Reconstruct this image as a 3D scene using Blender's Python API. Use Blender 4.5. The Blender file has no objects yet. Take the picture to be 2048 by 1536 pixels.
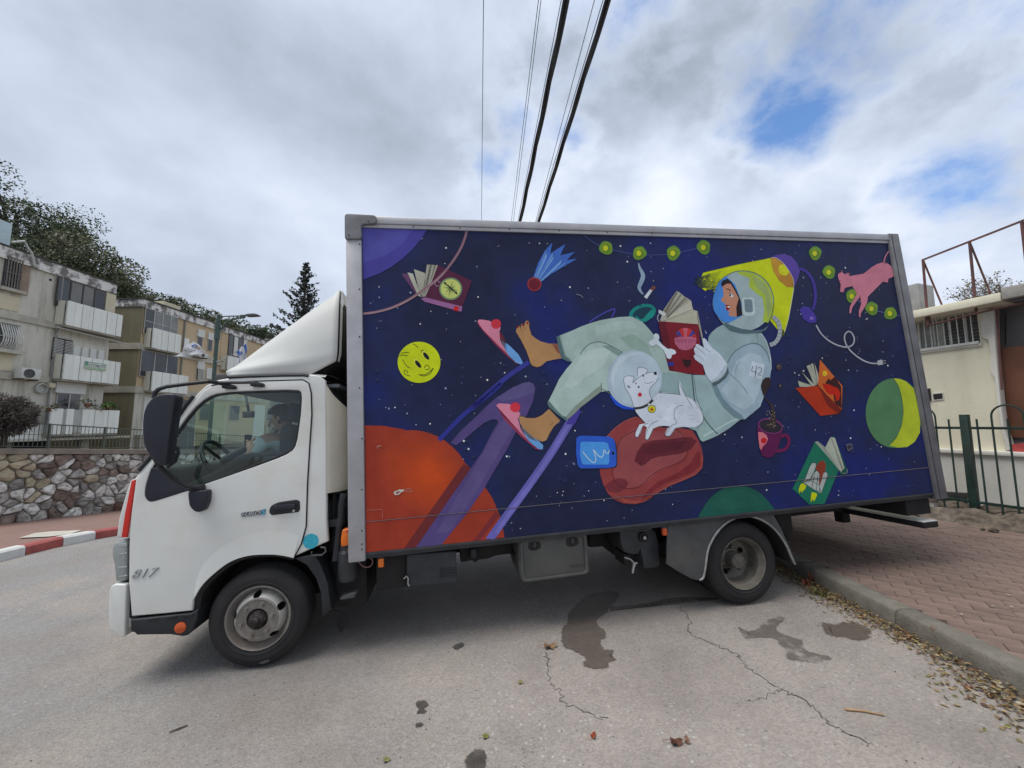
import bpy, bmesh, math, random
from mathutils import Vector, Matrix, noise
random.seed(7)
PI = math.pi
scene = bpy.context.scene
col = scene.collection

# ------------------------------------------------------------------ camera
FPX = 782.0                      # focal length in pixels of a 2048 px wide frame
PITCH = math.radians(5.8)
CAMZ = 1.65
cam_data = bpy.data.cameras.new('camera')
cam_data.sensor_width = 36.0
cam_data.lens = FPX / 2048.0 * 36.0
cam_data.clip_start = 0.05
cam_data.clip_end = 2000.0
cam = bpy.data.objects.new('camera', cam_data)
col.objects.link(cam)
cam.location = (0, 0, CAMZ)
cam.rotation_euler = (math.radians(90) + PITCH, 0, 0)
scene.camera = cam

# ------------------------------------------------------------------ light
SUN_AZ = math.radians(-112)       # from +Y towards -X
SUN_EL = math.radians(66)
# the sun stands high to the left, veiled by cloud
sun_dir = Vector((math.sin(SUN_AZ) * math.cos(SUN_EL), math.cos(SUN_AZ) * math.cos(SUN_EL), math.sin(SUN_EL)))
sl = bpy.data.lights.new('sun', 'SUN')
sl.energy = 1.9
sl.angle = math.radians(36)
sl.color = (1.0, 0.96, 0.9)
sun = bpy.data.objects.new('sun', sl)
col.objects.link(sun)
sun.rotation_euler = (-sun_dir).to_track_quat('-Z', 'Y').to_euler()
sun.location = (0, 0, 60)

scene.view_settings.view_transform = 'Standard'
scene.view_settings.look = 'None'
scene.view_settings.exposure = 0.70
scene.view_settings.gamma = 1.0
scene.view_settings.use_curve_mapping = False

world = bpy.data.worlds.new('World')
scene.world = world
world.use_nodes = True

CP, SP = math.cos(PITCH), math.sin(PITCH)
def ray(px, py):
    """world direction of a point of the photograph (2048x1536)"""
    u, w = (px - 1024.0) / FPX, -(py - 768.0) / FPX
    return Vector((u, CP - SP * w, SP + CP * w))
EYE = Vector((0, 0, CAMZ))
def hit(px, py, p, n):
    r = ray(px, py)
    return EYE + r * ((Vector(p) - EYE).dot(Vector(n)) / r.dot(Vector(n)))

def build_world():
    nt = world.node_tree
    N, L = nt.nodes, nt.links
    N.clear()
    out = N.new('ShaderNodeOutputWorld')
    bg = N.new('ShaderNodeBackground')
    bg.inputs['Strength'].default_value = 0.1
    L.new(bg.outputs[0], out.inputs[0])
    sky = N.new('ShaderNodeTexSky')
    sky.sky_type = 'NISHITA'
    sky.sun_disc = False
    sky.sun_elevation = SUN_EL
    sky.sun_rotation = SUN_AZ
    tc = N.new('ShaderNodeTexCoord')
    nrm = N.new('ShaderNodeVectorMath'); nrm.operation = 'NORMALIZE'
    L.new(tc.outputs['Generated'], nrm.inputs[0])
    sep = N.new('ShaderNodeSeparateXYZ')
    L.new(nrm.outputs[0], sep.inputs[0])
    def m(op, a, b=None, c=None):
        n = N.new('ShaderNodeMath'); n.operation = op
        for i, v in enumerate((a, b, c)):
            if v is None: continue
            if isinstance(v, (int, float)): n.inputs[i].default_value = v
            else: L.new(v, n.inputs[i])
        return n.outputs[0]
    def sstep(v, a, b, lo=0.0, hi=1.0):
        n = N.new('ShaderNodeMapRange'); n.interpolation_type = 'SMOOTHSTEP'
        L.new(v, n.inputs[0])
        for i, k in enumerate((a, b, lo, hi)): n.inputs[i + 1].default_value = k
        return n.outputs[0]
    # cloud deck: noise on the direction itself, squeezed vertically so the puffs lie flat
    def noi(scale, detail, rough, off, dist=0.0, sz=1.5):
        mp = N.new('ShaderNodeMapping'); mp.inputs['Location'].default_value = off; mp.inputs['Scale'].default_value = (1, 1, sz)
        L.new(nrm.outputs[0], mp.inputs[0])
        n = N.new('ShaderNodeTexNoise')
        n.inputs['Scale'].default_value = scale; n.inputs['Detail'].default_value = detail
        n.inputs['Roughness'].default_value = rough; n.inputs['Distortion'].default_value = dist
        L.new(mp.outputs[0], n.inputs[0])
        return m('SUBTRACT', n.outputs[0], 0.5)
    big = noi(1.5, 4, 0.5, (3.1, 1.7, 0.4), 0.3)
    mid = noi(2.9, 6, 0.5, (7.7, 4.2, 0.5), 0.15)
    fine = noi(7.5, 9, 0.58, (1.3, 9.2, 2.5), 0.1)
    # breaks in the overcast: ragged windows of blue to the right, closed deck to the left
    gap = None
    for px, py, r0, amp in ((1575, 230, 0.10, 0.95), (1490, 165, 0.09, 0.85), (1545, 205, 0.09, 0.9), (1600, 120, 0.10, 0.75), (1140, 190, 0.14, 0.62), (1030, 250, 0.09, 0.6), (960, 325, 0.08, 0.58), (1690, 10, 0.13, 1.0), (1800, 0, 0.13, 0.75), (1640, 70, 0.08, 0.6), (1880, 395, 0.12, 0.5),
                            (1250, 20, 0.14, 0.62), (1330, 110, 0.09, 0.4), (1720, 100, 0.10, 0.4), (2040, 120, 0.12, 0.4)):
        d = ray(px, py).normalized()
        dv = N.new('ShaderNodeVectorMath'); dv.operation = 'DISTANCE'
        L.new(nrm.outputs[0], dv.inputs[0]); dv.inputs[1].default_value = d
        g = sstep(dv.outputs['Value'], 0.0, r0 * 1.6, amp, 0.0)
        gap = g if gap is None else m('MAXIMUM', gap, g)
    nz_ = m('ADD', m('MULTIPLY', mid, 1.6), m('MULTIPLY', fine, 2.1))
    gf = m('ADD', gap, m('MULTIPLY', nz_, sstep(gap, 0.0, 0.35)))
    gap = m('ADD', sstep(gf, 0.30, 0.78, 0.0, 0.40), sstep(gf, 0.62, 1.15, 0.0, 0.5))
    # brightness of the deck: flat grey to the left, modelled white heaps to the right
    side = sstep(sep.outputs[0], -0.55, 0.35)
    amp_ = m('ADD', m('MULTIPLY', side, 0.55), 0.65)
    sh = m('ADD', m('MULTIPLY', big, 1.5), m('ADD', m('MULTIPLY', mid, 1.5), m('MULTIPLY', fine, 0.42)))
    sh = m('MULTIPLY', sh, amp_)
    sh = m('ADD', m('ADD', sh, m('MULTIPLY', side, 0.34)), 0.30)
    sh = m('ADD', sh, m('ADD', sstep(sep.outputs[2], 0.0, 0.4, 0.10, 0.0), m('MULTIPLY', sstep(gf, 0.0, 0.35), 0.12)))
    ramp = N.new('ShaderNodeValToRGB')
    cr = ramp.color_ramp
    cr.elements[0].position = 0.08; cr.elements[0].color = (2.3, 2.62, 3.2, 1)
    cr.elements[1].position = 0.98; cr.elements[1].color = (5.75, 6.1, 6.7, 1)
    e = cr.elements.new(0.36); e.color = (3.2, 3.65, 4.45, 1)
    e = cr.elements.new(0.66); e.color = (4.3, 4.8, 5.75, 1)
    L.new(sh, ramp.inputs[0])
    # brighter where the sun stands behind the deck
    dt = N.new('ShaderNodeVectorMath'); dt.operation = 'DOT_PRODUCT'
    L.new(nrm.outputs[0], dt.inputs[0]); dt.inputs[1].default_value = sun_dir
    glow = sstep(dt.outputs['Value'], 0.8, 1.0, 1.0, 1.5)
    mul = N.new('ShaderNodeVectorMath'); mul.operation = 'SCALE'
    L.new(ramp.outputs[0], mul.inputs[0]); L.new(glow, mul.inputs['Scale'])
    mix = N.new('ShaderNodeMix'); mix.data_type = 'RGBA'
    L.new(gap, mix.inputs[0])
    L.new(mul.outputs[0], mix.inputs[6])
    blue = N.new('ShaderNodeMix'); blue.data_type = 'RGBA'; blue.blend_type = 'MULTIPLY'
    blue.inputs[0].default_value = 1.0
    L.new(sky.outputs[0], blue.inputs[6]); blue.inputs[7].default_value = (0.55, 0.95, 1.32, 1)
    L.new(blue.outputs[2], mix.inputs[7])
    L.new(mix.outputs[2], bg.inputs['Color'])
build_world()

# ------------------------------------------------------------------ helpers
def lin(c):
    return tuple((v / 255.0 / 12.92) if v / 255.0 <= 0.04045 else ((v / 255.0 + 0.055) / 1.055) ** 2.4 for v in c)

def nodes_of(name):
    m = bpy.data.materials.new(name); m.use_nodes = True
    nt = m.node_tree
    return m, nt, nt.nodes, nt.links, nt.nodes['Principled BSDF']

def mat(name, c, rough=0.6, metal=0.0, var=0.12, scale=6.0, c2=None, bump=0.0, bscale=60.0, spec=0.4, rnd=0.0, stain=None, stain_amt=0.0, streak=False, trans=0.0, det=5.0, lo=0.35, hi=0.65):
    """colour grain + wear + fine relief, all from object-space noise"""
    m, nt, N, L, P = nodes_of(name)
    tc = N.new('ShaderNodeTexCoord')
    nz = N.new('ShaderNodeTexNoise'); nz.inputs['Scale'].default_value = scale; nz.inputs['Detail'].default_value = det; nz.inputs['Roughness'].default_value = 0.6
    L.new(tc.outputs['Object'], nz.inputs[0])
    mr = N.new('ShaderNodeMapRange'); L.new(nz.outputs[0], mr.inputs[0]); mr.inputs[1].default_value = lo; mr.inputs[2].default_value = hi
    mx = N.new('ShaderNodeMix'); mx.data_type = 'RGBA'
    L.new(mr.outputs[0], mx.inputs[0])
    c2 = c2 or tuple(v * (1 - var * 2) for v in c)
    mx.inputs[6].default_value = (*c2, 1); mx.inputs[7].default_value = (*c, 1)
    o = mx.outputs[2]
    if rnd:
        oi = N.new('ShaderNodeObjectInfo')
        mr2 = N.new('ShaderNodeMapRange'); L.new(oi.outputs['Random'], mr2.inputs[0]); mr2.inputs[3].default_value = 1 - rnd; mr2.inputs[4].default_value = 1 + rnd
        vm = N.new('ShaderNodeVectorMath'); vm.operation = 'SCALE'
        L.new(o, vm.inputs[0]); L.new(mr2.outputs[0], vm.inputs['Scale']); o = vm.outputs[0]
    if stain:
        mp = N.new('ShaderNodeMapping'); L.new(tc.outputs['Object'], mp.inputs[0])
        mp.inputs['Scale'].default_value = (3.0, 3.0, 0.35) if streak else (1, 1, 1)
        n2 = N.new('ShaderNodeTexNoise'); n2.inputs['Scale'].default_value = 1.3; n2.inputs['Detail'].default_value = 8; n2.inputs['Roughness'].default_value = 0.7
        L.new(mp.outputs[0], n2.inputs[0])
        m3 = N.new('ShaderNodeMapRange'); L.new(n2.outputs[0], m3.inputs[0]); m3.inputs[1].default_value = 0.48; m3.inputs[2].default_value = 0.72; m3.inputs[4].default_value = stain_amt
        x2 = N.new('ShaderNodeMix'); x2.data_type = 'RGBA'; L.new(m3.outputs[0], x2.inputs[0]); L.new(o, x2.inputs[6]); x2.inputs[7].default_value = (*stain, 1); o = x2.outputs[2]
    L.new(o, P.inputs['Base Color'])
    P.inputs['Roughness'].default_value = rough
    P.inputs['Metallic'].default_value = metal
    P.inputs['Specular IOR Level'].default_value = spec
    if bump:
        b = N.new('ShaderNodeTexNoise'); b.inputs['Scale'].default_value = bscale; b.inputs['Detail'].default_value = 4
        L.new(tc.outputs['Object'], b.inputs[0])
        bp = N.new('ShaderNodeBump'); bp.inputs['Strength'].default_value = bump; bp.inputs['Distance'].default_value = 0.02
        L.new(b.outputs[0], bp.inputs['Height']); L.new(bp.outputs[0], P.inputs['Normal'])
    return m

def glass(name, tint, alpha, rough=0.02):
    """thin sheet of glass: mostly clear, reflecting at grazing angles"""
    m, nt, N, L, P = nodes_of(name)
    out = N['Material Output']
    tr = N.new('ShaderNodeBsdfTransparent'); tr.inputs[0].default_value = (*tint, 1)
    gl = N.new('ShaderNodeBsdfGlossy'); gl.inputs['Roughness'].default_value = rough; gl.inputs[0].default_value = (0.9, 0.95, 0.95, 1)
    lw = N.new('ShaderNodeLayerWeight'); lw.inputs[0].default_value = 0.5
    pw = N.new('ShaderNodeMath'); pw.operation = 'POWER'; L.new(lw.outputs['Facing'], pw.inputs[0]); pw.inputs[1].default_value = 4.0
    mm = N.new('ShaderNodeMath'); mm.operation = 'MULTIPLY_ADD'; L.new(pw.outputs[0], mm.inputs[0]); mm.inputs[1].default_value = 0.6; mm.inputs[2].default_value = alpha
    ms = N.new('ShaderNodeMixShader'); L.new(mm.outputs[0], ms.inputs[0]); L.new(tr.outputs[0], ms.inputs[1]); L.new(gl.outputs[0], ms.inputs[2])
    L.new(ms.outputs[0], out.inputs[0])
    return m

def link(name, me, m=None, parent=None, kind=None, label=None, cat=None, group=None, smooth=False):
    o = bpy.data.objects.new(name, me)
    col.objects.link(o)
    if m is not None and me is not None:
        if isinstance(m, (list, tuple)):
            for k in m: me.materials.append(k)
        else:
            me.materials.append(m)
    if parent is not None: o.parent = parent
    if kind: o['kind'] = kind
    if label: o['label'] = label
    if cat: o['category'] = cat
    if group: o['group'] = group
    if smooth and me is not None:
        for p in me.polygons: p.use_smooth = True
    return o

def thing(name, label, cat, loc=(0, 0, 0), rotz=0.0, group=None):
    o = link(name, None, label=label, cat=cat, group=group)
    o.location = loc; o.rotation_euler = (0, 0, rotz)
    return o

def again(o, parent=None):
    """a copy of a thing with its parts and sub-parts (mesh data shared)"""
    c = o.copy(); col.objects.link(c)
    if parent is not None: c.parent = parent
    for ch in list(o.children): again(ch, c)
    return c

class MB:
    """collects shapes for ONE mesh"""
    def __init__(s): s.v, s.f, s.mi, s.cur = [], [], [], 0
    def add(s, vs, fs):
        b = len(s.v); s.v += [tuple(v) for v in vs]
        s.f += [tuple(i + b for i in f) for f in fs]; s.mi += [s.cur] * len(fs)
        return s
    def box(s, x0, x1, y0, y1, z0, z1, M=None):
        vs = [Vector((x, y, z)) for z in (z0, z1) for y in (y0, y1) for x in (x0, x1)]
        if M is not None: vs = [M @ v for v in vs]
        return s.add(vs, [(0, 2, 3, 1), (4, 5, 7, 6), (0, 1, 5, 4), (2, 6, 7, 3), (0, 4, 6, 2), (1, 3, 7, 5)])
    def bar(s, a, b, w, h=None, up=(0, 0, 1)):
        a, b = Vector(a), Vector(b); h = h or w
        d = (b - a).normalized(); u = Vector(up)
        if abs(d.dot(u)) > 0.98: u = Vector((1, 0, 0))
        r = d.cross(u).normalized() * (w / 2); t = r.cross(d).normalized() * (h / 2)
        vs = [p + q for p in (a, b) for q in (-r - t, r - t, r + t, -r + t)]
        return s.add(vs, [(3, 2, 1, 0), (4, 5, 6, 7), (0, 1, 5, 4), (1, 2, 6, 5), (2, 3, 7, 6), (3, 0, 4, 7)])
    def tube(s, pts, r, n=8, caps=True, closed=False):
        pts = [Vector(p) for p in pts]; k = len(pts)
        rr = r if isinstance(r, (list, tuple)) else [r] * k
        vs, fs = [], []
        prev = None
        for i, p in enumerate(pts):
            a = pts[i - 1] if i or closed else p; b = pts[(i + 1) % k] if i < k - 1 or closed else p
            d = (b - a).normalized()
            if prev is None:
                u = Vector((0, 0, 1)) if abs(d.z) < 0.9 else Vector((1, 0, 0))
                u = (u - d * u.dot(d)).normalized()
            else:
                u = (prev - d * prev.dot(d)).normalized()
            prev = u; w = d.cross(u)
            for j in range(n):
                t = 2 * PI * j / n
                vs.append(p + (u * math.cos(t) + w * math.sin(t)) * rr[i])
        for i in range(k if closed else k - 1):
            i2 = (i + 1) % k
            for j in range(n):
                j2 = (j + 1) % n
                fs.append((i * n + j, i * n + j2, i2 * n + j2, i2 * n + j))
        if caps and not closed:
            fs.append(tuple(range(n - 1, -1, -1))); fs.append(tuple((k - 1) * n + j for j in range(n)))
        return s.add(vs, fs)
    def lathe(s, prof, n=48, M=None, close=False):
        """prof = (radius, y): spun round the Y axis"""
        vs, fs = [], []
        k = len(prof)
        for r, y in prof:
            for j in range(n):
                t = 2 * PI * j / n
                vs.append(Vector((r * math.cos(t), y, r * math.sin(t))))
        for i in range(k - 1 + (1 if close else 0)):
            i2 = (i + 1) % k
            for j in range(n):
                j2 = (j + 1) % n
                fs.append((i * n + j, i * n + j2, i2 * n + j2, i2 * n + j))
        if M is not None: vs = [M @ v for v in vs]
        return s.add(vs, fs)
    def ball(s, c, r, n=10, sq=(1, 1, 1)):
        vs, fs = [], []
        c = Vector(c)
        for i in range(n + 1):
            a = PI * i / n
            for j in range(2 * n):
                t = PI * j / n
                vs.append(c + Vector((r * math.sin(a) * math.cos(t) * sq[0], r * math.sin(a) * math.sin(t) * sq[1], r * math.cos(a) * sq[2])))
        for i in range(n):
            for j in range(2 * n):
                j2 = (j + 1) % (2 * n)
                fs.append((i * 2 * n + j, (i + 1) * 2 * n + j, (i + 1) * 2 * n + j2, i * 2 * n + j2))
        return s.add(vs, fs)
    def prism(s, pts, off):
        """flat outline pts (3-D, planar) swept by the vector off"""
        pts = [Vector(p) for p in pts]; n = len(pts); off = Vector(off)
        return s.add(pts + [p + off for p in pts], [tuple(range(n - 1, -1, -1)), tuple(range(n, 2 * n))] + [(i, (i + 1) % n, n + (i + 1) % n, n + i) for i in range(n)])
    def mesh(s, name='mesh', fix=True, bevel=0.0, seg=2, merge=False, ang=35):
        me = bpy.data.meshes.new(name)
        me.from_pydata(s.v, [], s.f)
        me.polygons.foreach_set('material_index', s.mi)
        if fix or bevel or merge:
            bm = bmesh.new(); bm.from_mesh(me)
            if merge: bmesh.ops.remove_doubles(bm, verts=bm.verts, dist=1e-4)
            if fix: bmesh.ops.recalc_face_normals(bm, faces=bm.faces)
            if bevel:
                es = [e for e in bm.edges if len(e.link_faces) == 2 and e.calc_face_angle(0) > math.radians(ang)]
                bmesh.ops.bevel(bm, geom=es, offset=bevel, segments=seg, profile=0.5, affect='EDGES', clamp_overlap=True)
            bm.to_mesh(me); bm.free()
        me.update()
        return me

def obj(name, mb, m, parent=None, bevel=0.0, smooth=False, seg=2, fix=True, merge=False, **kw):
    me = mb.mesh(name, fix=fix, bevel=bevel, seg=seg, merge=merge)
    o = link(name, me, m, parent, **kw)
    if smooth or bevel:
        for p in me.polygons: p.use_smooth = True
        try: me.set_sharp_from_angle(angle=math.radians(32))
        except Exception: pass
    return o

def plate(outer, holes, thick, bevel, fn, res=3):
    """a sheet with openings: 2-D outline (u,v) + thickness, rounded rim; fn(u,v,w) places it, w runs from -thick/2 to thick/2"""
    cu = bpy.data.curves.new('sheet', 'CURVE'); cu.dimensions = '2D'; cu.fill_mode = 'BOTH'
    cu.extrude = max(thick / 2 - bevel, 0.0); cu.bevel_depth = bevel; cu.bevel_resolution = res; cu.offset = -bevel
    for loop in [outer] + list(holes):
        sp = cu.splines.new('POLY'); sp.points.add(len(loop) - 1)
        for p, (u, v) in zip(sp.points, loop): p.co = (u, v, 0, 1)
        sp.use_cyclic_u = True
    o = bpy.data.objects.new('sheet', cu); col.objects.link(o)
    dg = bpy.context.evaluated_depsgraph_get()
    me = bpy.data.meshes.new_from_object(o.evaluated_get(dg))
    bpy.data.objects.remove(o); bpy.data.curves.remove(cu)
    for v in me.vertices: v.co = fn(v.co.x, v.co.y, v.co.z)
    bm = bmesh.new(); bm.from_mesh(me)
    bmesh.ops.remove_doubles(bm, verts=bm.verts, dist=1e-5)
    bmesh.ops.recalc_face_normals(bm, faces=bm.faces)
    bm.to_mesh(me); bm.free()
    for p in me.polygons: p.use_smooth = True
    try: me.set_sharp_from_angle(angle=math.radians(30))
    except Exception: pass
    return me

def smooth_loop(pts, it=2, closed=True):
    for _ in range(it):
        q = []
        n = len(pts)
        rng = range(n) if closed else range(n - 1)
        if not closed: q.append(pts[0])
        for i in rng:
            a, b = pts[i], pts[(i + 1) % n]
            q.append(tuple(a[k] * .75 + b[k] * .25 for k in range(len(a)))); q.append(tuple(a[k] * .25 + b[k] * .75 for k in range(len(a))))
        if not closed: q.append(pts[-1])
        pts = q
    return pts

def spline(pts, closed=False, n=6):
    """Catmull-Rom through the given points"""
    k = len(pts); out = []
    P = lambda i: pts[i % k] if closed else pts[max(0, min(k - 1, i))]
    for i in range(k if closed else k - 1):
        p0, p1, p2, p3 = P(i - 1), P(i), P(i + 1), P(i + 2)
        for j in range(n):
            t = j / n
            out.append(tuple(0.5 * (2 * b + (c - a) * t + (2 * a - 5 * b + 4 * c - d) * t * t + (3 * b - a - 3 * c + d) * t ** 3) for a, b, c, d in zip(p0, p1, p2, p3)))
    if not closed: out.append(tuple(pts[-1]))
    return out

def rounded(loop, r, n=4):
    out = []; k = len(loop)
    for i in range(k):
        p, a, b = Vector(loop[i]), Vector(loop[i - 1]), Vector(loop[(i + 1) % k])
        da, db = a - p, b - p
        rr = min(r, da.length * .45, db.length * .45)
        s, e = p + da.normalized() * rr, p + db.normalized() * rr
        for j in range(n + 1):
            t = j / n
            out.append(tuple((s * (1 - t) * (1 - t) + p * 2 * t * (1 - t) + e * t * t)))
    return out

def text_mesh(body, size, depth=0.0, shear=0.0, bold=0.0):
    cu = bpy.data.curves.new('lettering', 'FONT'); cu.body = body; cu.size = size; cu.extrude = depth; cu.shear = shear; cu.offset = bold
    cu.align_x = 'CENTER'; cu.align_y = 'CENTER'; cu.resolution_u = 3
    o = bpy.data.objects.new('lettering', cu); col.objects.link(o)
    dg = bpy.context.evaluated_depsgraph_get()
    me = bpy.data.meshes.new_from_object(o.evaluated_get(dg))
    bpy.data.objects.remove(o); bpy.data.curves.remove(cu)
    return me

# ------------------------------------------------------------------ the lie of the land
def gz(x, y):
    """road surface: it climbs gently to the right; the street on the left falls away with distance"""
    k = min(1.0, max(0.0, (-x - 2.0) / 4.0))
    return 0.0231 + 0.0357 * x + 0.0060 * y - 0.09 * max(0.0, min(y, 40.0) - 6.2) * k
def on_ground(px, py, lift=0.0):
    r = ray(px, py); t = 0.5
    for _ in range(4000):
        p = EYE + r * t
        if p.z <= gz(p.x, p.y) + lift: break
        t += 0.01
    return Vector((p.x, p.y, gz(p.x, p.y) + lift))
# ------------------------------------------------------------------ truck frame
TR = Matrix(((0.98460265, 0.1709144, 0.03668646), (-0.16493443, 0.97783621, -0.12896889), (-0.05791599, 0.12093225, 0.99096979)))
CW = Matrix(((1, 0, 0), (0, CP, -SP), (0, SP, CP)))
TOFF = Vector((-0.5953, 3.0665, -1.545))
TM3 = CW @ TR.transposed()
TM = Matrix.Translation(EYE + TM3 @ TOFF) @ TM3.to_4x4()
TI = TM.inverted()
TEYE = TI @ EYE
def T(px, py, y):
    """point of the truck (its own metres: x to the tail, y into the body, z up) seen at a picture point on its plane y"""
    r = TM3.transposed() @ ray(px, py)
    return TEYE + r * ((y - TEYE.y) / r.y)
def Tx(px, py, x):
    r = TM3.transposed() @ ray(px, py)
    return TEYE + r * ((x - TEYE.x) / r.x)
def Z3(x, y): return 200 + x / 2.3278, 700 + y / 2.3273
def ZW(x, y): return 300 + x / 5.909, 750 + y / 5.909
def ZD(x, y): return 430 + x / 5.906, 560 + y / 5.906
def ZG(x, y): return 600 + x / 2.743, 700 + y / 2.743
def ZU(x, y): return 640 + x / 3.4133, 980 + y / 3.4133
def ZR(x, y): return 1180 + x / 3.938, 980 + y / 3.938
def ZH(x, y): return 420 + x / 6.142, 1100 + y / 6.142
def outl(Z, pts, y): return [(q.x, q.z) for q in (T(*Z(*p), y) for p in pts)]

truck = thing('box_truck', 'white box truck with a painted outer space mural on its cargo box', 'truck')
truck.matrix_world = TM
CY = 0.05                                   # plane of the cab's side
white = mat('cab_white_paint', (0.68, 0.685, 0.65), rough=0.24, var=0.035, scale=1.5, stain=(0.50, 0.45, 0.34), stain_amt=0.45, spec=0.5)
cream = mat('cab_rear_cream', (0.58, 0.54, 0.44), rough=0.45, var=0.05, scale=2, stain=(0.36, 0.30, 0.20), stain_amt=0.35, streak=True)  # rear wall tone, darker and warmer than the cab white
black_plastic = mat('black_plastic', (0.022, 0.023, 0.027), rough=0.5, var=0.2, scale=9)
mirror_plastic = mat('mirror_housing_plastic', (0.018, 0.019, 0.03), rough=0.42, var=0.15, scale=8)
rubber = mat('tyre_rubber', (0.016, 0.0155, 0.0165), rough=0.8, var=0.25, scale=5, c2=(0.026, 0.024, 0.023), bump=0.15, bscale=120)
dull_black = mat('chassis_black', (0.012, 0.012, 0.013), rough=0.75, var=0.3, scale=7, c2=(0.022, 0.02, 0.019))
greybox = mat('grey_plastic_box', (0.085, 0.086, 0.08), rough=0.6, var=0.12, scale=5, stain=(0.13, 0.12, 0.10), stain_amt=0.4)
darkgrey = mat('dark_grey_steel', (0.04, 0.044, 0.05), rough=0.5, var=0.2, scale=6, stain=(0.10, 0.09, 0.08), stain_amt=0.35)
mudgrey = mat('mudguard_grey', (0.075, 0.078, 0.08), rough=0.6, var=0.2, scale=4, stain=(0.13, 0.12, 0.10), stain_amt=0.4)
alu = mat('weathered_aluminium', (0.43, 0.43, 0.45), rough=0.45, metal=0.35, var=0.1, scale=5, stain=(0.34, 0.27, 0.2), stain_amt=0.25)
alu_grey = mat('grey_corner_casting', (0.2, 0.2, 0.21), rough=0.55, metal=0.2, var=0.15, scale=7)
orange = mat('orange_lens', (0.75, 0.17, 0.02), rough=0.25, var=0.1, scale=12)
amber = mat('amber_reflector', (0.55, 0.09, 0.02), rough=0.3, var=0.1, scale=30)
red_strip = mat('red_reflective_tape', (0.62, 0.03, 0.02), rough=0.35, var=0.08, scale=12)
lens = mat('headlight_lens', (0.30, 0.325, 0.315), rough=0.15, var=0.08, scale=6, spec=0.6)
lens_in = mat('headlight_reflector', (0.48, 0.5, 0.49), rough=0.3, metal=0.3, var=0.1, scale=9)
wheel_grey = mat('dusty_steel_rim', (0.28, 0.26, 0.235), rough=0.55, metal=0.25, var=0.22, scale=9, stain=(0.15, 0.095, 0.06), stain_amt=0.65)
wheel_light = mat('wheel_disc_steel', (0.47, 0.455, 0.42), rough=0.5, metal=0.2, var=0.15, scale=8, stain=(0.22, 0.16, 0.12), stain_amt=0.5)
hub_mat = mat('greasy_hub', (0.07, 0.06, 0.055), rough=0.5, metal=0.4, var=0.35, scale=22)
rear_rim = mat('rear_rim_dusty', (0.175, 0.162, 0.138), rough=0.6, metal=0.15, var=0.25, scale=8, stain=(0.22, 0.18, 0.13), stain_amt=0.6)
dull_silver = mat('dull_silver', (0.5, 0.5, 0.5), rough=0.35, metal=0.6, var=0.1, scale=20)
cab_glass = glass('tinted_cab_glass', (0.78, 0.90, 0.86), 0.065)
interior = mat('cab_interior_grey', (0.03, 0.034, 0.034), rough=0.7, var=0.2, scale=6)
headliner = mat('cab_headliner', (0.12, 0.14, 0.15), rough=0.8, var=0.1, scale=4)

def side(outer, holes=(), y=CY, thick=0.02, bevel=0.004, r=None, out=True):
    """sheet parallel to the truck's side; its outer face lies at y"""
    if r: outer = rounded(outer, r)
    return plate(outer, holes, thick, bevel, lambda u, v, w: Vector((u, y + thick / 2 + w, v)))

# ---- cab shell
WIN = [(560, 199), (700, 190), (920, 184), (940, 200), (935, 290), (928, 345), (914, 440), (890, 476), (800, 515), (500, 620), (260, 702), (225, 707), (207, 680), (212, 630), (240, 545), (330, 415), (430, 278), (500, 218)]
DOOR = [(166, 606), (145, 760), (135, 900), (133, 1080), (146, 1240), (290, 1228), (428, 1214), (433, 1164), (466, 1105), (520, 1048), (600, 988), (690, 958), (790, 951), (850, 956), (903, 968), (938, 900), (960, 820), (966, 620), (976, 450), (986, 300), (983, 200), (972, 155), (945, 139), (700, 146), (560, 158), (520, 166), (480, 190), (410, 278), (330, 390), (240, 520), (190, 580)]
SHELL = [(162, 600), (186, 560), (235, 505), (325, 372), (400, 263), (450, 200), (490, 164), (545, 138), (620, 127), (800, 118), (980, 112), (1020, 118), (1046, 140), (1050, 200), (1052, 500), (1053, 800), (1060, 893), (916, 957), (903, 962), (850, 950), (790, 945), (690, 952), (600, 982), (520, 1042), (466, 1098), (438, 1150), (410, 1150), (300, 1120), (180, 1110), (150, 1100), (146, 900), (150, 760)]
def arched(lst, i0, i1):
    return lst[:i0] + spline(lst[i0:i1 + 1], False, 5) + lst[i1 + 1:]
DOOR = arched(DOOR, 7, 14)
SHELL = arched(SHELL, 18, 25)
win_hole = smooth_loop(outl(Z3, WIN, CY), 1)
win_big = smooth_loop(outl(Z3, [(x + (8 if x > 500 else -4), y + (10 if y > 500 else -6)) for x, y in WIN], CY), 1)
FARY = 1.80
shell = outl(Z3, SHELL, CY)
link('cab_side', side(shell, [win_hole], y=CY + 0.008, thick=0.05, bevel=0.012), white, truck)
link('cab_side', plate(shell, [win_hole], 0.05, 0.012, lambda u, v, w: Vector((u, FARY - w, v))), white, truck)
link('far_side_lining', plate(shell, [win_big], 0.02, 0.002, lambda u, v, w: Vector((u, FARY - 0.05 - w, v))), interior, truck)
door = link('door', side(outl(Z3, DOOR, CY), [win_hole], y=CY, thick=0.028, bevel=0.008), white, truck)
obj('door_gap', MB().tube([T(*Z3(*p), CY + 0.004) for p in [(903, 967), (938, 900), (960, 820), (966, 620), (976, 450), (986, 300), (983, 200), (972, 155), (945, 139), (700, 146), (560, 158), (520, 166)]], 0.0055, 6), dull_black, truck)
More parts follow.
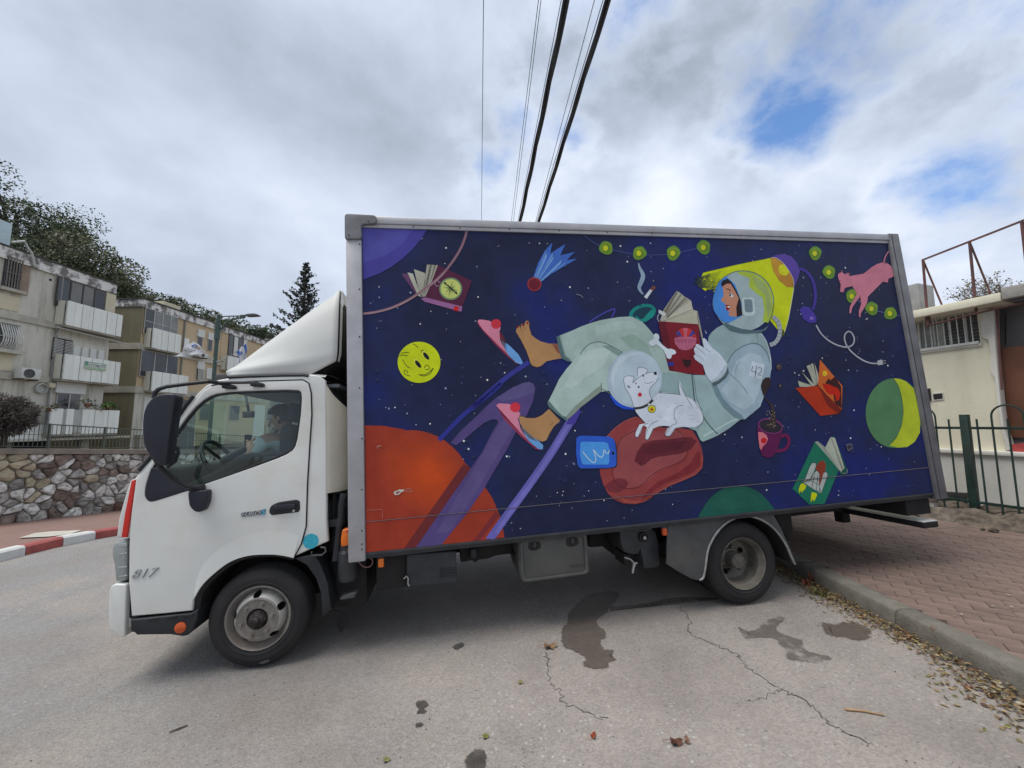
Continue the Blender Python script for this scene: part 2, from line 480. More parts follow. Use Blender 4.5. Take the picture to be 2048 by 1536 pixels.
# window: black rubber surround, two panes
ring = smooth_loop(outl(Z3, [(x + (-9 if x > 700 else 9 if x < 300 else 6), y + (-8 if y > 450 else 9)) for x, y in WIN], CY), 1)
link('window_seal', side(win_hole, [ring], y=CY + 0.002, thick=0.02, bevel=0.003), black_plastic, door)
obj('window_glass', MB().add([(u, CY + 0.018, v) for u, v in win_hole], [tuple(range(len(win_hole)))]), cab_glass, door, fix=False)
far_glass = [(u, FARY + 0.01, v) for u, v in win_hole]
obj('far_window_glass', MB().add(far_glass, [tuple(range(len(far_glass)))]), cab_glass, truck, fix=False)
qp = outl(Z3, [(240, 545), (300, 560), (345, 600), (420, 652), (262, 701), (226, 706), (208, 680), (213, 630)], CY)
link('quarter_panel', side(qp, y=CY - 0.002, thick=0.02, bevel=0.003, r=0.02), mirror_plastic, door)
# pressed flare above the wheel
fo = spline([(437, 1160), (452, 1060), (500, 975), (575, 910), (670, 865), (770, 842), (860, 842), (928, 868)], False, 5); fi_ = spline([(433, 1166), (470, 1103), (524, 1047), (604, 987), (692, 957), (790, 951), (850, 956), (902, 967)], False, 5)
mb = MB(); nf = len(fo)
for (ax_, az_), (bx_, bz_) in zip(fo, fi_):
    for t, yy in ((0, CY - .0003), (.25, CY - .0016), (.5, CY - .0034), (.8, CY - .0046), (1, CY - .005), (1, CY + .01)):
        q = T(*Z3(ax_ + (bx_ - ax_) * t, az_ + (bz_ - az_) * t), CY); mb.v.append((q.x, yy, q.z))
mb.f = [(i * 6 + j, i * 6 + j + 1, i * 6 + j + 7, i * 6 + j + 6) for i in range(nf - 1) for j in range(5)]; mb.mi = [0] * len(mb.f)
obj('wheel_arch_flare', mb, white, door, smooth=True)
# handle
hp = outl(Z3, [(787, 755), (795, 725), (830, 708), (915, 696), (931, 703), (932, 742), (925, 754), (800, 769)], CY)
hd = link('handle_recess', side(hp, y=CY - 0.006, thick=0.02, bevel=0.004, r=0.025), black_plastic, door)
a, b = T(*Z3(815, 738), CY), T(*Z3(915, 722), CY)
obj('handle_grip', MB().box(a.x, b.x, CY - 0.03, CY - 0.012, a.z - 0.012, a.z + 0.026), mirror_plastic, door, bevel=0.008)
lk = T(*Z3(905, 747), CY)
obj('lock_barrel', MB().lathe([(0.0, -0.012), (0.009, -0.012), (0.009, 0)], 14, Matrix.Translation((lk.x, CY - 0.004, lk.z))), dull_silver, door)
# emblem lettering
def letters(body, p, size, m, parent, y, name, shear=0.28, width=None, depth=0.003, bold=0.0):
    me = text_mesh(body, size, depth, shear, bold)
    w = max(v.co.x for v in me.vertices) - min(v.co.x for v in me.vertices)
    k = width / w if width else 1.0
    for v in me.vertices: v.co = Vector((p.x + v.co.x * k, y - v.co.z, p.z + v.co.y))
    return link(name, me, m, parent)
letter_grey = mat('emblem_grey', (0.13, 0.135, 0.14), rough=0.4, var=0.1, scale=20)
letter_light = mat('emblem_silver', (0.5, 0.52, 0.52), rough=0.35, metal=0.3, var=0.06, scale=20)
c817 = T(*Z3(200, 1042), CY)
letters('817', c817, 0.078, letter_grey, door, CY - 0.003, 'number_lettering', 0.4, 0.160, 0.0015, 0.0)
letters('817', c817, 0.078, letter_light, door, CY - 0.006, 'number_face', 0.4, 0.152, 0.0015, -0.0012)
eu = T(*Z3(714, 762), CY)
eb = outl(Z3, [(657, 765), (662, 756), (772, 743), (769, 765), (660, 778)], CY)
em = link('emblem_plate', side(eb, y=CY - 0.004, thick=0.008, bevel=0.001), letter_grey, door)
letters('EURO', T(*Z3(702, 763), CY), 0.044, letter_light, door, CY - 0.006, 'emblem_lettering', 0.25, 0.118, 0.0015)
letters('5', T(*Z3(759, 755), CY), 0.052, mat('emblem_blue', (0.12, 0.42, 0.55), rough=0.4), door, CY - 0.007, 'emblem_numeral', 0.25, 0.036, 0.0015, 0.002)
st = T(*Z3(980, 891), CY)
obj('round_sticker', MB().lathe([(0.0, -0.003), (0.052, -0.003), (0.052, 0.01)], 32, Matrix.Translation((st.x, CY + 0.008, st.z))), mat('turquoise_sticker', (0.02, 0.30, 0.42), rough=0.4, var=0.35, scale=60, c2=(0.05, 0.42, 0.52)), truck)
# roof, floor, rear wall with its rounded corners
xB = T(*Z3(1050, 500), CY).x
rf = [T(*Z3(*p), CY) for p in [(490, 164), (545, 138), (620, 127), (800, 118), (980, 112), (1046, 118)]]
mb = MB()
ys = [CY + 0.012, CY + 0.06, CY + 0.2, 0.92, FARY - 0.2, FARY - 0.06, FARY - 0.012]; hs = [-0.012, 0.012, 0.03, 0.04, 0.03, 0.012, -0.012]
mb.add([(p.x, y, p.z + h) for p in rf for y, h in zip(ys, hs)] + [(p.x, y, p.z + h - 0.05) for p in rf for y, h in zip(ys, hs)],
       [(i * 7 + j, i * 7 + j + 1, i * 7 + j + 8, i * 7 + j + 7) for i in range(5) for j in range(6)] + [(42 + i * 7 + j, 42 + i * 7 + j + 7, 42 + i * 7 + j + 8, 42 + i * 7 + j + 1) for i in range(5) for j in range(6)])
obj('roof', mb, white, truck, smooth=True, fix=False)
zt = T(*Z3(1046, 135), CY).z; zb = T(*Z3(1062, 668), CY).z
mb = MB()
plan = spline([(xB - 0.02, CY + 0.014), (xB + 0.03, CY + 0.03), (xB + 0.11, CY + 0.11), (xB + 0.15, CY + 0.25), (xB + 0.16, CY + 0.5)], n=5) + [(xB + 0.16, FARY - 0.4), (xB + 0.05, FARY - 0.03)]
lv = [(zb - 0.0, -0.02), (zb + 0.05, 0.0), (zb + 0.5, 0.0), (zt - 0.12, 0.0), (zt - 0.04, -0.015), (zt, -0.06)]
n = len(plan)
vs = []
for z, d in lv:
    for x, y in plan:
        k = min(1.0, max(0.0, (x - xB + 0.02) / 0.18))
        vs.append((x + d * k, y - d * 0.3 * k, z - 0.24 * k * ((z - zb) / (zt - zb)) ** 3))
mb.add(vs, [(i * n + j, i * n + j + 1, (i + 1) * n + j + 1, (i + 1) * n + j) for i in range(len(lv) - 1) for j in range(n - 1)])
mb.add([(x - 0.03, y + 0.02, zb + 0.001) for x, y in plan] + [(xB - 0.1, CY + 0.03, zb + 0.001)], [tuple(range(n + 1))])
obj('rear_wall', mb, cream, truck, smooth=True, fix=False)
obj('rear_wall_pressing', MB().box(xB + 0.152, xB + 0.176, CY + 0.42, CY + 0.62, zb + 0.05, zb + 0.5).box(xB + 0.152, xB + 0.172, CY + 0.75, FARY - 0.4, zb + 0.1, zt - 0.2), cream, truck, bevel=0.01)
fl = T(*Z3(300, 1120), CY)
obj('cab_floor', MB().box(T(*Z3(160, 1100), CY).x + 0.05, xB + 0.1, CY + 0.06, FARY - 0.06, zb - 0.25, zb - 0.2), interior, truck)
obj('headlining', MB().box(rf[1].x, xB + 0.08, CY + 0.07, FARY - 0.07, rf[2].z - 0.09, rf[2].z - 0.065), headliner, truck)
obj('rear_lining', MB().box(xB - 0.03, xB + 0.0, CY + 0.07, FARY - 0.07, zb, rf[2].z - 0.1), headliner, truck)
# windscreen, front panel, A-pillar rubber
a0, a1 = T(*Z3(330, 366), CY), T(*Z3(488, 166), CY)
a00 = T(*Z3(190, 560), CY)
mb = MB()
for yy, bow in ((CY + 0.05, 0), (CY + 0.35, -0.06), (0.92, -0.09), (FARY - 0.35, -0.06), (FARY - 0.05, 0)):
    mb.v += [(a00.x + bow, yy, a00.z), (a0.x + bow, yy, a0.z), (a1.x + bow, yy, a1.z)]
mb.f = [(i * 3 + j, i * 3 + j + 1, i * 3 + j + 4, i * 3 + j + 3) for i in range(4) for j in range(2)]; mb.mi = [0] * 8
obj('windscreen', mb, cab_glass, truck, fix=False, smooth=True)
obj('pillar_seal', MB().tube([T(*Z3(*p), CY + 0.01) for p in [(182, 560), (232, 503), (322, 370), (398, 260), (436, 214)]], 0.013, 8), black_plastic, truck, smooth=True)
fp = outl(Z3, [(165, 600), (186, 558), (186, 700), (150, 870), (140, 900), (131, 1090), (142, 1240), (152, 1240), (200, 1230), (190, 900), (83, 872), (95, 780), (125, 672), (148, 606)], CY + 0.06)
fp = outl(Z3, [(165, 600), (190, 570), (190, 870), (83, 872), (95, 780), (125, 672), (148, 606)], CY + 0.05)
mb = MB(); mb.prism([(u, CY + 0.035, v) for u, v in fp], (0, FARY - CY - 0.08, 0))
obj('front_panel', mb, white, truck, bevel=0.03, seg=4)
rs = outl(Z3, [(151, 607), (167, 604), (150, 720), (129, 871), (103, 871), (120, 760), (142, 650)], CY + 0.03)
link('red_corner_strip', side(rs, y=CY + 0.022, thick=0.02, bevel=0.003), red_strip, truck)
kick = outl(Z3, [(150, 880), (180, 880), (200, 1225), (150, 1240), (128, 1240), (126, 1085), (132, 900)], CY + 0.08)
mb = MB(); mb.prism([(u, CY + 0.05, v) for u, v in kick], (0, FARY - CY - 0.1, 0))
obj('front_valance', mb, dull_black, truck)
hl = outl(Z3, [(66, 905), (82, 890), (135, 876), (134, 1070), (80, 1078), (74, 1000), (64, 960)], CY + 0.05)
mb = MB(); mb.prism([(u, CY + 0.03, v) for u, v in hl], (0, 0.32, 0))
h = obj('headlight', mb, lens, truck, bevel=0.018, seg=3)
for yy, hh_ in ((902, 16), (948, 5), (1010, 7), (1052, 5)):
    g = outl(Z3, [(86, yy), (126, yy - 5), (126, yy - 5 + hh_), (88, yy + hh_)], CY + 0.03)
    link('reflector_step', side(g, y=CY + 0.0285, thick=0.01, bevel=0.001), lens_in, h)
bp = outl(Z3, [(46, 1120), (56, 1096), (72, 1088), (126, 1090), (122, 1180), (119, 1334), (104, 1336), (58, 1308), (44, 1290), (42, 1200)], CY + 0.02)
mb = MB(); mb.prism([(u, CY + 0.012, v) for u, v in bp], (0, FARY - CY - 0.03, 0))
bump_o = obj('bumper', mb, white, truck, bevel=0.03, seg=4)
sg = outl(Z3, [(128, 1255), (148, 1238), (148, 1285), (122, 1290)], CY + 0.06)
link('bumper_return', side(sg, y=CY + 0.05, thick=0.02, bevel=0.002), white, bump_o)
# step below the door
sp = outl(Z3, [(147, 1252), (290, 1237), (430, 1222), (462, 1200), (455, 1256), (438, 1300), (412, 1326), (388, 1330), (330, 1321), (175, 1324), (165, 1311), (149, 1311)], CY)
mb = MB(); mb.prism([(u, CY - 0.012, v) for u, v in sp], (0, 0.35, 0))
step = obj('side_step', mb, black_plastic, truck, bevel=0.012, seg=3)
r_ = T(*Z3(381, 1288), CY)
obj('amber_reflector', MB().lathe([(0, -0.014), (0.022, -0.013), (0.034, -0.006), (0.034, 0.02)], 28, Matrix.Translation((r_.x, CY - 0.012, r_.z))), amber, step, smooth=True)
for q in (255, 340, 415):
    g = outl(Z3, [(q - 25, 1247 - (q - 255) * .1), (q + 25, 1241 - (q - 255) * .1), (q + 25, 1248 - (q - 255) * .1), (q - 25, 1254 - (q - 255) * .1)], CY)
    link('step_tread', side(g, y=CY - 0.018, thick=0.02, bevel=0.002), dull_black, step)
# wheel arch liner
arch = spline([(903, 965), (850, 953), (790, 948), (690, 955), (600, 985), (520, 1045), (466, 1102), (440, 1150), (430, 1222)], False, 5)
mb = MB(); A = outl(Z3, arch, CY)
cx_, cz_ = T(*Z3(735, 1240), CY).x, T(*Z3(735, 1240), CY).z
for x, z in A:
    k = 0.93
    mb.v += [(x, CY + 0.022, z), (cx_ + (x - cx_) * k, CY + 0.03, cz_ + (z - cz_) * k), (cx_ + (x - cx_) * k, CY + 0.7, cz_ + (z - cz_) * k)]
mb.f = [(i * 3 + j, i * 3 + j + 1, i * 3 + j + 4, i * 3 + j + 3) for i in range(len(A) - 1) for j in range(2)]; mb.mi = [0] * len(mb.f)
obj('wheel_arch', mb, dull_black, truck, fix=False, smooth=True)
mf = outl(Z3, [(908, 968), (1000, 950), (1030, 1000), (1062, 1085), (1078, 1205), (1036, 1243), (1030, 1130), (1008, 1062), (965, 1000)], CY + 0.02)
link('mud_flap', side(mf, y=CY + 0.01, thick=0.25, bevel=0.006), black_plastic, truck)
mf = outl(ZG, [(190, 1405), (270, 1440), (272, 1480), (235, 1535), (215, 1500)], 0.35)
link('mud_flap', side(mf, y=0.3, thick=0.01, bevel=0.002), dull_black, truck)

# ---- roof deflector
SD = [  # side sheet: rows from gutter to ridge, (zoom point, y)
    [((170, 1140), .10), ((420, 1125), .10), ((800, 1112), .10), ((1108, 1128), .10), ((1430, 962), .10)],
    [((150, 1085), .125), ((400, 1050), .10), ((760, 1000), .082), ((1100, 965), .085), ((1447, 860), .095)],
    [((230, 1045), .19), ((440, 965), .155), ((780, 860), .125), ((1120, 740), .11), ((1455, 650), .105)],
    [((262, 1032), .22), ((520, 830), .20), ((840, 600), .18), ((1160, 370), .17), ((1466, 260), .16)],
    [((285, 1020), .34), ((560, 810), .33), ((880, 570), .32), ((1190, 340), .31), ((1480, 124), .30)]]
mb = MB()
rows = [[T(*ZD(*p), y) for p, y in r] for r in SD]
R, Cn = len(rows), 5
def both(rows):
    near = [q for r in rows for q in r]
    far = [Vector((q.x, FARY + CY - q.y, q.z)) for q in near]
    return near + far
mb.v = [tuple(q) for q in both(rows)]
o_ = R * Cn
for i in range(R - 1):
    for j in range(Cn - 1):
        a = i * Cn + j
        mb.f.append((a, a + 1, a + Cn + 1, a + Cn)); mb.f.append((o_ + a, o_ + a + Cn, o_ + a + Cn + 1, o_ + a + 1))
t_ = (R - 1) * Cn
for j in range(Cn - 1): mb.f.append((t_ + j, t_ + j + 1, o_ + t_ + j + 1, o_ + t_ + j))
for i in range(R - 1): mb.f.append((i * Cn, (i + 1) * Cn, o_ + (i + 1) * Cn, o_ + i * Cn))
mb.mi = [0] * len(mb.f)
me = mb.mesh('deflector', merge=False)
dfl = link('roof_deflector', me, mat('deflector_white', (0.56, 0.565, 0.54), rough=0.55, var=0.04, scale=1.5, stain=(0.5, 0.48, 0.42), stain_amt=0.3, spec=0.3), truck)
sb = dfl.modifiers.new('sub', 'SUBSURF'); sb.levels = 2; sb.render_levels = 2
so = dfl.modifiers.new('solid', 'SOLIDIFY'); so.thickness = 0.012; so.offset = 1
for e in me.edges:
    pass
try:
    ca = me.attributes.new('crease_edge', 'FLOAT', 'EDGE')
    for e in me.edges:
        i, j = [k % o_ for k in e.vertices]
        ri, ci, rj, cj = i // Cn, i % Cn, j // Cn, j % Cn
        if ri == rj and ri in (0, 4): ca.data[e.index].value = 1.0 if ri == 0 else 0.85
        elif ri == rj and ri in (1, 2): ca.data[e.index].value = 1.0
        elif ci == cj and ci in (0, 4): ca.data[e.index].value = 1.0
        if i == j: ca.data[e.index].value = 0.5
    cv = me.attributes.new('crease_vert', 'FLOAT', 'POINT')
    for v in me.vertices:
        k_ = v.index % o_
        if (k_ // Cn, k_ % Cn) in ((0, 0), (0, 3), (0, 4), (4, 4)): cv.data[v.index].value = 1.0
except Exception: pass
for p in me.polygons: p.use_smooth = True
# the open rear of the deflector: white rim, black sheets put in for the shade inside
rim = [r[4] for r in rows]
mb = MB()
ri = [Vector((q.x + 0.004, q.y + 0.05 if i else q.y + 0.03, q.z - (0.10 if i == R - 1 else 0.03 if i == R - 2 else 0))) for i, q in enumerate(rim)]
mb.v = [tuple(q + Vector((0.012, 0, 0))) for q in rim] + [tuple(q + Vector((0.012, 0, 0))) for q in ri]
mb.f = [(i, i + 1, R + i + 1, R + i) for i in range(R - 1)]
fr = [Vector((q.x + .012, FARY + CY - q.y, q.z)) for q in rim]; fi = [Vector((q.x + .012, FARY + CY - q.y, q.z)) for q in ri]
b_ = len(mb.v); mb.v += [tuple(q) for q in fr + fi]
mb.f += [(b_ + i, b_ + R + i, b_ + R + i + 1, b_ + i + 1) for i in range(R - 1)]
mb.f.append((R - 1, b_ + R - 1, b_ + 2 * R - 1, 2 * R - 1)); mb.mi = [0] * len(mb.f)
obj('deflector_rim', mb, white, truck, fix=False)
hollow = [Vector((q.x - 0.02, max(q.y, 0.16), q.z)) for q in ri]
mb = MB(); gut = T(*ZD(1108, 1128), 0.16)
mb.prism([tuple(q) for q in hollow] + [(hollow[-1].x, FARY + CY - hollow[-1].y, hollow[-1].z)] + [(q.x, FARY + CY - q.y, q.z) for q in reversed(hollow[:-1])], (0.004, 0, 0))
mb.add([(gut.x - 0.3, 0.16, gut.z - 0.03), (gut.x + 0.05, 0.16, gut.z - 0.03), tuple(hollow[0]), (gut.x - 0.3, 1.7, gut.z - 0.03), (gut.x + 0.05, 1.7, gut.z - 0.03), (hollow[0].x, 1.7, hollow[0].z)], [(0, 1, 2), (1, 4, 5, 2), (3, 5, 4)])
obj('deflector_inner_shade', mb, dull_black, truck, fix=False)
obj('roof_gutter', MB().tube([T(*ZD(*p), CY + 0.015) for p in [(165, 1150), (400, 1140), (800, 1128), (1060, 1126), (1110, 1136)]], 0.014, 8), black_plastic, truck, smooth=True)
cl = outl(ZD, [(5, 1140), (30, 1110), (120, 1103), (165, 1145), (150, 1185), (10, 1190)], 0.12)
mb = MB(); mb.prism([(u, 0.10, v) for u, v in cl], (0, 0.12, 0))
obj('marker_lamp', mb, mudgrey, truck, bevel=0.012)

# ---- mirrors
MY = -0.22
mo = [(228, 250), (262, 216), (310, 204), (362, 205), (352, 262), (330, 410), (314, 540), (285, 535), (232, 480), (212, 440), (206, 350), (212, 290)]
mm = outl(Z3, mo, MY)
mb = MB(); mb.prism([(u, MY - 0.02, v) for u, v in rounded(mm, 0.05)], (0, 0.09, 0))
mir = obj('wing_mirror', mb, mirror_plastic, truck, bevel=0.028, seg=4)
mg = outl(Z3, [(318, 412), (331, 412), (322, 480), (312, 536), (305, 500)], MY + 0.1)
link('mirror_glass', side(mg, y=MY + 0.17, thick=0.012, bevel=0.002), mat('mirror_glass', (0.5, 0.52, 0.5), rough=0.05, metal=0.9, var=0.02), mir)
for pts_, r_a, nm in (([((252, 225), MY + .06), ((255, 200), MY + .06), ((272, 183), MY + .06), ((310, 170), MY + .06), ((420, 156), MY + .12), ((500, 147), -0.08), ((545, 152), 0.0), ((580, 160), 0.02)], .014, 'mirror_arm'),
                  ([((545, 152), 0.0), ((640, 152), 0.01), ((720, 151), 0.02)], .010, 'mirror_stay'),
                  ([((250, 490), MY + .05), ((285, 550), MY + .08), ((340, 600), -0.06), ((400, 634), -0.02), ((460, 640), 0.01)], .016, 'mirror_arm'),
                  ([((332, 446), MY + .08), ((362, 456), MY + .1), ((364, 478), MY + .1), ((350, 520), MY + .1), ((312, 545), MY + .08)], .011, 'mirror_hoop')):
    obj(nm, MB().tube([T(*Z3(*p), y) for p, y in pts_], r_a, 8), black_plastic, mir, smooth=True)
for c_ in ((610, 172), (740, 162)):
    g = outl(Z3, [(c_[0] - 32, c_[1] + 8), (c_[0] - 26, c_[1] - 8), (c_[0] - 5, c_[1] - 14), (c_[0] + 22, c_[1] - 6), (c_[0] + 31, c_[1]), (c_[0] + 26, c_[1] + 12)], CY)
    mb = MB(); mb.prism([(u, CY - 0.045, v) for u, v in g], (0, 0.05, 0))
    obj('mirror_bracket', mb, black_plastic, mir, bevel=0.008)
g = outl(Z3, [(434, 668), (436, 654), (524, 646), (521, 700), (505, 738), (485, 749), (462, 744), (440, 720)], CY)
mb = MB(); mb.prism([(u, CY - 0.06, v) for u, v in rounded(g, 0.02)], (0, 0.06, 0))
obj('mirror_bracket', mb, mirror_plastic, mir, bevel=0.012, seg=3)
g = outl(Z3, [(425, 640), (440, 628), (494, 624), (496, 650), (430, 656)], CY)
mb = MB(); mb.prism([(u, CY - 0.05, v) for u, v in g], (0, 0.05, 0))
obj('mirror_bracket', mb, black_plastic, mir, bevel=0.008)

# ---- inside the cab
dash = [T(*ZW(*p), 0.5) for p in [(250, 1130), (420, 1075), (560, 1035), (660, 1050), (700, 1120), (740, 1250), (300, 1420), (120, 1400)]]
mb = MB(); mb.prism([(q.x, 0.12, q.z) for q in dash], (0, FARY - 0.3, 0))
obj('dashboard', mb, interior, truck, bevel=0.02)
sc_ = T(*ZW(830, 1030), 0.42)
Mw = Matrix.Translation(sc_) @ Matrix.Rotation(math.radians(62), 4, 'Y') @ Matrix.Rotation(math.radians(90), 4, 'X')
mb = MB()
mb.tube([Mw @ Vector((0.19 * math.cos(t), 0, 0.19 * math.sin(t))) for t in [2 * PI * k / 32 for k in range(32)]], 0.016, 8, closed=True)
for k in range(3):
    t = 2 * PI * k / 3 + 0.5
    mb.bar(Mw @ Vector((0, 0.02, 0)), Mw @ Vector((0.185 * math.cos(t), 0, 0.185 * math.sin(t))), 0.03, 0.015)
mb.tube([Mw @ Vector((0, 0.02, 0)), Mw @ Vector((0, 0.3, 0))], 0.03, 10)
obj('steering_wheel', mb, interior, truck, smooth=True)
dt_ = [T(*ZW(*p), 0.16) for p in [(360, 1340), (700, 1180), (900, 1080), (1020, 990), (1100, 940), (1200, 920), (1400, 905), (1580, 905), (1610, 930), (1560, 950), (1230, 970), (1200, 1060), (1100, 1110), (700, 1290), (360, 1430)]]
mb = MB(); mb.prism([(q.x, 0.12, q.z) for q in dt_], (0, 0.06, 0))
obj('door_lining', mb, interior, truck, bevel=0.01)
s0 = seat_p = T(*ZW(1560, 1000), 0.5)
mb = MB().box(s0.x - 0.40, s0.x + 0.10, 0.25, 0.75, zb - 0.2, s0.z - 0.22)
mb.box(s0.x + 0.06, s0.x + 0.17, 0.27, 0.73, s0.z - 0.2, s0.z + 0.28)
mb.box(s0.x + 0.07, s0.x + 0.15, 0.36, 0.64, s0.z + 0.3, s0.z + 0.46)
obj('driver_seat', mb, interior, truck, bevel=0.04, seg=3)
s1 = MB().box(s0.x - 0.40, s0.x + 0.10, 0.95, 1.65, zb - 0.2, s0.z - 0.22).box(s0.x + 0.06, s0.x + 0.17, 0.97, 1.63, s0.z - 0.2, s0.z + 0.2)
obj('passenger_seat', s1, interior, truck, bevel=0.04, seg=3)
ra, rb_ = T(*ZW(1090, 430), 0.95), T(*ZW(1215, 500), 0.95)
mb = MB().box(ra.x, rb_.x, 0.95, 0.99, rb_.z, ra.z).tube([((ra.x + rb_.x) / 2, 0.97, ra.z), ((ra.x + rb_.x) / 2 - 0.03, 0.97, ra.z + 0.16)], 0.012, 8)
obj('rear_view_mirror', mb, mudgrey, truck, bevel=0.012)

# ---- wheels
def wheel(c, r, w, front):
    t = link('wheel', None, parent=truck); t.location = c
    k = r / 0.322
    mb = MB()
    rt = 0.205 * k if front else 0.200 * k
    prof = [(rt - 0.008, 0.02), (rt + 0.002, 0.004), (rt + 0.02, -0.004), (rt + 0.026, -0.009), (rt + 0.031, -0.005), (rt + 0.055 * k, -0.008), (r - 0.046 * k, -0.004), (r - 0.042 * k, -0.0005), (r - 0.036 * k, 0.0005), (r - 0.02 * k, 0.01), (r - 0.006, 0.024), (r, 0.045)]
    for g in range(4):
        y = 0.045 + (w - 0.09) * (g + 0.5) / 4
        prof += [(r, y - 0.012), (r - 0.012, y - 0.009), (r - 0.012, y + 0.009), (r, y + 0.012)]
    prof += [(r, w - 0.045), (r - 0.006, w - 0.024), (r - 0.04, w), (rt, w - 0.02)]
    obj('tyre', MB().lathe(prof, 72), rubber, t, smooth=True)
    ty = bpy.data.objects[-1] if False else None
    if front:
        rim = MB().lathe([(rt + 0.006, 0.004), (rt, -0.004), (rt - 0.008, 0.002), (rt - 0.014, 0.018), (rt - 0.03, 0.04), (rt - 0.04, 0.075), (rt - 0.036, w - 0.03), (rt, w - 0.02)], 64)
        obj('rim', rim, wheel_grey, t, smooth=True)
        # domed disc with five oval openings
        n, m = 220, 15
        r1, r0 = rt - 0.036, 0.132 * k
        mb = MB(); idx = {}
        hole = lambda a, rr: any(((((a - h + PI) % (2 * PI)) - PI) * 0.165 / 0.0265) ** 2 + ((rr - (r1 + r0) / 2 - 0.0) / 0.0175) ** 2 < 1 for h in [0.38 + q * 2 * PI / 5 - 1.25 for q in range(5)])
        for i in range(m * 2 + 1):
            f_ = i / (m * 2)
            rr = r1 + (r0 - r1) * f_
            y = 0.052 - 0.062 * math.sin(f_ * PI / 2)
            for j in range(n):
                a = 2 * PI * j / n
                mb.v.append((rr * math.cos(a), y, rr * math.sin(a)))
        for i in range(m * 2):
            for j in range(n):
                a = 2 * PI * (j + .5) / n; rr = r1 + (r0 - r1) * (i + .5) / (m * 2)
                if hole(a, rr): continue
                mb.f.append((i * n + j, i * n + (j + 1) % n, (i + 1) * n + (j + 1) % n, (i + 1) * n + j)); mb.mi.append(0)
        obj('wheel_disc', mb, wheel_light, t, smooth=True, fix=True)
        obj('disc_backing', MB().lathe([(r1 + 0.01, 0.085), (0.0, 0.085)], 32), dull_black, t)
        fl_ = MB().lathe([(0.136 * k, 0.0), (0.134 * k, -0.016), (0.128 * k, -0.019), (0.122 * k, -0.016), (0.118 * k, -0.014), (0.068 * k, -0.014), (0.064 * k, 0.03)], 48)
        obj('hub_flange', fl_, wheel_grey, t, smooth=True)
        hb = MB().lathe([(0.064 * k, 0.03), (0.060 * k, -0.004), (0.052 * k, -0.018), (0.046 * k, -0.034), (0.030 * k, -0.042), (0.026 * k, -0.060), (0.018 * k, -0.066), (0.0, -0.066)], 32)
        for q in range(6):
            a = 2 * PI * q / 6
            hb.tube([(0.052 * k * math.cos(a), 0.0, 0.052 * k * math.sin(a)), (0.052 * k * math.cos(a), -0.026, 0.052 * k * math.sin(a))], 0.008, 6)
        obj('hub', hb, hub_mat, t, smooth=True)
        for q in range(6):
            a = 2 * PI * q / 6 + 0.2
            p = Vector((0.098 * k * math.cos(a), 0, 0.098 * k * math.sin(a)))
            obj('lug_nut', MB().tube([p + Vector((0, -0.012, 0)), p + Vector((0, -0.02, 0))], 0.019, 12).tube([p + Vector((0, -0.02, 0)), p + Vector((0, -0.042, 0))], 0.0125, 6), wheel_grey, t)
    else:
        rim = MB().lathe([(rt + 0.004, 0.006), (rt, -0.006), (rt - 0.006, -0.002), (rt - 0.012, 0.012), (rt - 0.018, 0.03), (rt - 0.03, 0.045), (rt - 0.032, 0.12), (rt - 0.045, 0.15)], 64)
        obj('rim', rim, rear_rim, t, smooth=True)
        n, m = 200, 15
        r1, r0 = rt - 0.04, 0.06
        mb = MB()
        hole = lambda a, rr: any(((((a - h + PI) % (2 * PI)) - PI) * 0.12 / 0.026) ** 2 + ((rr - 0.122) / 0.022) ** 2 < 1 for h in [0.45 + q * 2 * PI / 5 for q in range(5)])
        for i in range(2 * m + 1):
            f_ = i / (2 * m); rr = r1 + (r0 - r1) * f_
            y = 0.148 + 0.03 * math.sin(f_ * PI / 2)
            for j in range(n):
                a = 2 * PI * j / n; mb.v.append((rr * math.cos(a), y, rr * math.sin(a)))
        for i in range(2 * m):
            for j in range(n):
                a = 2 * PI * (j + .5) / n; rr = r1 + (r0 - r1) * (i + .5) / (2 * m)
                if hole(a, rr): continue
                mb.f.append((i * n + j, i * n + (j + 1) % n, (i + 1) * n + (j + 1) % n, (i + 1) * n + j)); mb.mi.append(0)
        obj('wheel_disc', mb, rear_rim, t, smooth=True)
        obj('disc_backing', MB().lathe([(r1 + 0.01, 0.2), (0.0, 0.2)], 32), dull_black, t)
        hb = MB().lathe([(0.085, 0.18), (0.082, 0.15), (0.07, 0.145), (0.062, 0.06), (0.052, 0.05), (0.0, 0.05)], 36)
        for q in range(8):
            a = 2 * PI * q / 8
            hb.tube([(0.05 * math.cos(a), 0.052, 0.05 * math.sin(a)), (0.05 * math.cos(a), 0.04, 0.05 * math.sin(a))], 0.008, 6)
        obj('hub', hb, rear_rim, t, smooth=True)
        for q in range(6):
            a = 2 * PI * q / 6 + 0.3
            p = Vector((0.10 * math.cos(a), 0, 0.10 * math.sin(a)))
            obj('lug_nut', MB().tube([p + Vector((0, 0.17, 0)), p + Vector((0, 0.135, 0))], 0.014, 6), rear_rim, t)
        obj('tyre', MB().lathe([(q, y + w + 0.03) for q, y in prof], 48), rubber, t, smooth=True)
    return t
WY = 0.08
fc, rc = T(*ZH(590, 838), WY), T(1487, 1127, WY)
fr_r, rr_r = fc.z - T(530, 1338, WY).z, rc.z - T(1490, 1213.5, WY).z
w1 = wheel((fc.x, WY, fc.z), 0.326, 0.21, True)
w2 = wheel((rc.x, WY, rc.z), 0.340, 0.21, False)
w1.rotation_euler = (0, 0, 0)
w3 = again(w1, truck); w3.location = (fc.x, 1.80, fc.z); w3.rotation_euler = (0, 0, PI)
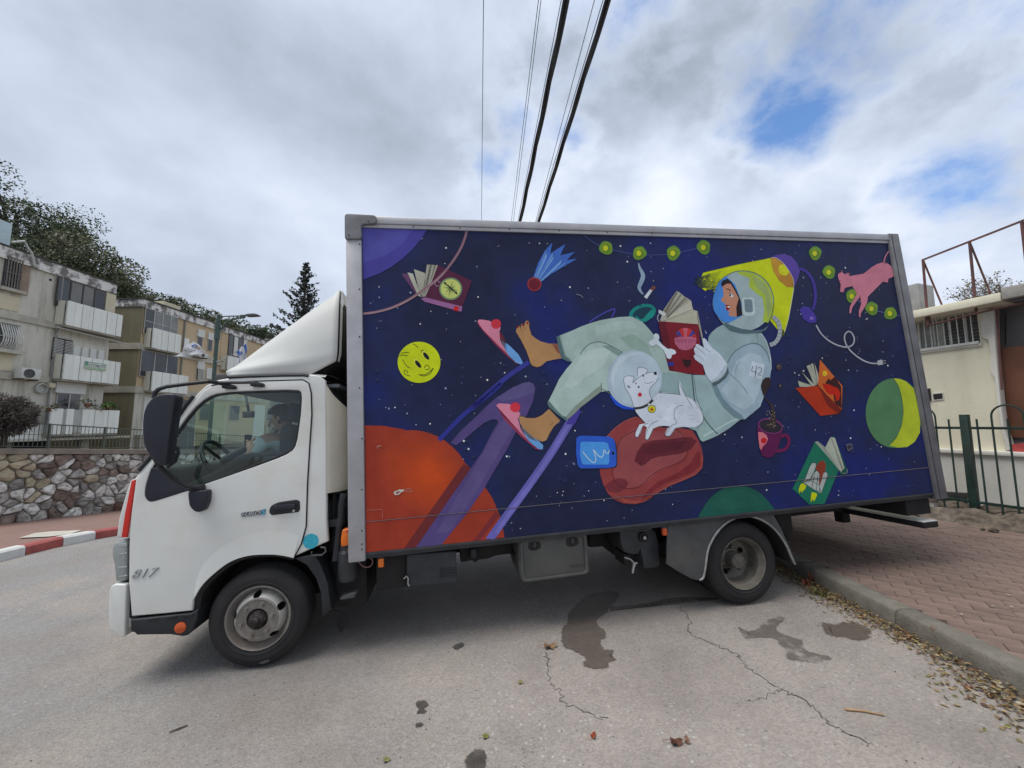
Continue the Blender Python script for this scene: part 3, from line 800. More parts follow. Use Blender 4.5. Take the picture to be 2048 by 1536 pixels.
w4 = again(w2, truck); w4.location = (rc.x, 1.95, rc.z); w4.rotation_euler = (0, 0, PI)
scuff = outl(ZH, [(605, 1385), (640, 1365), (720, 1342), (738, 1350), (725, 1368), (650, 1395)], WY)
link('tyre_scuff', side([(u - fc.x, v - fc.z) for u, v in scuff], y=-0.009, thick=0.012, bevel=0.001), mudgrey, w1)
ax = MB().tube([(fc.x, 0.3, fc.z), (fc.x, 1.6, fc.z)], 0.05, 10).tube([(rc.x, 0.3, rc.z), (rc.x, 1.7, rc.z)], 0.06, 10).ball((rc.x, 0.95, rc.z), 0.17, 10)
obj('axle', ax, dull_black, truck, smooth=True)
# ---- chassis and the things hung below the box
xr = T(1872, 985, 0).x
ztop, zbot = T(*(680 + 500 / 3.84, 420 + 66 / 3.84), 0).z, 0.748
for yy in (0.62, 1.42):
    mb = MB().box(fc.x - 0.9, 4.75, yy, yy + 0.09, 0.50, 0.70)
    obj('chassis_rail', mb, dull_black, truck, bevel=0.01)
for k in range(8):
    x = 0.15 + k * 0.66
    obj('cross_bearer', MB().box(x, x + 0.06, 0.06, 2.1, 0.69, 0.747), dull_black, truck)
obj('floor_edge', MB().box(-0.02, xr + 0.02, 0.012, 0.05, 0.70, 0.748), darkgrey, truck, bevel=0.004)
obj('engine', MB().box(-1.1, -0.02, 0.45, 1.5, 0.35, 0.95).box(-0.35, -0.04, 0.25, 1.6, 0.3, 0.66), dull_black, truck, bevel=0.03)
# orange side lamp and hoses between cab and box
q0, q1 = T(*ZG(222, 980), 0.06), T(*ZG(285, 1080), 0.06)
g = outl(ZG, [(232, 985), (268, 978), (283, 985), (286, 1030), (282, 1068), (226, 1080), (224, 1040)], 0.04)
mb = MB(); mb.prism([(u, 0.03, v) for u, v in g], (0, 0.06, 0))
lam = obj('side_lamp', mb, orange, truck, bevel=0.012, seg=3)
obj('lamp_screw', MB().lathe([(0, -0.004), (0.008, -0.004), (0.008, 0.01)], 12, Matrix.Translation((T(*ZG(260, 994), 0.03).x, 0.03, T(*ZG(260, 994), 0.03).z))), red_strip, lam)
obj('air_hose', MB().tube(spline([tuple(T(*ZG(*p), 0.12)) for p in [(238, 790), (226, 850), (222, 920), (212, 980), (204, 1060), (192, 1155)]]), 0.022, 8), darkgrey, truck, smooth=True)
obj('air_hose', MB().tube(spline([tuple(T(*ZG(*p), 0.2)) for p in [(190, 770), (182, 870), (190, 980), (180, 1090)]]), 0.016, 8), dull_black, truck, smooth=True)
obj('grab_loop', MB().tube([tuple(T(*ZG(*p), 0.05)) for p in [(66, 1105), (62, 1128), (120, 1125), (142, 1105), (138, 1085), (112, 1082)]], 0.007, 6), mudgrey, truck, smooth=True)
obj('filter_canister', MB().lathe([(0, 0), (0.06, 0), (0.07, 0.03), (0.07, 0.2), (0.055, 0.22), (0.055, 0.26), (0, 0.26)], 20, Matrix.Translation(T(*ZG(262, 1260), 0.14)) @ Matrix.Rotation(PI / 2, 4, 'X')), darkgrey, truck, smooth=True)
g = outl(ZU, [(136, 742), (205, 708), (250, 700), (232, 738), (140, 752)], 0.08)
link('lower_bracket', side(g, y=0.08, thick=0.12, bevel=0.006), mudgrey, truck)
obj('wiring', MB().tube(spline([tuple(T(*ZU(*p), 0.03)) for p in [(190, 400), (200, 450), (255, 490), (320, 462), (358, 480), (345, 520), (300, 525), (262, 490)]]), 0.0035, 5), mat('pink_wire', (0.25, 0.12, 0.11), rough=0.5), truck, smooth=True)
def lamp(Zf, x0, y0, x1, y1, yy, m, name='marker_light'):
    a, b = T(*Zf(x0, y0), yy), T(*Zf(x1, y1), yy)
    return obj(name, MB().box(min(a.x, b.x), max(a.x, b.x), yy, yy + 0.03, min(a.z, b.z), max(a.z, b.z)), m, truck, bevel=0.006)
lamp(ZU, 395, 472, 435, 528, 0.02, orange); lamp(ZU, 396, 445, 434, 470, 0.03, darkgrey, 'lamp_bracket')
lamp(ZR, 572, 305, 613, 358, 0.02, amber); lamp(ZR, 568, 250, 608, 305, 0.03, greybox, 'lamp_bracket')
# battery cover and the ribbed box behind it
def hang(Zf, pts, y, depth, m, name, bevel=0.015, seg=3, r=None):
    g = outl(Zf, pts, y)
    if r: g = rounded(g, r)
    mb = MB(); mb.prism([(u, y, v) for u, v in g], (0, depth, 0))
    return obj(name, mb, m, truck, bevel=bevel, seg=seg)
hang(ZU, [(385, 440), (590, 430), (590, 660), (395, 695), (385, 690)], 0.16, 0.4, dull_black, 'battery_box')
bx = hang(ZU, [(588, 440), (925, 415), (932, 500), (935, 610), (928, 634), (590, 668)], 0.10, 0.5, darkgrey, 'exhaust_cover', 0.012)
for k in range(5):
    y_ = 535 + k * 14
    g = outl(ZU, [(820, y_), (930, y_ - 5), (930, y_ + 2), (820, y_ + 7)], 0.10)
    link('cover_rib', side(g, y=0.092, thick=0.02, bevel=0.003), darkgrey, bx)
obj('latch_hook', MB().tube([tuple(T(*ZU(*p), 0.09)) for p in [(572, 605), (590, 588), (602, 600), (600, 640), (610, 655)]], 0.006, 6), dull_silver, bx, smooth=True)
hang(ZU, [(950, 380), (1370, 360), (1345, 430), (1200, 450), (1150, 470), (1080, 480), (1060, 500), (1040, 480), (1000, 490), (960, 495)], 0.35, 0.4, dull_black, 'cross_member', 0.01)
hang(ZU, [(1020, 400), (1075, 395), (1075, 470), (1020, 475)], 0.3, 0.2, darkgrey, 'air_tank', 0.02)
# grey tool box
tb = hang(ZU, [(1352, 345), (1825, 290), (1838, 560), (1820, 578), (1400, 634), (1378, 622), (1362, 560)], 0.06, 0.45, greybox, 'tool_box', 0.02, 3)
g_o = outl(ZU, [(1362, 350), (1815, 296), (1832, 556), (1815, 572), (1402, 627), (1386, 618), (1372, 560)], 0.06)
g_i = outl(ZU, [(1382, 362), (1796, 312), (1810, 542), (1796, 556), (1412, 606), (1402, 600), (1390, 552)], 0.06)
link('lid_rim', side(g_o, [rounded(g_i, 0.02)], y=0.046, thick=0.02, bevel=0.006, r=0.03), greybox, tb)
for c_ in ((1466, 372), (1725, 345)):
    g = outl(ZU, [(c_[0] - 42, c_[1] + 30), (c_[0] - 40, c_[1] - 5), (c_[0] - 22, c_[1] - 34), (c_[0] + 18, c_[1] - 38), (c_[0] + 40, c_[1] - 5), (c_[0] + 42, c_[1] + 24), (c_[0] + 10, c_[1] + 40), (c_[0] - 20, c_[1] + 42)], 0.05)
    l_ = link('latch_recess', side(g, y=0.052, thick=0.02, bevel=0.003), dull_black, tb)
    g = outl(ZU, [(c_[0] - 12, c_[1] + 20), (c_[0] - 12, c_[1] - 20), (c_[0] + 8, c_[1] - 22), (c_[0] + 10, c_[1] + 18)], 0.05)
    link('latch', side(g, y=0.04, thick=0.02, bevel=0.004), darkgrey, l_)
g = outl(ZU, [(1705, 518), (1797, 506), (1797, 511), (1705, 523)], 0.06)
link('lid_slot', side(g, y=0.053, thick=0.02, bevel=0.001), darkgrey, tb)
hang(ZU, [(1326, 440), (1362, 420), (1372, 560), (1355, 530), (1330, 500)], 0.2, 0.3, dull_black, 'tool_box_hanger')
hang(ZU, [(1838, 300), (2048, 270), (2048, 380), (1838, 395)], 0.5, 0.3, dull_black, 'cross_member')
# spare tank in front of the rear wheel
tk = hang(ZR, [(232, 300), (300, 290), (470, 285), (520, 330), (545, 420), (552, 590), (515, 615), (425, 622), (415, 540), (400, 470), (385, 505), (330, 512), (268, 490), (240, 410)], 0.16, 0.4, darkgrey, 'fluid_tank', 0.03, 3)
hang(ZR, [(268, 500), (330, 515), (300, 605), (272, 598)], 0.2, 0.2, dull_black, 'tank_bracket')
hang(ZR, [(182, 330), (240, 310), (262, 500), (190, 520)], 0.4, 0.3, dull_black, 'cross_member')
fcap = T(*ZR(418, 370), 0.15)
obj('filler_cap', MB().lathe([(0, -0.03), (0.018, -0.03), (0.02, -0.02), (0.04, -0.018), (0.042, 0.02)], 24, Matrix.Translation((fcap.x, 0.155, fcap.z))), dull_black, tk, smooth=True)
obj('cap_button', MB().lathe([(0, -0.036), (0.014, -0.036), (0.014, -0.02)], 16, Matrix.Translation((fcap.x, 0.155, fcap.z))), dull_silver, tk)
obj('drain_valve', MB().tube([tuple(T(*ZR(*p), 0.14)) for p in [(270, 530), (318, 545), (345, 572), (372, 575)]], 0.007, 6).tube([tuple(T(*ZR(*p), 0.14)) for p in [(350, 575), (342, 610), (335, 655)]], [0.014, 0.011, 0.009], 8), dull_silver, tk, smooth=True)
obj('tank_strap', MB().tube(spline([tuple(T(*ZR(*p), 0.1)) for p in [(310, 285), (350, 310), (400, 318), (470, 305), (515, 270)]]), 0.008, 6), mudgrey, tk, smooth=True)
# mudguard: front skirt, arch sheet, flange
MGY = 0.035
inner = [(880, 700), (900, 660), (908, 560), (925, 480), (962, 390), (1025, 300), (1105, 238), (1200, 206), (1300, 216), (1395, 262), (1475, 335), (1540, 430), (1580, 520), (1600, 580)]
outer = [(1622, 583), (1600, 510), (1560, 420), (1505, 300), (1450, 200), (1420, 170), (1300, 150), (1100, 150), (900, 180), (612, 230), (606, 585), (700, 645), (800, 700), (850, 712)]
link('mudguard', side(outl(ZR, inner + outer, MGY), y=MGY, thick=0.02, bevel=0.004), mudgrey, truck)
mgo = bpy.data.objects['mudguard']
I_ = [T(*ZR(*p), MGY) for p in spline([(860, 708), (888, 690), (905, 620), (925, 480), (962, 390), (1025, 300), (1105, 238), (1200, 206), (1300, 216), (1395, 262), (1475, 335), (1540, 430), (1580, 520), (1612, 584)], n=4)]
mb = MB()
for q in I_: mb.v += [(q.x, MGY - 0.004, q.z), (q.x, 0.62, q.z + 0.02)]
mb.f = [(2 * i, 2 * i + 1, 2 * i + 3, 2 * i + 2) for i in range(len(I_) - 1)]; mb.mi = [0] * len(mb.f)
obj('arch_sheet', mb, dull_black, mgo, fix=False, smooth=True)
obj('rolled_edge', MB().tube([(q.x, MGY - 0.004, q.z) for q in I_], 0.0085, 6), mat('worn_edge', (0.32, 0.32, 0.31), rough=0.5, var=0.2, scale=20), mgo, smooth=True)
hang(ZR, [(1450, 185), (1560, 165), (1590, 195), (1602, 300), (1604, 400), (1560, 400), (1500, 290)], 0.3, 0.4, dull_black, 'mud_flap')
# rear: under-run bar, tail fittings
ub0, ub1 = T(1871, 1041, 0.05), None
mb = MB().box(ub0.x - 0.17, ub0.x, 0.03, 2.15, ub0.z - 0.055, ub0.z)
ur = obj('underrun_bar', mb, dull_black, truck, bevel=0.008)
obj('bar_top_sheet', MB().box(ub0.x - 0.165, ub0.x - 0.003, 0.035, 2.145, ub0.z, ub0.z + 0.008), mat('white_bar_paint', (0.80, 0.80, 0.78), rough=0.4, var=0.06, scale=6), ur)
for yy in (0.78, 1.45):
    obj('bar_bracket', MB().box(ub0.x - 0.2, ub0.x - 0.1, yy, yy + 0.1, ub0.z - 0.16, 0.7), dull_black, ur, bevel=0.006)
obj('tail_sill', MB().box(xr - 0.3, xr - 0.02, 0.05, 2.15, 0.55, 0.69), dull_black, truck, bevel=0.01)
hang(ZR, [(1600, 150), (1860, 115), (1860, 140), (1700, 172), (1640, 172)], 0.4, 0.3, dull_black, 'tail_member', 0.01)

# ---- cargo box
BW = 2.2
xl = -0.118
navy, nt_, N_, L_, P_ = nodes_of('navy_mural_ground')
def navy_nodes():
    tc = N_.new('ShaderNodeTexCoord')
    def nz(s, d, off, r=0.55):
        mp = N_.new('ShaderNodeMapping'); mp.inputs['Location'].default_value = off
        mp.inputs['Rotation'].default_value = (0, 0.5, 0)
        L_.new(tc.outputs['Object'], mp.inputs[0])
        n = N_.new('ShaderNodeTexNoise'); n.inputs['Scale'].default_value = s; n.inputs['Detail'].default_value = d; n.inputs['Roughness'].default_value = r
        L_.new(mp.outputs[0], n.inputs[0]); return n.outputs[0]
    cr = N_.new('ShaderNodeValToRGB'); e = cr.color_ramp.elements
    e[0].position = 0.38; e[0].color = (0.0145, 0.019, 0.056, 1)
    e[1].position = 0.64; e[1].color = (0.013, 0.021, 0.145, 1)
    x = cr.color_ramp.elements.new(0.50); x.color = (0.0165, 0.0235, 0.08, 1)
    L_.new(nz(0.9, 4, (2.2, 0, 5.1)), cr.inputs[0])
    mx = N_.new('ShaderNodeMix'); mx.data_type = 'RGBA'; mx.blend_type = 'MULTIPLY'; mx.inputs[0].default_value = 0.45
    L_.new(cr.outputs[0], mx.inputs[6])
    c2 = N_.new('ShaderNodeValToRGB'); c2.color_ramp.elements[0].position = 0.3; c2.color_ramp.elements[0].color = (0.62, 0.62, 0.66, 1); c2.color_ramp.elements[1].position = 0.7; c2.color_ramp.elements[1].color = (1.3, 1.3, 1.3, 1)
    L_.new(nz(7.0, 6, (0, 0, 0), 0.65), c2.inputs[0]); L_.new(c2.outputs[0], mx.inputs[7])
    L_.new(mx.outputs[2], P_.inputs['Base Color'])
    P_.inputs['Roughness'].default_value = 0.5; P_.inputs['Specular IOR Level'].default_value = 0.16
    bp = N_.new('ShaderNodeBump'); bp.inputs['Strength'].default_value = 0.25; bp.inputs['Distance'].default_value = 0.02
    L_.new(nz(2.2, 3, (4, 4, 4)), bp.inputs['Height']); L_.new(bp.outputs[0], P_.inputs['Normal'])
navy_nodes()
def paint_mat():
    m, nt, N, L, P = nodes_of('mural_paint')
    at = N.new('ShaderNodeAttribute'); at.attribute_name = 'Paint'
    tc = N.new('ShaderNodeTexCoord')
    n = N.new('ShaderNodeTexNoise'); n.inputs['Scale'].default_value = 5; n.inputs['Detail'].default_value = 7; n.inputs['Roughness'].default_value = 0.65
    L.new(tc.outputs['Object'], n.inputs[0])
    mr = N.new('ShaderNodeMapRange'); L.new(n.outputs[0], mr.inputs[0]); mr.inputs[1].default_value = 0.3; mr.inputs[2].default_value = 0.7; mr.inputs[3].default_value = 0.80; mr.inputs[4].default_value = 1.10
    sc = N.new('ShaderNodeVectorMath'); sc.operation = 'SCALE'; L.new(at.outputs['Color'], sc.inputs[0]); L.new(mr.outputs[0], sc.inputs['Scale'])
    L.new(sc.outputs[0], P.inputs['Base Color'])
    P.inputs['Roughness'].default_value = 0.5; P.inputs['Specular IOR Level'].default_value = 0.16
    n2 = N.new('ShaderNodeTexNoise'); n2.inputs['Scale'].default_value = 2.2; n2.inputs['Detail'].default_value = 3
    mp = N.new('ShaderNodeMapping'); mp.inputs['Location'].default_value = (4, 4, 4); mp.inputs['Rotation'].default_value = (0, 0.5, 0)
    L.new(tc.outputs['Object'], mp.inputs[0]); L.new(mp.outputs[0], n2.inputs[0])
    bp = N.new('ShaderNodeBump'); bp.inputs['Strength'].default_value = 0.2; bp.inputs['Distance'].default_value = 0.02
    L.new(n2.outputs[0], bp.inputs['Height']); L.new(bp.outputs[0], P.inputs['Normal'])
    return m
mural = paint_mat()
panel = obj('side_panel', MB().box(0.0, xr, 0.0, 0.04, zbot, T(724, 455, 0).z), navy, truck)
zpt = T(724, 455, 0).z
xpost0, xpost1 = T(1772, 470, 0).x, T(1797, 470, 0).x
obj('top_rail', MB().box(0.10, xpost0, -0.022, 0.06, zpt + 0.026, ztop), alu, truck, bevel=0.006)
obj('top_rail_lip', MB().box(0.0, xpost0, -0.012, 0.055, zpt - 0.004, zpt + 0.026), alu, truck, bevel=0.003)
obj('corner_post', MB().box(xl, -0.001, -0.022, 0.10, zbot - 0.055, zpt - 0.11), alu, truck, bevel=0.012)
g = [(xl - 0.006, ztop + 0.010), (0.115, ztop + 0.004), (0.12, zpt + 0.02), (0.0, zpt + 0.008), (0.004, zpt - 0.115), (xl - 0.006, zpt - 0.12)]
link('corner_casting', plate(rounded(g, 0.03), [], 0.1, 0.01, lambda u, v, w: Vector((u, 0.015 + w, v))), alu_grey, truck)
rp = MB().box(xpost0, xpost1 - 0.028, -0.024, 0.10, zbot - 0.06, ztop + 0.01)
rpo = obj('rear_post', rp, alu_grey, truck, bevel=0.01)
obj('post_groove', MB().box(xpost0 + 0.03, xpost0 + 0.036, -0.027, 0.0, zbot - 0.04, ztop - 0.01), darkgrey, rpo)
for k in range(5):
    z_ = zbot + 0.2 + k * 0.52
    obj('door_hinge', MB().box(xpost1 - 0.032, xpost1 - 0.018, -0.012, 0.05, z_, z_ + 0.12), alu_grey, rpo, bevel=0.005)
obj('bottom_trim', MB().box(0.0, xpost0, -0.006, 0.05, zbot - 0.022, zbot - 0.001), darkgrey, truck, bevel=0.003)
obj('box_roof', MB().box(xl + 0.02, xpost1, 0.06, BW, ztop - 0.05, ztop), mat('box_roof_white', (0.6, 0.6, 0.58), rough=0.5), truck)
obj('front_wall', MB().box(xl, xl + 0.04, 0.10, BW, zbot - 0.05, ztop - 0.05), mat('box_wall_white', (0.62, 0.62, 0.6), rough=0.5), truck)
obj('far_side_panel', MB().box(xl + 0.04, xpost1, BW - 0.04, BW, zbot - 0.05, ztop - 0.05), bpy.data.materials['box_wall_white'], truck)
obj('rear_door', MB().box(xpost1 - 0.07, xpost1 - 0.03, 0.10, BW - 0.04, zbot - 0.05, ztop - 0.05), bpy.data.materials['box_wall_white'], truck)
obj('box_floor', MB().box(xl + 0.04, xpost1 - 0.03, 0.06, BW - 0.04, zbot, zbot + 0.03), dull_black, truck)
ZA = lambda x, y: (680 + x / 3.84, 420 + y / 3.84)
ZB = lambda x, y: (680 + x / 3.84, 780 + y / 3.84)
ZC = lambda x, y: (1160 + x / 3.84, 440 + y / 3.84)
ZDD = lambda x, y: (1160 + x / 3.84, 780 + y / 3.84)
ZE = lambda x, y: (1560 + x / 2.4, 440 + y / 2.4)
rv = MB().lathe([(0, -0.005), (0.005, -0.004), (0.007, 0.0)], 10).mesh('rivet')
rivet_mat = mat('dark_rivet', (0.1, 0.1, 0.1), rough=0.5, metal=0.3)
rv.materials.append(rivet_mat)
sp_ = [(ZA(150, y), -0.022) for y in (262, 607, 972, 1367)] + [(ZB(168, y), -0.022) for y in (373, 765, 1080, 1185, 1225)]
sp_ += [(ZA(x, 130 + (x - 565) * 0.026), -0.012) for x in (565, 922, 1300, 1683)] + [(ZC(x, y), -0.012) for x, y in ((210, 96), (555, 105), (905, 110), (1235, 119), (1555, 128))] + [(ZE(188, 86), -0.012), (ZE(358, 90), -0.012)]
for p, y in sp_ + [(ZA(218, 85), -0.036), (ZA(68, 190), -0.036)]:
    q = T(*p, y); o = link('rivet', rv, None, truck); o.location = (q.x, y, q.z)

# ---- the mural: every painted figure a part of the panel, coat over coat
GAIN = 1.12
class Paint:
    def __init__(s, name, base): s.name, s.v, s.f, s.c, s.L = name, [], [], [], base
    def poly(s, Z, pts, c, dl=0, smooth=0):
        if smooth: pts = spline(pts, True, smooth)
        y = -(0.0016 + 0.00022 * (s.L + dl))
        b = len(s.v)
        for p in pts:
            q = T(*Z(*p), 0); s.v.append((min(max(q.x, 0.0015), xpost0 - 0.002), y, min(max(q.z, zbot + 0.001), zpt - 0.006)))
        s.f.append(tuple(range(b, b + len(pts)))); s.c.append(lin(c))
        return s
    def ell(s, Z, cx, cy, rx, ry, c, dl=0, rot=0, n=36):
        a = math.radians(rot)
        return s.poly(Z, [(cx + rx * math.cos(t) * math.cos(a) - ry * math.sin(t) * math.sin(a), cy + rx * math.cos(t) * math.sin(a) + ry * math.sin(t) * math.cos(a)) for t in [2 * PI * k / n for k in range(n)]], c, dl)
    def line(s, Z, pts, w, c, dl=0, n=5, taper=False):
        if n > 1 and len(pts) > 2: pts = spline(pts, False, n)
        y = -(0.0016 + 0.00022 * (s.L + dl)); k = len(pts)
        L_, R_ = [], []
        for i, p in enumerate(pts):
            a, b = pts[max(0, i - 1)], pts[min(k - 1, i + 1)]
            dx, dy = b[0] - a[0], b[1] - a[1]; l = math.hypot(dx, dy) or 1
            h = w / 2 * ((0.25 + 0.75 * math.sin(PI * i / (k - 1))) if taper else 1)
            L_.append((p[0] - dy / l * h, p[1] + dx / l * h)); R_.append((p[0] + dy / l * h, p[1] - dx / l * h))
        b0 = len(s.v)
        for p in L_ + R_:
            q = T(*Z(*p), 0); s.v.append((min(max(q.x, 0.0015), xpost0 - 0.002), y, min(max(q.z, zbot + 0.001), zpt - 0.006)))
        for i in range(k - 1):
            s.f.append((b0 + i, b0 + i + 1, b0 + k + i + 1, b0 + k + i)); s.c.append(lin(c))
        return s
    def done(s, label=None, kind=None):
        me = bpy.data.meshes.new(s.name); me.from_pydata(s.v, [], s.f)
        at = me.color_attributes.new('Paint', 'FLOAT_COLOR', 'CORNER')
        for p, c in zip(me.polygons, s.c):
            for li in p.loop_indices: at.data[li].color = (*[v * GAIN for v in c], 1)
        bm = bmesh.new(); bm.from_mesh(me)
        for f in bm.faces:
            f.normal_update()
            if f.normal.y > 0: f.normal_flip()
        bmesh.ops.triangulate(bm, faces=[f for f in bm.faces if len(f.verts) > 4])
        bm.to_mesh(me); bm.free()
        return link(s.name, me, mural, panel, label=label, kind=kind)
def blend(a, b, t): return tuple(x * (1 - t) + y * t for x, y in zip(a, b))
# stars
P = Paint('painted_stars', 1); rnd = random.Random(5)
for k in range(420):
    x, z = rnd.uniform(0.05, xr - 0.15), rnd.uniform(zbot + 0.05, zpt - 0.05)
    r = rnd.choice((0.0022, 0.003, 0.004, 0.006, 0.008 if rnd.random() < .6 else .004)); b = len(P.v)
    c = rnd.choice(((150, 160, 180), (200, 205, 210), (225, 225, 220), (120, 130, 160)))
    for j in range(8): P.v.append((x + r * math.cos(j * PI / 4), -0.0018, z + r * math.sin(j * PI / 4)))
    P.f.append(tuple(range(b, b + 8))); P.c.append(lin(c))
P.done(kind='stuff')
P = Paint('painted_glow', 0)
for k in range(9):
    pass
# purple planet and orbit
Paint('painted_planet', 2).poly(ZA, [(168, 140), (665, 155), (630, 215), (560, 300), (480, 375), (390, 440), (300, 490), (180, 535)], (72, 66, 150)).poly(ZA, [(168, 140), (560, 150), (470, 270), (350, 350), (178, 410)], (80, 78, 158), 1).done('purple planet filling the front top corner')
# Saturn-like planet
P = Paint('painted_planet', 2)
P.poly(ZB, [(192, 272), (330, 275), (470, 298), (640, 345), (770, 405), (880, 480), (1000, 600), (1110, 740), (1170, 830), (1210, 920), (1245, 1020), (1262, 1132), (1100, 1160), (200, 1248)], (152, 56, 38))
for k in range(14):
    t = k / 13
    P.ell(ZB, 640 + 60 * t, 640 + 30 * t, 330 * (1 - t) + 60, 240 * (1 - t) + 60, blend((154, 58, 38), (190, 72, 28), t), 1 + k * 0.12, 35)
P.poly(ZB, [(490, 1218), (590, 1210), (1005, 600), (950, 565)], (108, 44, 46), 3)
P.poly(ZB, [(1020, 1168), (1075, 1163), (1225, 960), (1195, 930)], (120, 46, 50), 3)
P.done('orange and red planet in the front bottom corner')
P = Paint('painted_planet_ring', 7)
RB = [(585, 1210), (1005, 600), (1090, 480), (1165, 330), (1215, 250), (1205, 228), (1170, 225), (1110, 250), (1040, 305), (960, 375), (890, 425), (850, 405), (930, 310), (1040, 210), (1130, 120), (1200, 60), (1330, -22), (1400, -52), (1450, -62), (1485, -47), (1500, -12), (1480, 90), (1430, 200), (1340, 340), (1280, 460), (1190, 610), (1110, 750), (980, 940), (780, 1190)]
P.poly(ZB, RB, (84, 70, 122))
P.poly(ZB, [(1005, 640), (1090, 500), (1200, 300), (1300, 180), (1360, 240), (1200, 520), (1000, 860), (840, 1090), (740, 1100)], (92, 80, 128), 1)
P.poly(ZB, [(1200, 60), (1330, -22), (1400, -52), (1450, -62), (1485, -47), (1490, 20), (1380, 60), (1250, 90)], (92, 84, 132), 1)
P.done()
P = Paint('painted_streak', 6)
P.line(ZB, [(1240, -50), (1120, 55), (950, 190), (760, 385)], 34, (48, 52, 138), 0, 6)
P.line(ZA, [(1450, 1170), (1300, 1270), (1150, 1395), (1010, 1530)], 36, (56, 58, 142), 0, 6)
P.done()
P = Paint('painted_streak', 7)
P.line(ZB, [(1142, 1158), (1265, 985), (1440, 745), (1610, 500), (1770, 240)], 62, (100, 97, 172), 0, 6)
P.line(ZB, [(1200, 1100), (1300, 950), (1460, 730), (1620, 490), (1765, 250)], 30, (116, 112, 186), 1, 6)
P.poly(ZB, [(1735, 265), (1800, 265), (1850, 165), (1830, 130), (1760, 215)], (72, 62, 150), 2)
P.done()
Paint('painted_orbit', 9).line(ZA, [(175, 797), (260, 787), (380, 757), (500, 705), (620, 630), (720, 555), (800, 480), (870, 390), (925, 300), (960, 215), (975, 150)], 19, (138, 104, 116), 0, 5).line(ZA, [(175, 799), (260, 790), (380, 761), (500, 709), (620, 635), (720, 560), (800, 486)], 9, (158, 128, 132), 1, 5).done()
# compass book
P = Paint('painted_book', 4)
pg = (176, 176, 158); pd = (120, 118, 108)
P.poly(ZA, [(472, 490), (518, 490), (612, 645), (580, 645)], (98, 62, 98))
for q, c in (([(518, 480), (560, 490), (625, 668), (600, 660)], pg), ([(568, 455), (652, 485), (658, 560), (632, 655), (612, 640)], blend(pg, pd, .15)), ([(668, 420), (755, 425), (700, 580), (655, 665), (628, 668), (652, 520)], blend(pg, pd, .3)), ([(690, 425), (706, 420), (668, 600), (640, 660), (660, 560)], pd), ([(725, 424), (735, 424), (700, 540), (690, 560)], pd)):
    P.poly(ZA, q, c, 1)
P.poly(ZA, [(752, 424), (1012, 545), (938, 748), (650, 678), (690, 590)], (84, 36, 62), 2)
P.poly(ZA, [(620, 680), (655, 672), (940, 742), (932, 782), (650, 705)], (150, 100, 146), 3)
P.poly(ZA, [(880, 738), (916, 745), (906, 778), (870, 772)], (190, 36, 34), 4)
P.ell(ZA, 850, 606, 88, 86, (112, 140, 104), 3).ell(ZA, 850, 606, 76, 74, (192, 202, 112), 4)
for k in range(8):
    a = k * PI / 4 + 0.25; r = 66 if k % 2 == 0 else 46
    P.poly(ZA, [(850 + r * math.cos(a), 606 + r * math.sin(a)), (850 + 12 * math.cos(a + .7), 606 + 12 * math.sin(a + .7)), (850, 606), (850 + 12 * math.cos(a - .7), 606 + 12 * math.sin(a - .7))], (130, 146, 84), 5)
P.line(ZA, [(800, 560), (898, 642)], 9, (40, 34, 44), 6, 1).poly(ZA, [(905, 652), (880, 640), (895, 625)], (40, 34, 44), 6).poly(ZA, [(797, 572), (820, 560), (800, 552)], (40, 34, 44), 6)
P.line(ZA, [(768, 560), (748, 545), (730, 560), (738, 584), (760, 582)], 6, (140, 122, 132), 4, 4)
P.done('maroon book with a yellow compass on its cover')
# comet
P = Paint('painted_comet', 4)
P.poly(ZA, [(1482, 522), (1520, 410), (1575, 310), (1630, 250), (1615, 335), (1730, 262), (1690, 350), (1805, 322), (1740, 385), (1822, 375), (1740, 422), (1620, 492), (1545, 552)], (62, 104, 184))
for q in ([(1490, 520), (1582, 310), (1588, 362), (1512, 528)], [(1517, 528), (1632, 332), (1640, 372), (1532, 534)], [(1534, 538), (1704, 372), (1695, 415), (1547, 550)], [(1560, 536), (1740, 396), (1720, 420), (1600, 505)]): P.poly(ZA, q, (108, 152, 208), 1)
for a, b in (((1500, 520), (1592, 300)), ((1520, 530), (1650, 330)), ((1538, 540), (1710, 368))): P.line(ZA, [a, b], 4, (46, 70, 130), 2, 1)
P.ell(ZA, 1492, 571, 55, 53, (148, 52, 60), 2).ell(ZA, 1492, 571, 44, 42, (106, 28, 44), 3)
P.done()
# yellow moon with a plain smiling face
P = Paint('painted_moon', 4)
P.ell(ZA, 607, 1170, 164, 158, (192, 206, 22), 0, 0, 56)
dk = (62, 66, 30)
P.ell(ZA, 656, 1115, 24, 42, (206, 214, 60), 1, -38).ell(ZA, 662, 1122, 15, 34, (30, 34, 30), 2, -38)
P.ell(ZA, 594, 1178, 24, 42, (206, 214, 60), 1, -38).ell(ZA, 600, 1184, 15, 34, (30, 34, 30), 2, -38)
for q in ([(560, 1028), (582, 1040), (600, 1058)], [(468, 1102), (500, 1094), (530, 1094)], [(455, 1120), (490, 1114), (520, 1122)], [(480, 1150), (510, 1195), (540, 1215)], [(604, 1264), (645, 1275), (690, 1256), (718, 1214)], [(612, 1264), (650, 1264), (688, 1242), (718, 1214)], [(648, 1215), (660, 1192), (684, 1202), (682, 1222), (655, 1226)], [(540, 1276), (500, 1262), (492, 1236), (512, 1234), (520, 1256)], [(630, 1095), (625, 1080), (645, 1078)]):
    P.line(ZA, q, 5, dk, 3, 4)
P.done()
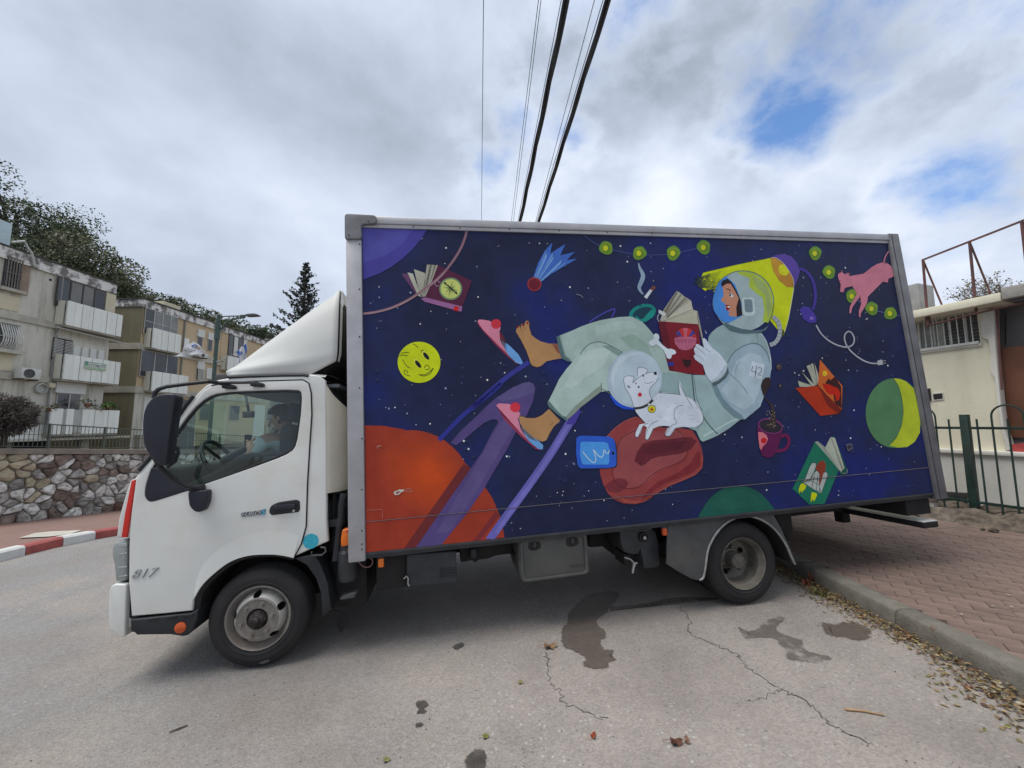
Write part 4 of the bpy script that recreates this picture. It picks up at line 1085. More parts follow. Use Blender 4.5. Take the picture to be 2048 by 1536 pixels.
# slippers and feet
skin = (174, 132, 88)
def slipper(P, Z, dx, dy, k, foot=None):
    m = lambda pts: [(dx + (x - 1055) * k, dy + (y - 850) * k) for x, y in pts]
    P.poly(Z, m([(1055, 850), (1060, 880), (1100, 930), (1190, 1030), (1290, 1130), (1350, 1178), (1390, 1188), (1340, 1168), (1262, 1090), (1150, 960)]), (150, 56, 84), 0)
    P.poly(Z, m([(1055, 856), (1066, 842), (1100, 843), (1150, 852), (1175, 870), (1235, 902), (1224, 935), (1230, 1000), (1258, 1055), (1296, 1118), (1190, 1012), (1100, 922)]), (206, 128, 150), 1)
    P.poly(Z, m([(1225, 932), (1242, 950), (1262, 990), (1276, 1030), (1250, 1010), (1230, 980)]), (110, 36, 52), 2)
    P.poly(Z, m([(1235, 985), (1272, 1012), (1282, 1090), (1255, 1050)]), (96, 100, 112), 2)
    P.poly(Z, m([(1264, 1012), (1310, 1050), (1370, 1110), (1404, 1172), (1392, 1187), (1350, 1172), (1296, 1118), (1266, 1066)]), (108, 162, 218), 2)
    P.ell(Z, *m([(1198, 876)])[0], 38 * k, 37 * k, (196, 52, 66), 3)
P = Paint('painted_slipper', 4); slipper(P, ZA, 1055, 850, 1.0); P.done('pink slipper with a red pompon flying loose')
P = Paint('painted_slipper', 10)
P.poly(ZB, [(1200, 122), (1208, 108), (1225, 103), (1290, 106), (1330, 122), (1385, 182), (1365, 222), (1385, 292), (1420, 352), (1470, 405), (1400, 350), (1310, 262), (1235, 180)], (206, 128, 150), 1)
P.poly(ZB, [(1200, 120), (1235, 186), (1400, 345), (1500, 440), (1552, 464), (1500, 452), (1380, 350), (1260, 225)], (150, 56, 84), 2)
P.poly(ZB, [(1392, 285), (1440, 335), (1530, 395), (1560, 425), (1556, 456), (1520, 452), (1440, 385)], (108, 162, 218), 1)
P.poly(ZB, [(1385, 270), (1430, 315), (1500, 380), (1520, 400), (1450, 370), (1395, 300)], (96, 104, 116), 2)
P.ell(ZB, 1345, 133, 39, 38, (196, 52, 66), 4); P.done('pink slipper with a red pompon worn on the lower foot')
P = Paint('painted_foot', 9)
P.poly(ZA, [(1350, 935), (1357, 905), (1364, 890), (1376, 890), (1386, 908), (1392, 876), (1404, 874), (1413, 897), (1420, 862), (1436, 848), (1452, 860), (1452, 905), (1470, 960), (1500, 985), (1540, 1010), (1600, 1026), (1665, 1028), (1700, 1140), (1640, 1150), (1585, 1162), (1560, 1185), (1540, 1200), (1508, 1208), (1475, 1195), (1460, 1170), (1452, 1140), (1430, 1080), (1390, 1000)], skin)
P.poly(ZA, [(1628, 1030), (1668, 1028), (1695, 1100), (1668, 1098)], (140, 84, 66), 1)
for x, y in ((1366, 899), (1403, 883), (1440, 868)): P.ell(ZA, x, y, 8, 11, (140, 34, 50), 1, 30, 12)
for q in ([(1386, 908), (1400, 940)], [(1413, 897), (1422, 925)], [(1610, 1100), (1628, 1106)]): P.line(ZA, q, 3, (110, 74, 50), 1, 1)
P.done('bare foot with red nails')
P = Paint('painted_foot', 9)
P.poly(ZB, [(1372, 205), (1390, 196), (1430, 212), (1500, 213), (1560, 185), (1605, 145), (1690, 235), (1640, 282), (1605, 340), (1585, 385), (1555, 397), (1530, 390), (1480, 362), (1410, 300), (1380, 250)], skin)
P.line(ZB, [(1375, 205), (1400, 200), (1430, 212), (1500, 213), (1560, 185)], 4, (60, 44, 40), 1, 3).line(ZB, [(1608, 268), (1628, 262), (1630, 240)], 3, (90, 60, 40), 1, 3)
P.done('foot in the lower slipper')
# ring beside the thigh
Paint('painted_streak', 3).line(ZC, [(70, 785), (130, 745), (190, 712), (262, 684), (258, 720), (240, 745)], 9, (76, 72, 168), 0, 4).done()
# lamp and beam
P = Paint('painted_lamp', 4)
bm_ = (196, 208, 16)
P.poly(ZC, [(905, 500), (945, 405), (1200, 342), (1462, 290), (1640, 525), (1600, 750), (1562, 885), (1530, 860), (1400, 700), (1200, 560), (1040, 500), (960, 545)], bm_)
for k in range(150):
    rr = rnd; t = rr.random(); x = 890 + 175 * t; y = 475 + (rr.random() - .5) * (60 + 90 * t)
    P.ell(ZC, x, y, rr.uniform(10, 26), rr.uniform(4, 9), blend((36, 44, 58), (176, 190, 22), min(1, max(0, t * 1.15 - .1 + rr.uniform(-.16, .16)))), 1 + 0.01 * k, rr.uniform(-50, 10), 9)
P.line(ZC, [(945, 405), (1200, 344), (1462, 291)], 4, (74, 82, 40), 2, 3).line(ZC, [(1640, 525), (1600, 750), (1566, 870)], 5, (206, 210, 170), 2, 3)
for k in range(14): P.ell(ZC, 1548 + rnd.uniform(-16, 14), 850 + k * 3, 12 - k * .5, 10, (120, 134, 30), 2, 0, 8)
P.poly(ZC, [(1460, 296), (1500, 290), (1560, 330), (1610, 400), (1638, 470), (1632, 516), (1590, 517), (1530, 470), (1482, 392)], (178, 128, 44), 3)
P.poly(ZC, [(1464, 302), (1500, 300), (1552, 345), (1540, 440), (1500, 420), (1480, 380)], (196, 146, 50), 3.3)
P.ell(ZC, 1562, 385, 38, 46, (206, 206, 30), 4, -35)
P.poly(ZC, [(1462, 290), (1500, 270), (1560, 262), (1620, 280), (1665, 330), (1686, 390), (1672, 450), (1640, 524), (1634, 460), (1608, 400), (1560, 332), (1505, 292)], (86, 66, 150), 5)
P.line(ZC, [(1462, 292), (1505, 294), (1560, 335), (1610, 405), (1637, 465), (1638, 522)], 5, (190, 180, 150), 6, 3)
P.line(ZC, [(1684, 372), (1740, 400), (1782, 460), (1804, 540), (1803, 620), (1786, 690)], 22, (66, 52, 142), 1, 5)
P.poly(ZE, [(92, 430), (110, 414), (140, 420), (160, 445), (174, 472), (170, 492), (140, 495), (110, 475)], (70, 56, 150), 2).ell(ZE, 150, 472, 10, 8, (120, 100, 180), 3)
P.line(ZE, [(172, 505), (200, 550), (250, 590), (310, 610), (346, 600), (355, 568), (338, 538), (318, 540), (308, 565), (320, 605), (352, 642), (400, 675), (440, 688), (468, 688)], 6.5, (166, 170, 178), 1, 6)
P.poly(ZE, [(466, 676), (488, 670), (494, 694), (468, 698)], (176, 178, 180), 2).line(ZE, [(490, 677), (506, 675)], 3.5, (150, 150, 150), 2, 1).line(ZE, [(492, 688), (508, 687)], 3.5, (150, 150, 150), 2, 1)
P.done('purple reading lamp throwing a yellow beam')
# lights shaped like fruit halves
for Z, sc, pts, wire in ((ZC, 1.0, ((200, 215), (455, 255), (715, 255), (950, 210)), [(30, 120), (140, 195), (255, 232), (400, 262), (510, 270), (660, 266), (765, 250), (910, 215)]),
                         (ZE, 0.58, ((168, 160), (235, 250), (345, 365), (440, 425), (528, 448)), None)):
    for j, (x, y) in enumerate(pts):
        P = Paint('painted_fairy_light', 5)
        rr = rnd; a0 = rr.uniform(0, 6)
        P.poly(Z, [(x + (52 + 5 * math.sin(3 * t + a0)) * sc * math.cos(t), y + (54 + 5 * math.cos(2 * t + a0)) * sc * math.sin(t)) for t in [2 * PI * q / 22 for q in range(22)]], (96, 138, 52))
        P.ell(Z, x, y, 41 * sc, 42 * sc, (122, 150, 46), 1).ell(Z, x + 2 * sc, y + 6 * sc, 34 * sc, 33 * sc, (96, 128, 38), 2).ell(Z, x - 5 * sc, y + 2 * sc, 19 * sc, 21 * sc, (196, 200, 36), 3)
        P.done()
    P = Paint('painted_light_string', 4)
    if wire: P.line(Z, wire, 5, (76, 82, 140), 0, 4)
    else: P.line(Z, [(140, 108), (150, 130)], 3, (70, 76, 130), 0, 1).line(Z, [(370, 386), (392, 400), (418, 416)], 4, (86, 96, 150), 0, 3).line(Z, [(462, 436), (485, 442), (505, 446)], 4, (86, 96, 150), 0, 3).line(Z, [(550, 456), (576, 461)], 3.5, (86, 96, 150), 0, 1)
    P.done()
# astronaut
S1, S2, S3 = (160, 182, 174), (170, 192, 184), (146, 170, 172)
ARM, ARM2, DKL = (152, 174, 186), (170, 190, 198), (88, 112, 118)
P = Paint('painted_astronaut', 12)
P.poly(ZC, [(-183, 898), (-60, 850), (0, 822), (70, 796), (150, 772), (225, 758), (300, 746), (380, 742), (432, 752), (480, 785), (530, 840), (570, 890), (615, 960), (650, 1020), (680, 1120), (690, 1155), (860, 1190), (960, 1195), (1000, 1250), (1000, 1480), (600, 1420), (330, 1300), (160, 1320), (60, 1100), (-55, 1095), (-100, 1085), (-143, 1063), (-165, 990)], S1)
P.poly(ZC, [(985, 896), (1010, 862), (1050, 828), (1110, 798), (1230, 850), (1372, 862), (1410, 900), (1432, 950), (1450, 1000), (1462, 1080), (1466, 1140), (1456, 1220), (1440, 1280), (1400, 1370), (1330, 1480), (1270, 1520), (1225, 1535), (1150, 1595), (1060, 1652), (1000, 1680), (942, 1702), (922, 1690), (890, 1620), (600, 1500), (560, 1300), (640, 1190), (870, 1190), (960, 1190)], S3)
P.poly(ZC, [(560, 1250), (640, 1170), (850, 1185), (865, 1280), (880, 1400), (905, 1450), (700, 1400)], (140, 166, 166), 0.5)
P.poly(ZC, [(868, 1190), (960, 1195), (1010, 1265), (1060, 1380), (1120, 1460), (1190, 1520), (1090, 1610), (1045, 1640), (980, 1560), (920, 1460), (885, 1390), (872, 1290)], (150, 176, 176), 0.6)
P.poly(ZC, [(940, 1470), (1010, 1590), (1050, 1645), (945, 1702), (922, 1690), (900, 1640), (945, 1560)], (150, 178, 172), 0.7)
for q, w in (([(856, 1185), (866, 1280), (880, 1390), (920, 1470), (985, 1570), (1055, 1645)], 9), ([(872, 1190), (882, 1280), (898, 1385), (938, 1465)], 4)): P.line(ZC, q, w, (74, 96, 100), 1, 5)
P.line(ZC, [(945, 1660), (1060, 1600), (1130, 1560), (1205, 1528)], 14, (178, 200, 196), 1, 4)
# second (lower) leg
P.poly(ZC, [(-253, 1402), (-243, 1390), (-200, 1305), (-163, 1225), (-110, 1150), (-60, 1092), (17, 1000), (60, 962), (110, 944), (155, 940), (220, 960), (262, 985), (300, 1012), (320, 1100), (260, 1240), (225, 1300), (165, 1312), (90, 1370), (0, 1440), (-50, 1492), (-108, 1541), (-180, 1490), (-243, 1432)], S2, 2)
P.poly(ZC, [(165, 1262), (168, 1312), (90, 1372), (0, 1442), (-50, 1494), (-108, 1541), (-115, 1515), (-40, 1430), (60, 1345)], (136, 150, 138), 2.4)
P.poly(ZC, [(-20, 1080), (60, 1010), (150, 980), (230, 1010), (180, 1120), (60, 1200), (-60, 1290), (-120, 1280)], (182, 202, 194), 2.3)
P.poly(ZC, [(300, 900), (420, 880), (520, 960), (560, 1060), (480, 1010), (390, 985)], (142, 168, 156), 0.8)
P.poly(ZC, [(120, 820), (300, 775), (400, 775), (440, 830), (280, 850), (120, 890)], (168, 190, 182), 0.8)
P.poly(ZC, [(165, 965), (230, 965), (300, 1015), (330, 1010), (310, 1060), (250, 1020)], (126, 150, 146), 2.5)
P.line(ZC, [(0, 1032), (30, 992), (70, 955), (115, 940), (155, 938), (210, 955), (262, 982), (318, 1015)], 6, (86, 108, 106), 3, 4)
P.line(ZC, [(162, 1252), (164, 1312)], 5, (90, 100, 92), 3, 1).line(ZC, [(164, 1296), (215, 1325), (228, 1336)], 5, (96, 110, 102), 3, 1)
# cuffs
P.poly(ZC, [(-183, 898), (-160, 888), (-142, 960), (-118, 1045), (-78, 1076), (-55, 1093), (-100, 1086), (-143, 1063), (-166, 990)], (86, 112, 116), 3)
P.line(ZC, [(-155, 886), (-138, 955), (-112, 1040), (-72, 1072)], 5, (120, 144, 142), 3.3, 3)
P.poly(ZC, [(-253, 1402), (-238, 1390), (-190, 1450), (-140, 1500), (-96, 1518), (-108, 1541), (-180, 1490), (-243, 1432)], (92, 118, 118), 3)
# back edge shade, shoulder, arm
P.line(ZC, [(1385, 868), (1425, 930), (1448, 1000), (1462, 1080), (1464, 1150)], 8, (176, 194, 196), 2, 4)
P.poly(ZC, [(1130, 1105), (1155, 1050), (1185, 1015), (1250, 972), (1322, 950), (1382, 965), (1430, 1020), (1458, 1100), (1462, 1160), (1452, 1225), (1404, 1370), (1380, 1435), (1300, 1500), (1262, 1532), (1215, 1528), (1180, 1510), (1100, 1440), (1040, 1350), (1005, 1260), (1060, 1235), (1122, 1180)], ARM, 4)
P.poly(ZC, [(1200, 1080), (1300, 1020), (1380, 1040), (1420, 1120), (1390, 1260), (1340, 1400), (1260, 1460), (1150, 1400), (1080, 1310), (1140, 1230)], ARM2, 5)
P.poly(ZC, [(1005, 1260), (1040, 1350), (1100, 1440), (1180, 1510), (1215, 1528), (1262, 1532), (1240, 1500), (1160, 1440), (1090, 1360), (1045, 1262)], (112, 138, 146), 5)
P.line(ZC, [(1130, 1100), (1155, 1050), (1190, 1008), (1250, 970), (1322, 948), (1384, 965), (1432, 1022), (1456, 1100)], 7, (104, 124, 132), 6, 4)
P.line(ZC, [(1225, 1090), (1200, 1130), (1185, 1180)], 5, (126, 148, 156), 6, 3).line(ZC, [(1142, 1178), (1200, 1230), (1250, 1285), (1285, 1338)], 5, (110, 132, 142), 6, 3)
P.line(ZC, [(1355, 870), (1362, 910), (1362, 948)], 4, (116, 138, 142), 4, 3)
P.poly(ZC, [(1010, 1250), (1060, 1235), (1110, 1190), (1134, 1128), (1140, 1175), (1118, 1215), (1060, 1262), (1020, 1278)], (80, 98, 102), 7)
# badge
P.poly(ZC, [(1318, 1085), (1413, 1112), (1390, 1226), (1292, 1196)], (196, 208, 218), 7)
for q in ([(1325, 1122), (1312, 1160), (1355, 1172)], [(1352, 1120), (1340, 1208)], [(1362, 1140), (1378, 1132), (1392, 1145), (1384, 1168), (1362, 1190), (1388, 1194)]): P.line(ZC, q, 5.5, (70, 86, 100), 8, 1)
P.done('reclining astronaut in a pale green suit')
P = Paint('painted_helmet', 20)
P.ell(ZC, 1250, 624, 232, 231, (158, 178, 178), 0, 0, 60)
P.poly(ZC, [(1205, 400), (1260, 397), (1330, 410), (1400, 452), (1440, 500), (1472, 570), (1480, 650), (1468, 730), (1440, 790), (1398, 782), (1412, 700), (1398, 600), (1345, 560), (1292, 512), (1300, 450), (1212, 416)], (164, 186, 64), 1)
P.poly(ZC, [(1320, 430), (1400, 470), (1450, 550), (1468, 660), (1445, 760), (1425, 680), (1420, 580), (1350, 520)], (150, 170, 100), 1.5)
P.poly(ZC, [(1116, 432), (1085, 455), (1055, 492), (1028, 550), (1018, 625), (1026, 690), (1046, 735), (1085, 775), (1120, 790), (1150, 788), (1242, 735), (1238, 640), (1190, 500)], (72, 138, 214), 2)
P.poly(ZC, [(1088, 505), (1150, 468), (1192, 540), (1228, 612), (1236, 700), (1200, 746), (1138, 738), (1142, 705), (1122, 694), (1112, 676), (1116, 656), (1106, 640), (1082, 626), (1078, 612), (1098, 588), (1096, 540)], (190, 134, 108), 3)
P.poly(ZC, [(1078, 492), (1090, 468), (1128, 452), (1160, 478), (1196, 540), (1228, 610), (1244, 732), (1200, 746), (1196, 670), (1216, 604), (1182, 540), (1152, 490), (1120, 492), (1086, 516)], (38, 30, 34), 4)
P.poly(ZC, [(1108, 656), (1130, 652), (1152, 664), (1140, 692), (1124, 698), (1116, 684), (1122, 672)], (140, 34, 50), 4).poly(ZC, [(1122, 664), (1150, 664), (1140, 678)], (226, 226, 220), 5)
P.ell(ZC, 1157, 580, 17, 14, (214, 222, 222), 4, 20).ell(ZC, 1149, 580, 7, 10, (34, 30, 34), 5).line(ZC, [(1136, 562), (1152, 566), (1172, 580)], 4, (40, 30, 30), 5, 3).line(ZC, [(1118, 532), (1138, 534), (1154, 548)], 6, (40, 30, 30), 5, 3)
P.poly(ZC, [(1238, 610), (1250, 598), (1320, 596), (1334, 612), (1340, 715), (1325, 738), (1262, 738), (1246, 722)], (186, 202, 200), 5).poly(ZC, [(1256, 612), (1306, 610), (1318, 622), (1324, 700), (1312, 712), (1272, 710), (1262, 698)], (112, 132, 140), 6)
P.poly(ZC, [(1095, 800), (1112, 792), (1170, 815), (1240, 838), (1330, 850), (1400, 842), (1442, 812), (1424, 846), (1372, 868), (1240, 872), (1150, 850)], (82, 106, 114), 7)
P.line(ZC, [(1116, 432), (1160, 408), (1212, 394), (1290, 396), (1370, 425), (1440, 490), (1478, 580), (1482, 660), (1465, 740), (1436, 800)], 5, (92, 112, 86), 7, 5).line(ZC, [(1116, 432), (1056, 490), (1018, 600), (1022, 690), (1085, 776), (1140, 792)], 4, (70, 106, 150), 7, 5)
P.done('round space helmet with an open visor')
P = Paint('painted_air_hose', 24)
P.line(ZC, [(1478, 742), (1518, 786), (1532, 850), (1520, 905), (1492, 945), (1452, 962)], 32, (164, 172, 176), 0, 6)
for k in range(11):
    t = k / 10; pts = spline([(1478, 742), (1518, 786), (1532, 850), (1520, 905), (1492, 945), (1452, 962)], n=10); i = int(t * (len(pts) - 2)); a, b = pts[i], pts[i + 1]; dx, dy = b[0] - a[0], b[1] - a[1]; l = math.hypot(dx, dy)
    P.line(ZC, [(a[0] - dy / l * 15, a[1] + dx / l * 15), (a[0] + dy / l * 15, a[1] - dx / l * 15)], 3.5, (104, 112, 110), 1, 1)
P.done()
# balloon book
P = Paint('painted_book', 19)
for q, c in (([(612, 772), (640, 690), (738, 545), (768, 562), (800, 590), (828, 606), (848, 622), (866, 690), (900, 702), (938, 890), (948, 985), (905, 802), (650, 790)], (168, 168, 150)),
             ([(640, 700), (738, 545), (748, 556), (660, 720)], (122, 118, 106)), ([(655, 720), (770, 562), (780, 575), (665, 740)], (140, 138, 124)), ([(660, 745), (805, 592), (812, 606), (668, 760)], (120, 118, 108)), ([(640, 775), (850, 618), (864, 700), (720, 750)], (186, 184, 166)), ([(640, 778), (890, 706), (902, 712), (908, 800), (650, 788)], (178, 178, 156)), ([(900, 702), (938, 900), (946, 980), (905, 802)], (150, 146, 130))): P.poly(ZC, q, c, 0.5 if c != (168, 168, 150) else 0)
for a, b in (((650, 712), (745, 560)), ((660, 738), (775, 575)), ((664, 752), (822, 610)), ((640, 778), (860, 690)), ((905, 802), (896, 708))): P.line(ZC, [a, b], 3.5, (86, 82, 72), 1, 1)
P.poly(ZC, [(602, 690), (650, 712), (658, 728), (640, 742), (600, 712)], (196, 200, 200), 1.5).line(ZC, [(604, 722), (592, 755), (606, 782), (632, 778)], 8, (150, 150, 150), 1.5, 4)
P.poly(ZC, [(598, 782), (640, 780), (905, 802), (922, 980), (952, 1192), (800, 1176), (682, 1156), (652, 1040), (620, 900)], (122, 30, 42), 2).poly(ZC, [(598, 782), (655, 786), (690, 960), (720, 1160), (682, 1156), (652, 1040), (620, 900)], (96, 26, 40), 2.5)
P.ell(ZC, 806, 918, 84, 84, (188, 104, 130), 3)
for k, c in enumerate(((120, 40, 60), (70, 66, 138), (190, 52, 54), (196, 96, 110), (190, 52, 54), (60, 62, 140), (180, 50, 60))):
    a0, a1 = PI + k * PI / 7, PI + (k + 1) * PI / 7
    P.poly(ZC, [(806 + 83 * math.cos(a0), 908 + 78 * math.sin(a0)), (806 + 83 * math.cos((a0 + a1) / 2), 908 + 78 * math.sin((a0 + a1) / 2)), (806 + 83 * math.cos(a1), 908 + 78 * math.sin(a1)), (806 + 40 * math.cos(a1), 898), (806 + 40 * math.cos(a0), 898)], c, 4)
for k in range(5): P.ell(ZC, 742 + k * 32, 926, 17, 15, (174, 88, 116), 5, 0, 14)
for k in range(5): P.line(ZC, [(752 + k * 27, 930), (765 + k * 20, 975), (782 + k * 12, 1000)], 3, (146, 66, 96), 5, 3)
P.line(ZC, [(740, 960), (782, 1072)], 3, (72, 22, 36), 4, 1).line(ZC, [(868, 965), (846, 1078)], 3, (72, 22, 36), 4, 1).line(ZC, [(800, 1000), (805, 1075)], 2.5, (84, 22, 36), 4, 1)
P.poly(ZC, [(780, 1070), (852, 1076), (842, 1124), (815, 1134), (796, 1120)], (50, 26, 32), 4)
P.poly(ZC, [(668, 1095), (716, 1092), (720, 1118), (672, 1122)], (44, 52, 140), 4)
P.done('red book with a striped hot air balloon on its cover')
P = Paint('painted_glove', 25)
P.poly(ZC, [(938, 912), (950, 908), (965, 920), (990, 955), (1012, 985), (1040, 1005), (1065, 1025), (1100, 1070), (1128, 1110), (1118, 1165), (1080, 1212), (1012, 1252), (980, 1215), (960, 1180), (940, 1115), (905, 1090), (880, 1072), (868, 1045), (882, 1034), (872, 1000), (872, 985), (884, 975), (886, 955), (902, 954), (925, 968), (950, 985), (940, 940)], (200, 212, 222))
P.poly(ZC, [(1000, 1240), (1060, 1190), (1110, 1120), (1126, 1112), (1118, 1165), (1080, 1212), (1012, 1252)], (176, 190, 200), 1)
for q in ([(890, 975), (930, 1010), (965, 1045)], [(884, 1034), (920, 1055), (945, 1080)], [(955, 985), (990, 1010), (1000, 1010)]): P.line(ZC, q, 3.5, (130, 142, 156), 1, 3)
P.done()
P = Paint('painted_bone', 26)
P.poly(ZC, [(524, 945), (535, 928), (558, 918), (562, 885), (578, 872), (600, 880), (606, 905), (600, 925), (630, 960), (668, 990), (700, 990), (726, 1002), (736, 1022), (720, 1034), (702, 1036), (698, 1058), (684, 1070), (664, 1060), (652, 1030), (642, 1004), (600, 968), (580, 955), (560, 970), (538, 966)], (206, 216, 224)); P.done()
# cigarette, smoke, ashtray
P = Paint('painted_ashtray', 11)
P.ell(ZC, 478, 715, 106, 66, (20, 128, 122), 0, -17).ell(ZC, 480, 716, 80, 42, (24, 62, 78), 1, -17).poly(ZC, [(452, 655), (464, 648), (470, 662), (456, 668)], (16, 74, 92), 1).poly(ZC, [(415, 742), (440, 745), (470, 772), (545, 690), (575, 700), (560, 745), (500, 785), (455, 775)], (28, 140, 130), 2).done()
P = Paint('painted_cigarette', 6)
P.poly(ZC, [(490, 592), (538, 530), (558, 540), (512, 606)], (198, 206, 212)).poly(ZC, [(536, 532), (556, 508), (570, 506), (580, 520), (560, 545)], (118, 74, 56), 1)
P.line(ZC, [(448, 332), (458, 370), (478, 410), (482, 440), (468, 480), (454, 515), (462, 545), (484, 572)], 34, (138, 158, 176), 0, 5, True).done()
# cushion
P = Paint('painted_cushion', 10)
P.poly(ZDD, [(205, 358), (270, 290), (350, 236), (400, 212), (440, 206), (520, 262), (640, 290), (760, 290), (860, 308), (900, 370), (930, 440), (943, 510), (930, 600), (880, 650), (780, 695), (680, 730), (600, 782), (540, 832), (490, 860), (420, 876), (330, 870), (260, 840), (210, 790), (175, 720), (152, 640), (150, 590), (280, 560)], (142, 62, 62))
P.poly(ZDD, [(290, 400), (350, 330), (430, 290), (600, 320), (760, 310), (810, 360), (820, 440), (800, 520), (700, 580), (580, 640), (520, 700), (440, 750), (350, 750), (280, 710), (250, 640), (270, 560)], (146, 74, 76), 1)
P.poly(ZDD, [(930, 500), (932, 590), (880, 642), (780, 688), (680, 724), (600, 775), (540, 828), (470, 850), (380, 850), (260, 800), (280, 820), (350, 866), (430, 872), (500, 852), (600, 786), (690, 734), (800, 690), (886, 650), (936, 600), (944, 520)], (160, 78, 66), 2)
P.poly(ZDD, [(920, 470), (920, 580), (870, 630), (770, 672), (660, 712), (580, 760), (520, 815), (470, 838), (520, 770), (600, 700), (760, 630), (850, 560), (890, 480)], (122, 44, 50), 1.5)
P.poly(ZDD, [(414, 545), (440, 470), (482, 412), (560, 386), (700, 376), (790, 362), (850, 362), (895, 392), (850, 455), (780, 485), (700, 500), (600, 512), (545, 530), (500, 570), (470, 585)], (100, 40, 50), 3, )
P.poly(ZDD, [(470, 470), (560, 410), (700, 398), (820, 390), (770, 450), (650, 480), (540, 496)], (88, 34, 46), 3.5)
P.poly(ZDD, [(185, 742), (230, 700), (290, 676), (345, 682), (372, 715), (345, 760), (285, 785), (220, 780)], (112, 46, 54), 3)
P.line(ZDD, [(430, 308), (350, 345), (300, 400), (262, 520), (246, 620), (262, 690), (300, 735), (370, 757), (440, 745), (495, 712), (540, 660), (620, 610), (700, 580), (800, 532), (830, 440), (800, 360), (740, 305)], 4, (84, 34, 40), 4, 4)
P.line(ZDD, [(205, 358), (270, 290), (350, 236), (430, 207)], 5, (170, 92, 84), 4, 3)
P.done('brick pink bean cushion')
P = Paint('painted_tablet', 17)
P.poly(ZDD, [(-28, 375), (-10, 358), (30, 354), (230, 362), (258, 378), (272, 405), (284, 480), (284, 575), (272, 596), (200, 604), (12, 608), (-10, 596), (-20, 570), (-30, 480)], (40, 40, 62), 0)
P.poly(ZDD, [(-30, 372), (-12, 354), (30, 350), (225, 358), (252, 372), (266, 400), (277, 480), (277, 568), (264, 590), (200, 598), (10, 602), (-12, 590), (-22, 566), (-32, 480)], (46, 92, 196), 1)
P.poly(ZDD, [(2, 408), (14, 396), (190, 400), (212, 412), (224, 455), (222, 555), (210, 572), (30, 572), (14, 564), (-2, 500)], (76, 150, 222), 2)
P.line(ZDD, [(20, 475), (50, 512), (85, 548), (108, 556), (120, 530), (108, 480), (98, 458), (112, 470), (138, 503), (162, 516), (178, 495), (182, 458), (195, 480), (212, 488), (224, 460)], 7, (184, 206, 216), 3, 4).ell(ZDD, 251, 485, 11, 11, (24, 28, 60), 3)
P.done('blue tablet with a scribble')
# dog
W_, WL = (206, 214, 224), (92, 98, 108)
P = Paint('painted_dog', 18)
P.poly(ZC, [(222, 1345), (270, 1420), (330, 1452), (420, 1458), (400, 1400), (300, 1360)], (34, 78, 196))
P.ell(ZC, 416, 1222, 212, 219, (168, 186, 198), 0.5, 0, 56).ell(ZC, 424, 1216, 196, 204, (178, 196, 206), 1, 0, 56)
P.poly(ZC, [(240, 1150), (300, 1060), (380, 1025), (460, 1022), (380, 1050), (300, 1110), (262, 1200), (262, 1300), (240, 1250)], (192, 206, 214), 1.5)
P.poly(ZC, [(412, 1452), (480, 1440), (552, 1375), (600, 1328), (640, 1325), (700, 1335), (770, 1340), (860, 1376), (905, 1415), (930, 1470), (946, 1525), (942, 1552), (920, 1572), (890, 1592), (800, 1590), (730, 1600), (705, 1640), (690, 1656), (660, 1658), (650, 1640), (665, 1605), (690, 1585), (640, 1580), (600, 1585), (560, 1602), (540, 1650), (520, 1685), (498, 1682), (500, 1640), (512, 1590), (482, 1578), (460, 1640), (440, 1668), (420, 1660), (428, 1625), (455, 1570), (500, 1562), (470, 1530), (440, 1490)], W_, 2)
P.poly(ZC, [(330, 1222), (345, 1203), (375, 1198), (412, 1208), (402, 1252), (440, 1216), (440, 1142), (470, 1131), (514, 1150), (506, 1180), (560, 1166), (590, 1166), (596, 1220), (575, 1250), (545, 1280), (530, 1320), (548, 1388), (500, 1432), (415, 1452), (398, 1395), (378, 1340), (348, 1290)], W_, 3)
P.poly(ZC, [(754, 1246), (766, 1244), (790, 1320), (820, 1390), (860, 1440), (858, 1462), (800, 1425), (764, 1350)], W_, 3)
for q in ([(330, 1222), (345, 1203), (375, 1198), (412, 1208), (402, 1252), (440, 1216), (500, 1182), (560, 1166)], [(330, 1222), (345, 1288), (378, 1342), (398, 1395), (415, 1450)], [(440, 1200), (440, 1142), (470, 1131), (514, 1150), (505, 1178)], [(596, 1215), (575, 1250), (545, 1280), (530, 1318), (548, 1385)], [(560, 1240), (520, 1256), (490, 1248)], [(600, 1328), (700, 1335), (770, 1342)], [(860, 1376), (930, 1470), (944, 1530), (920, 1572), (888, 1592)], [(764, 1348), (754, 1248), (790, 1320), (860, 1440)], [(720, 1520), (722, 1460), (750, 1430), (790, 1425)], [(720, 1518), (740, 1560), (700, 1580), (655, 1640), (655, 1656), (690, 1656), (730, 1600), (800, 1590)], [(450, 1570), (425, 1630), (424, 1662), (444, 1664), (480, 1585), (520, 1560)], [(600, 1540), (540, 1570), (505, 1640), (500, 1680), (520, 1685), (560, 1602)], [(416, 1452), (440, 1495), (500, 1560)]): P.line(ZC, q, 3.5, WL, 4, 4)
for k in range(34):
    x, y = rnd.uniform(470, 900), rnd.uniform(1350, 1560)
    if y < 1345 + abs(x - 650) * .25: continue
    a = rnd.uniform(-.6, .9); P.line(ZC, [(x, y), (x + 16 * math.cos(a), y + 10 * math.sin(a))], 2.6, (150, 156, 166), 4, 1)
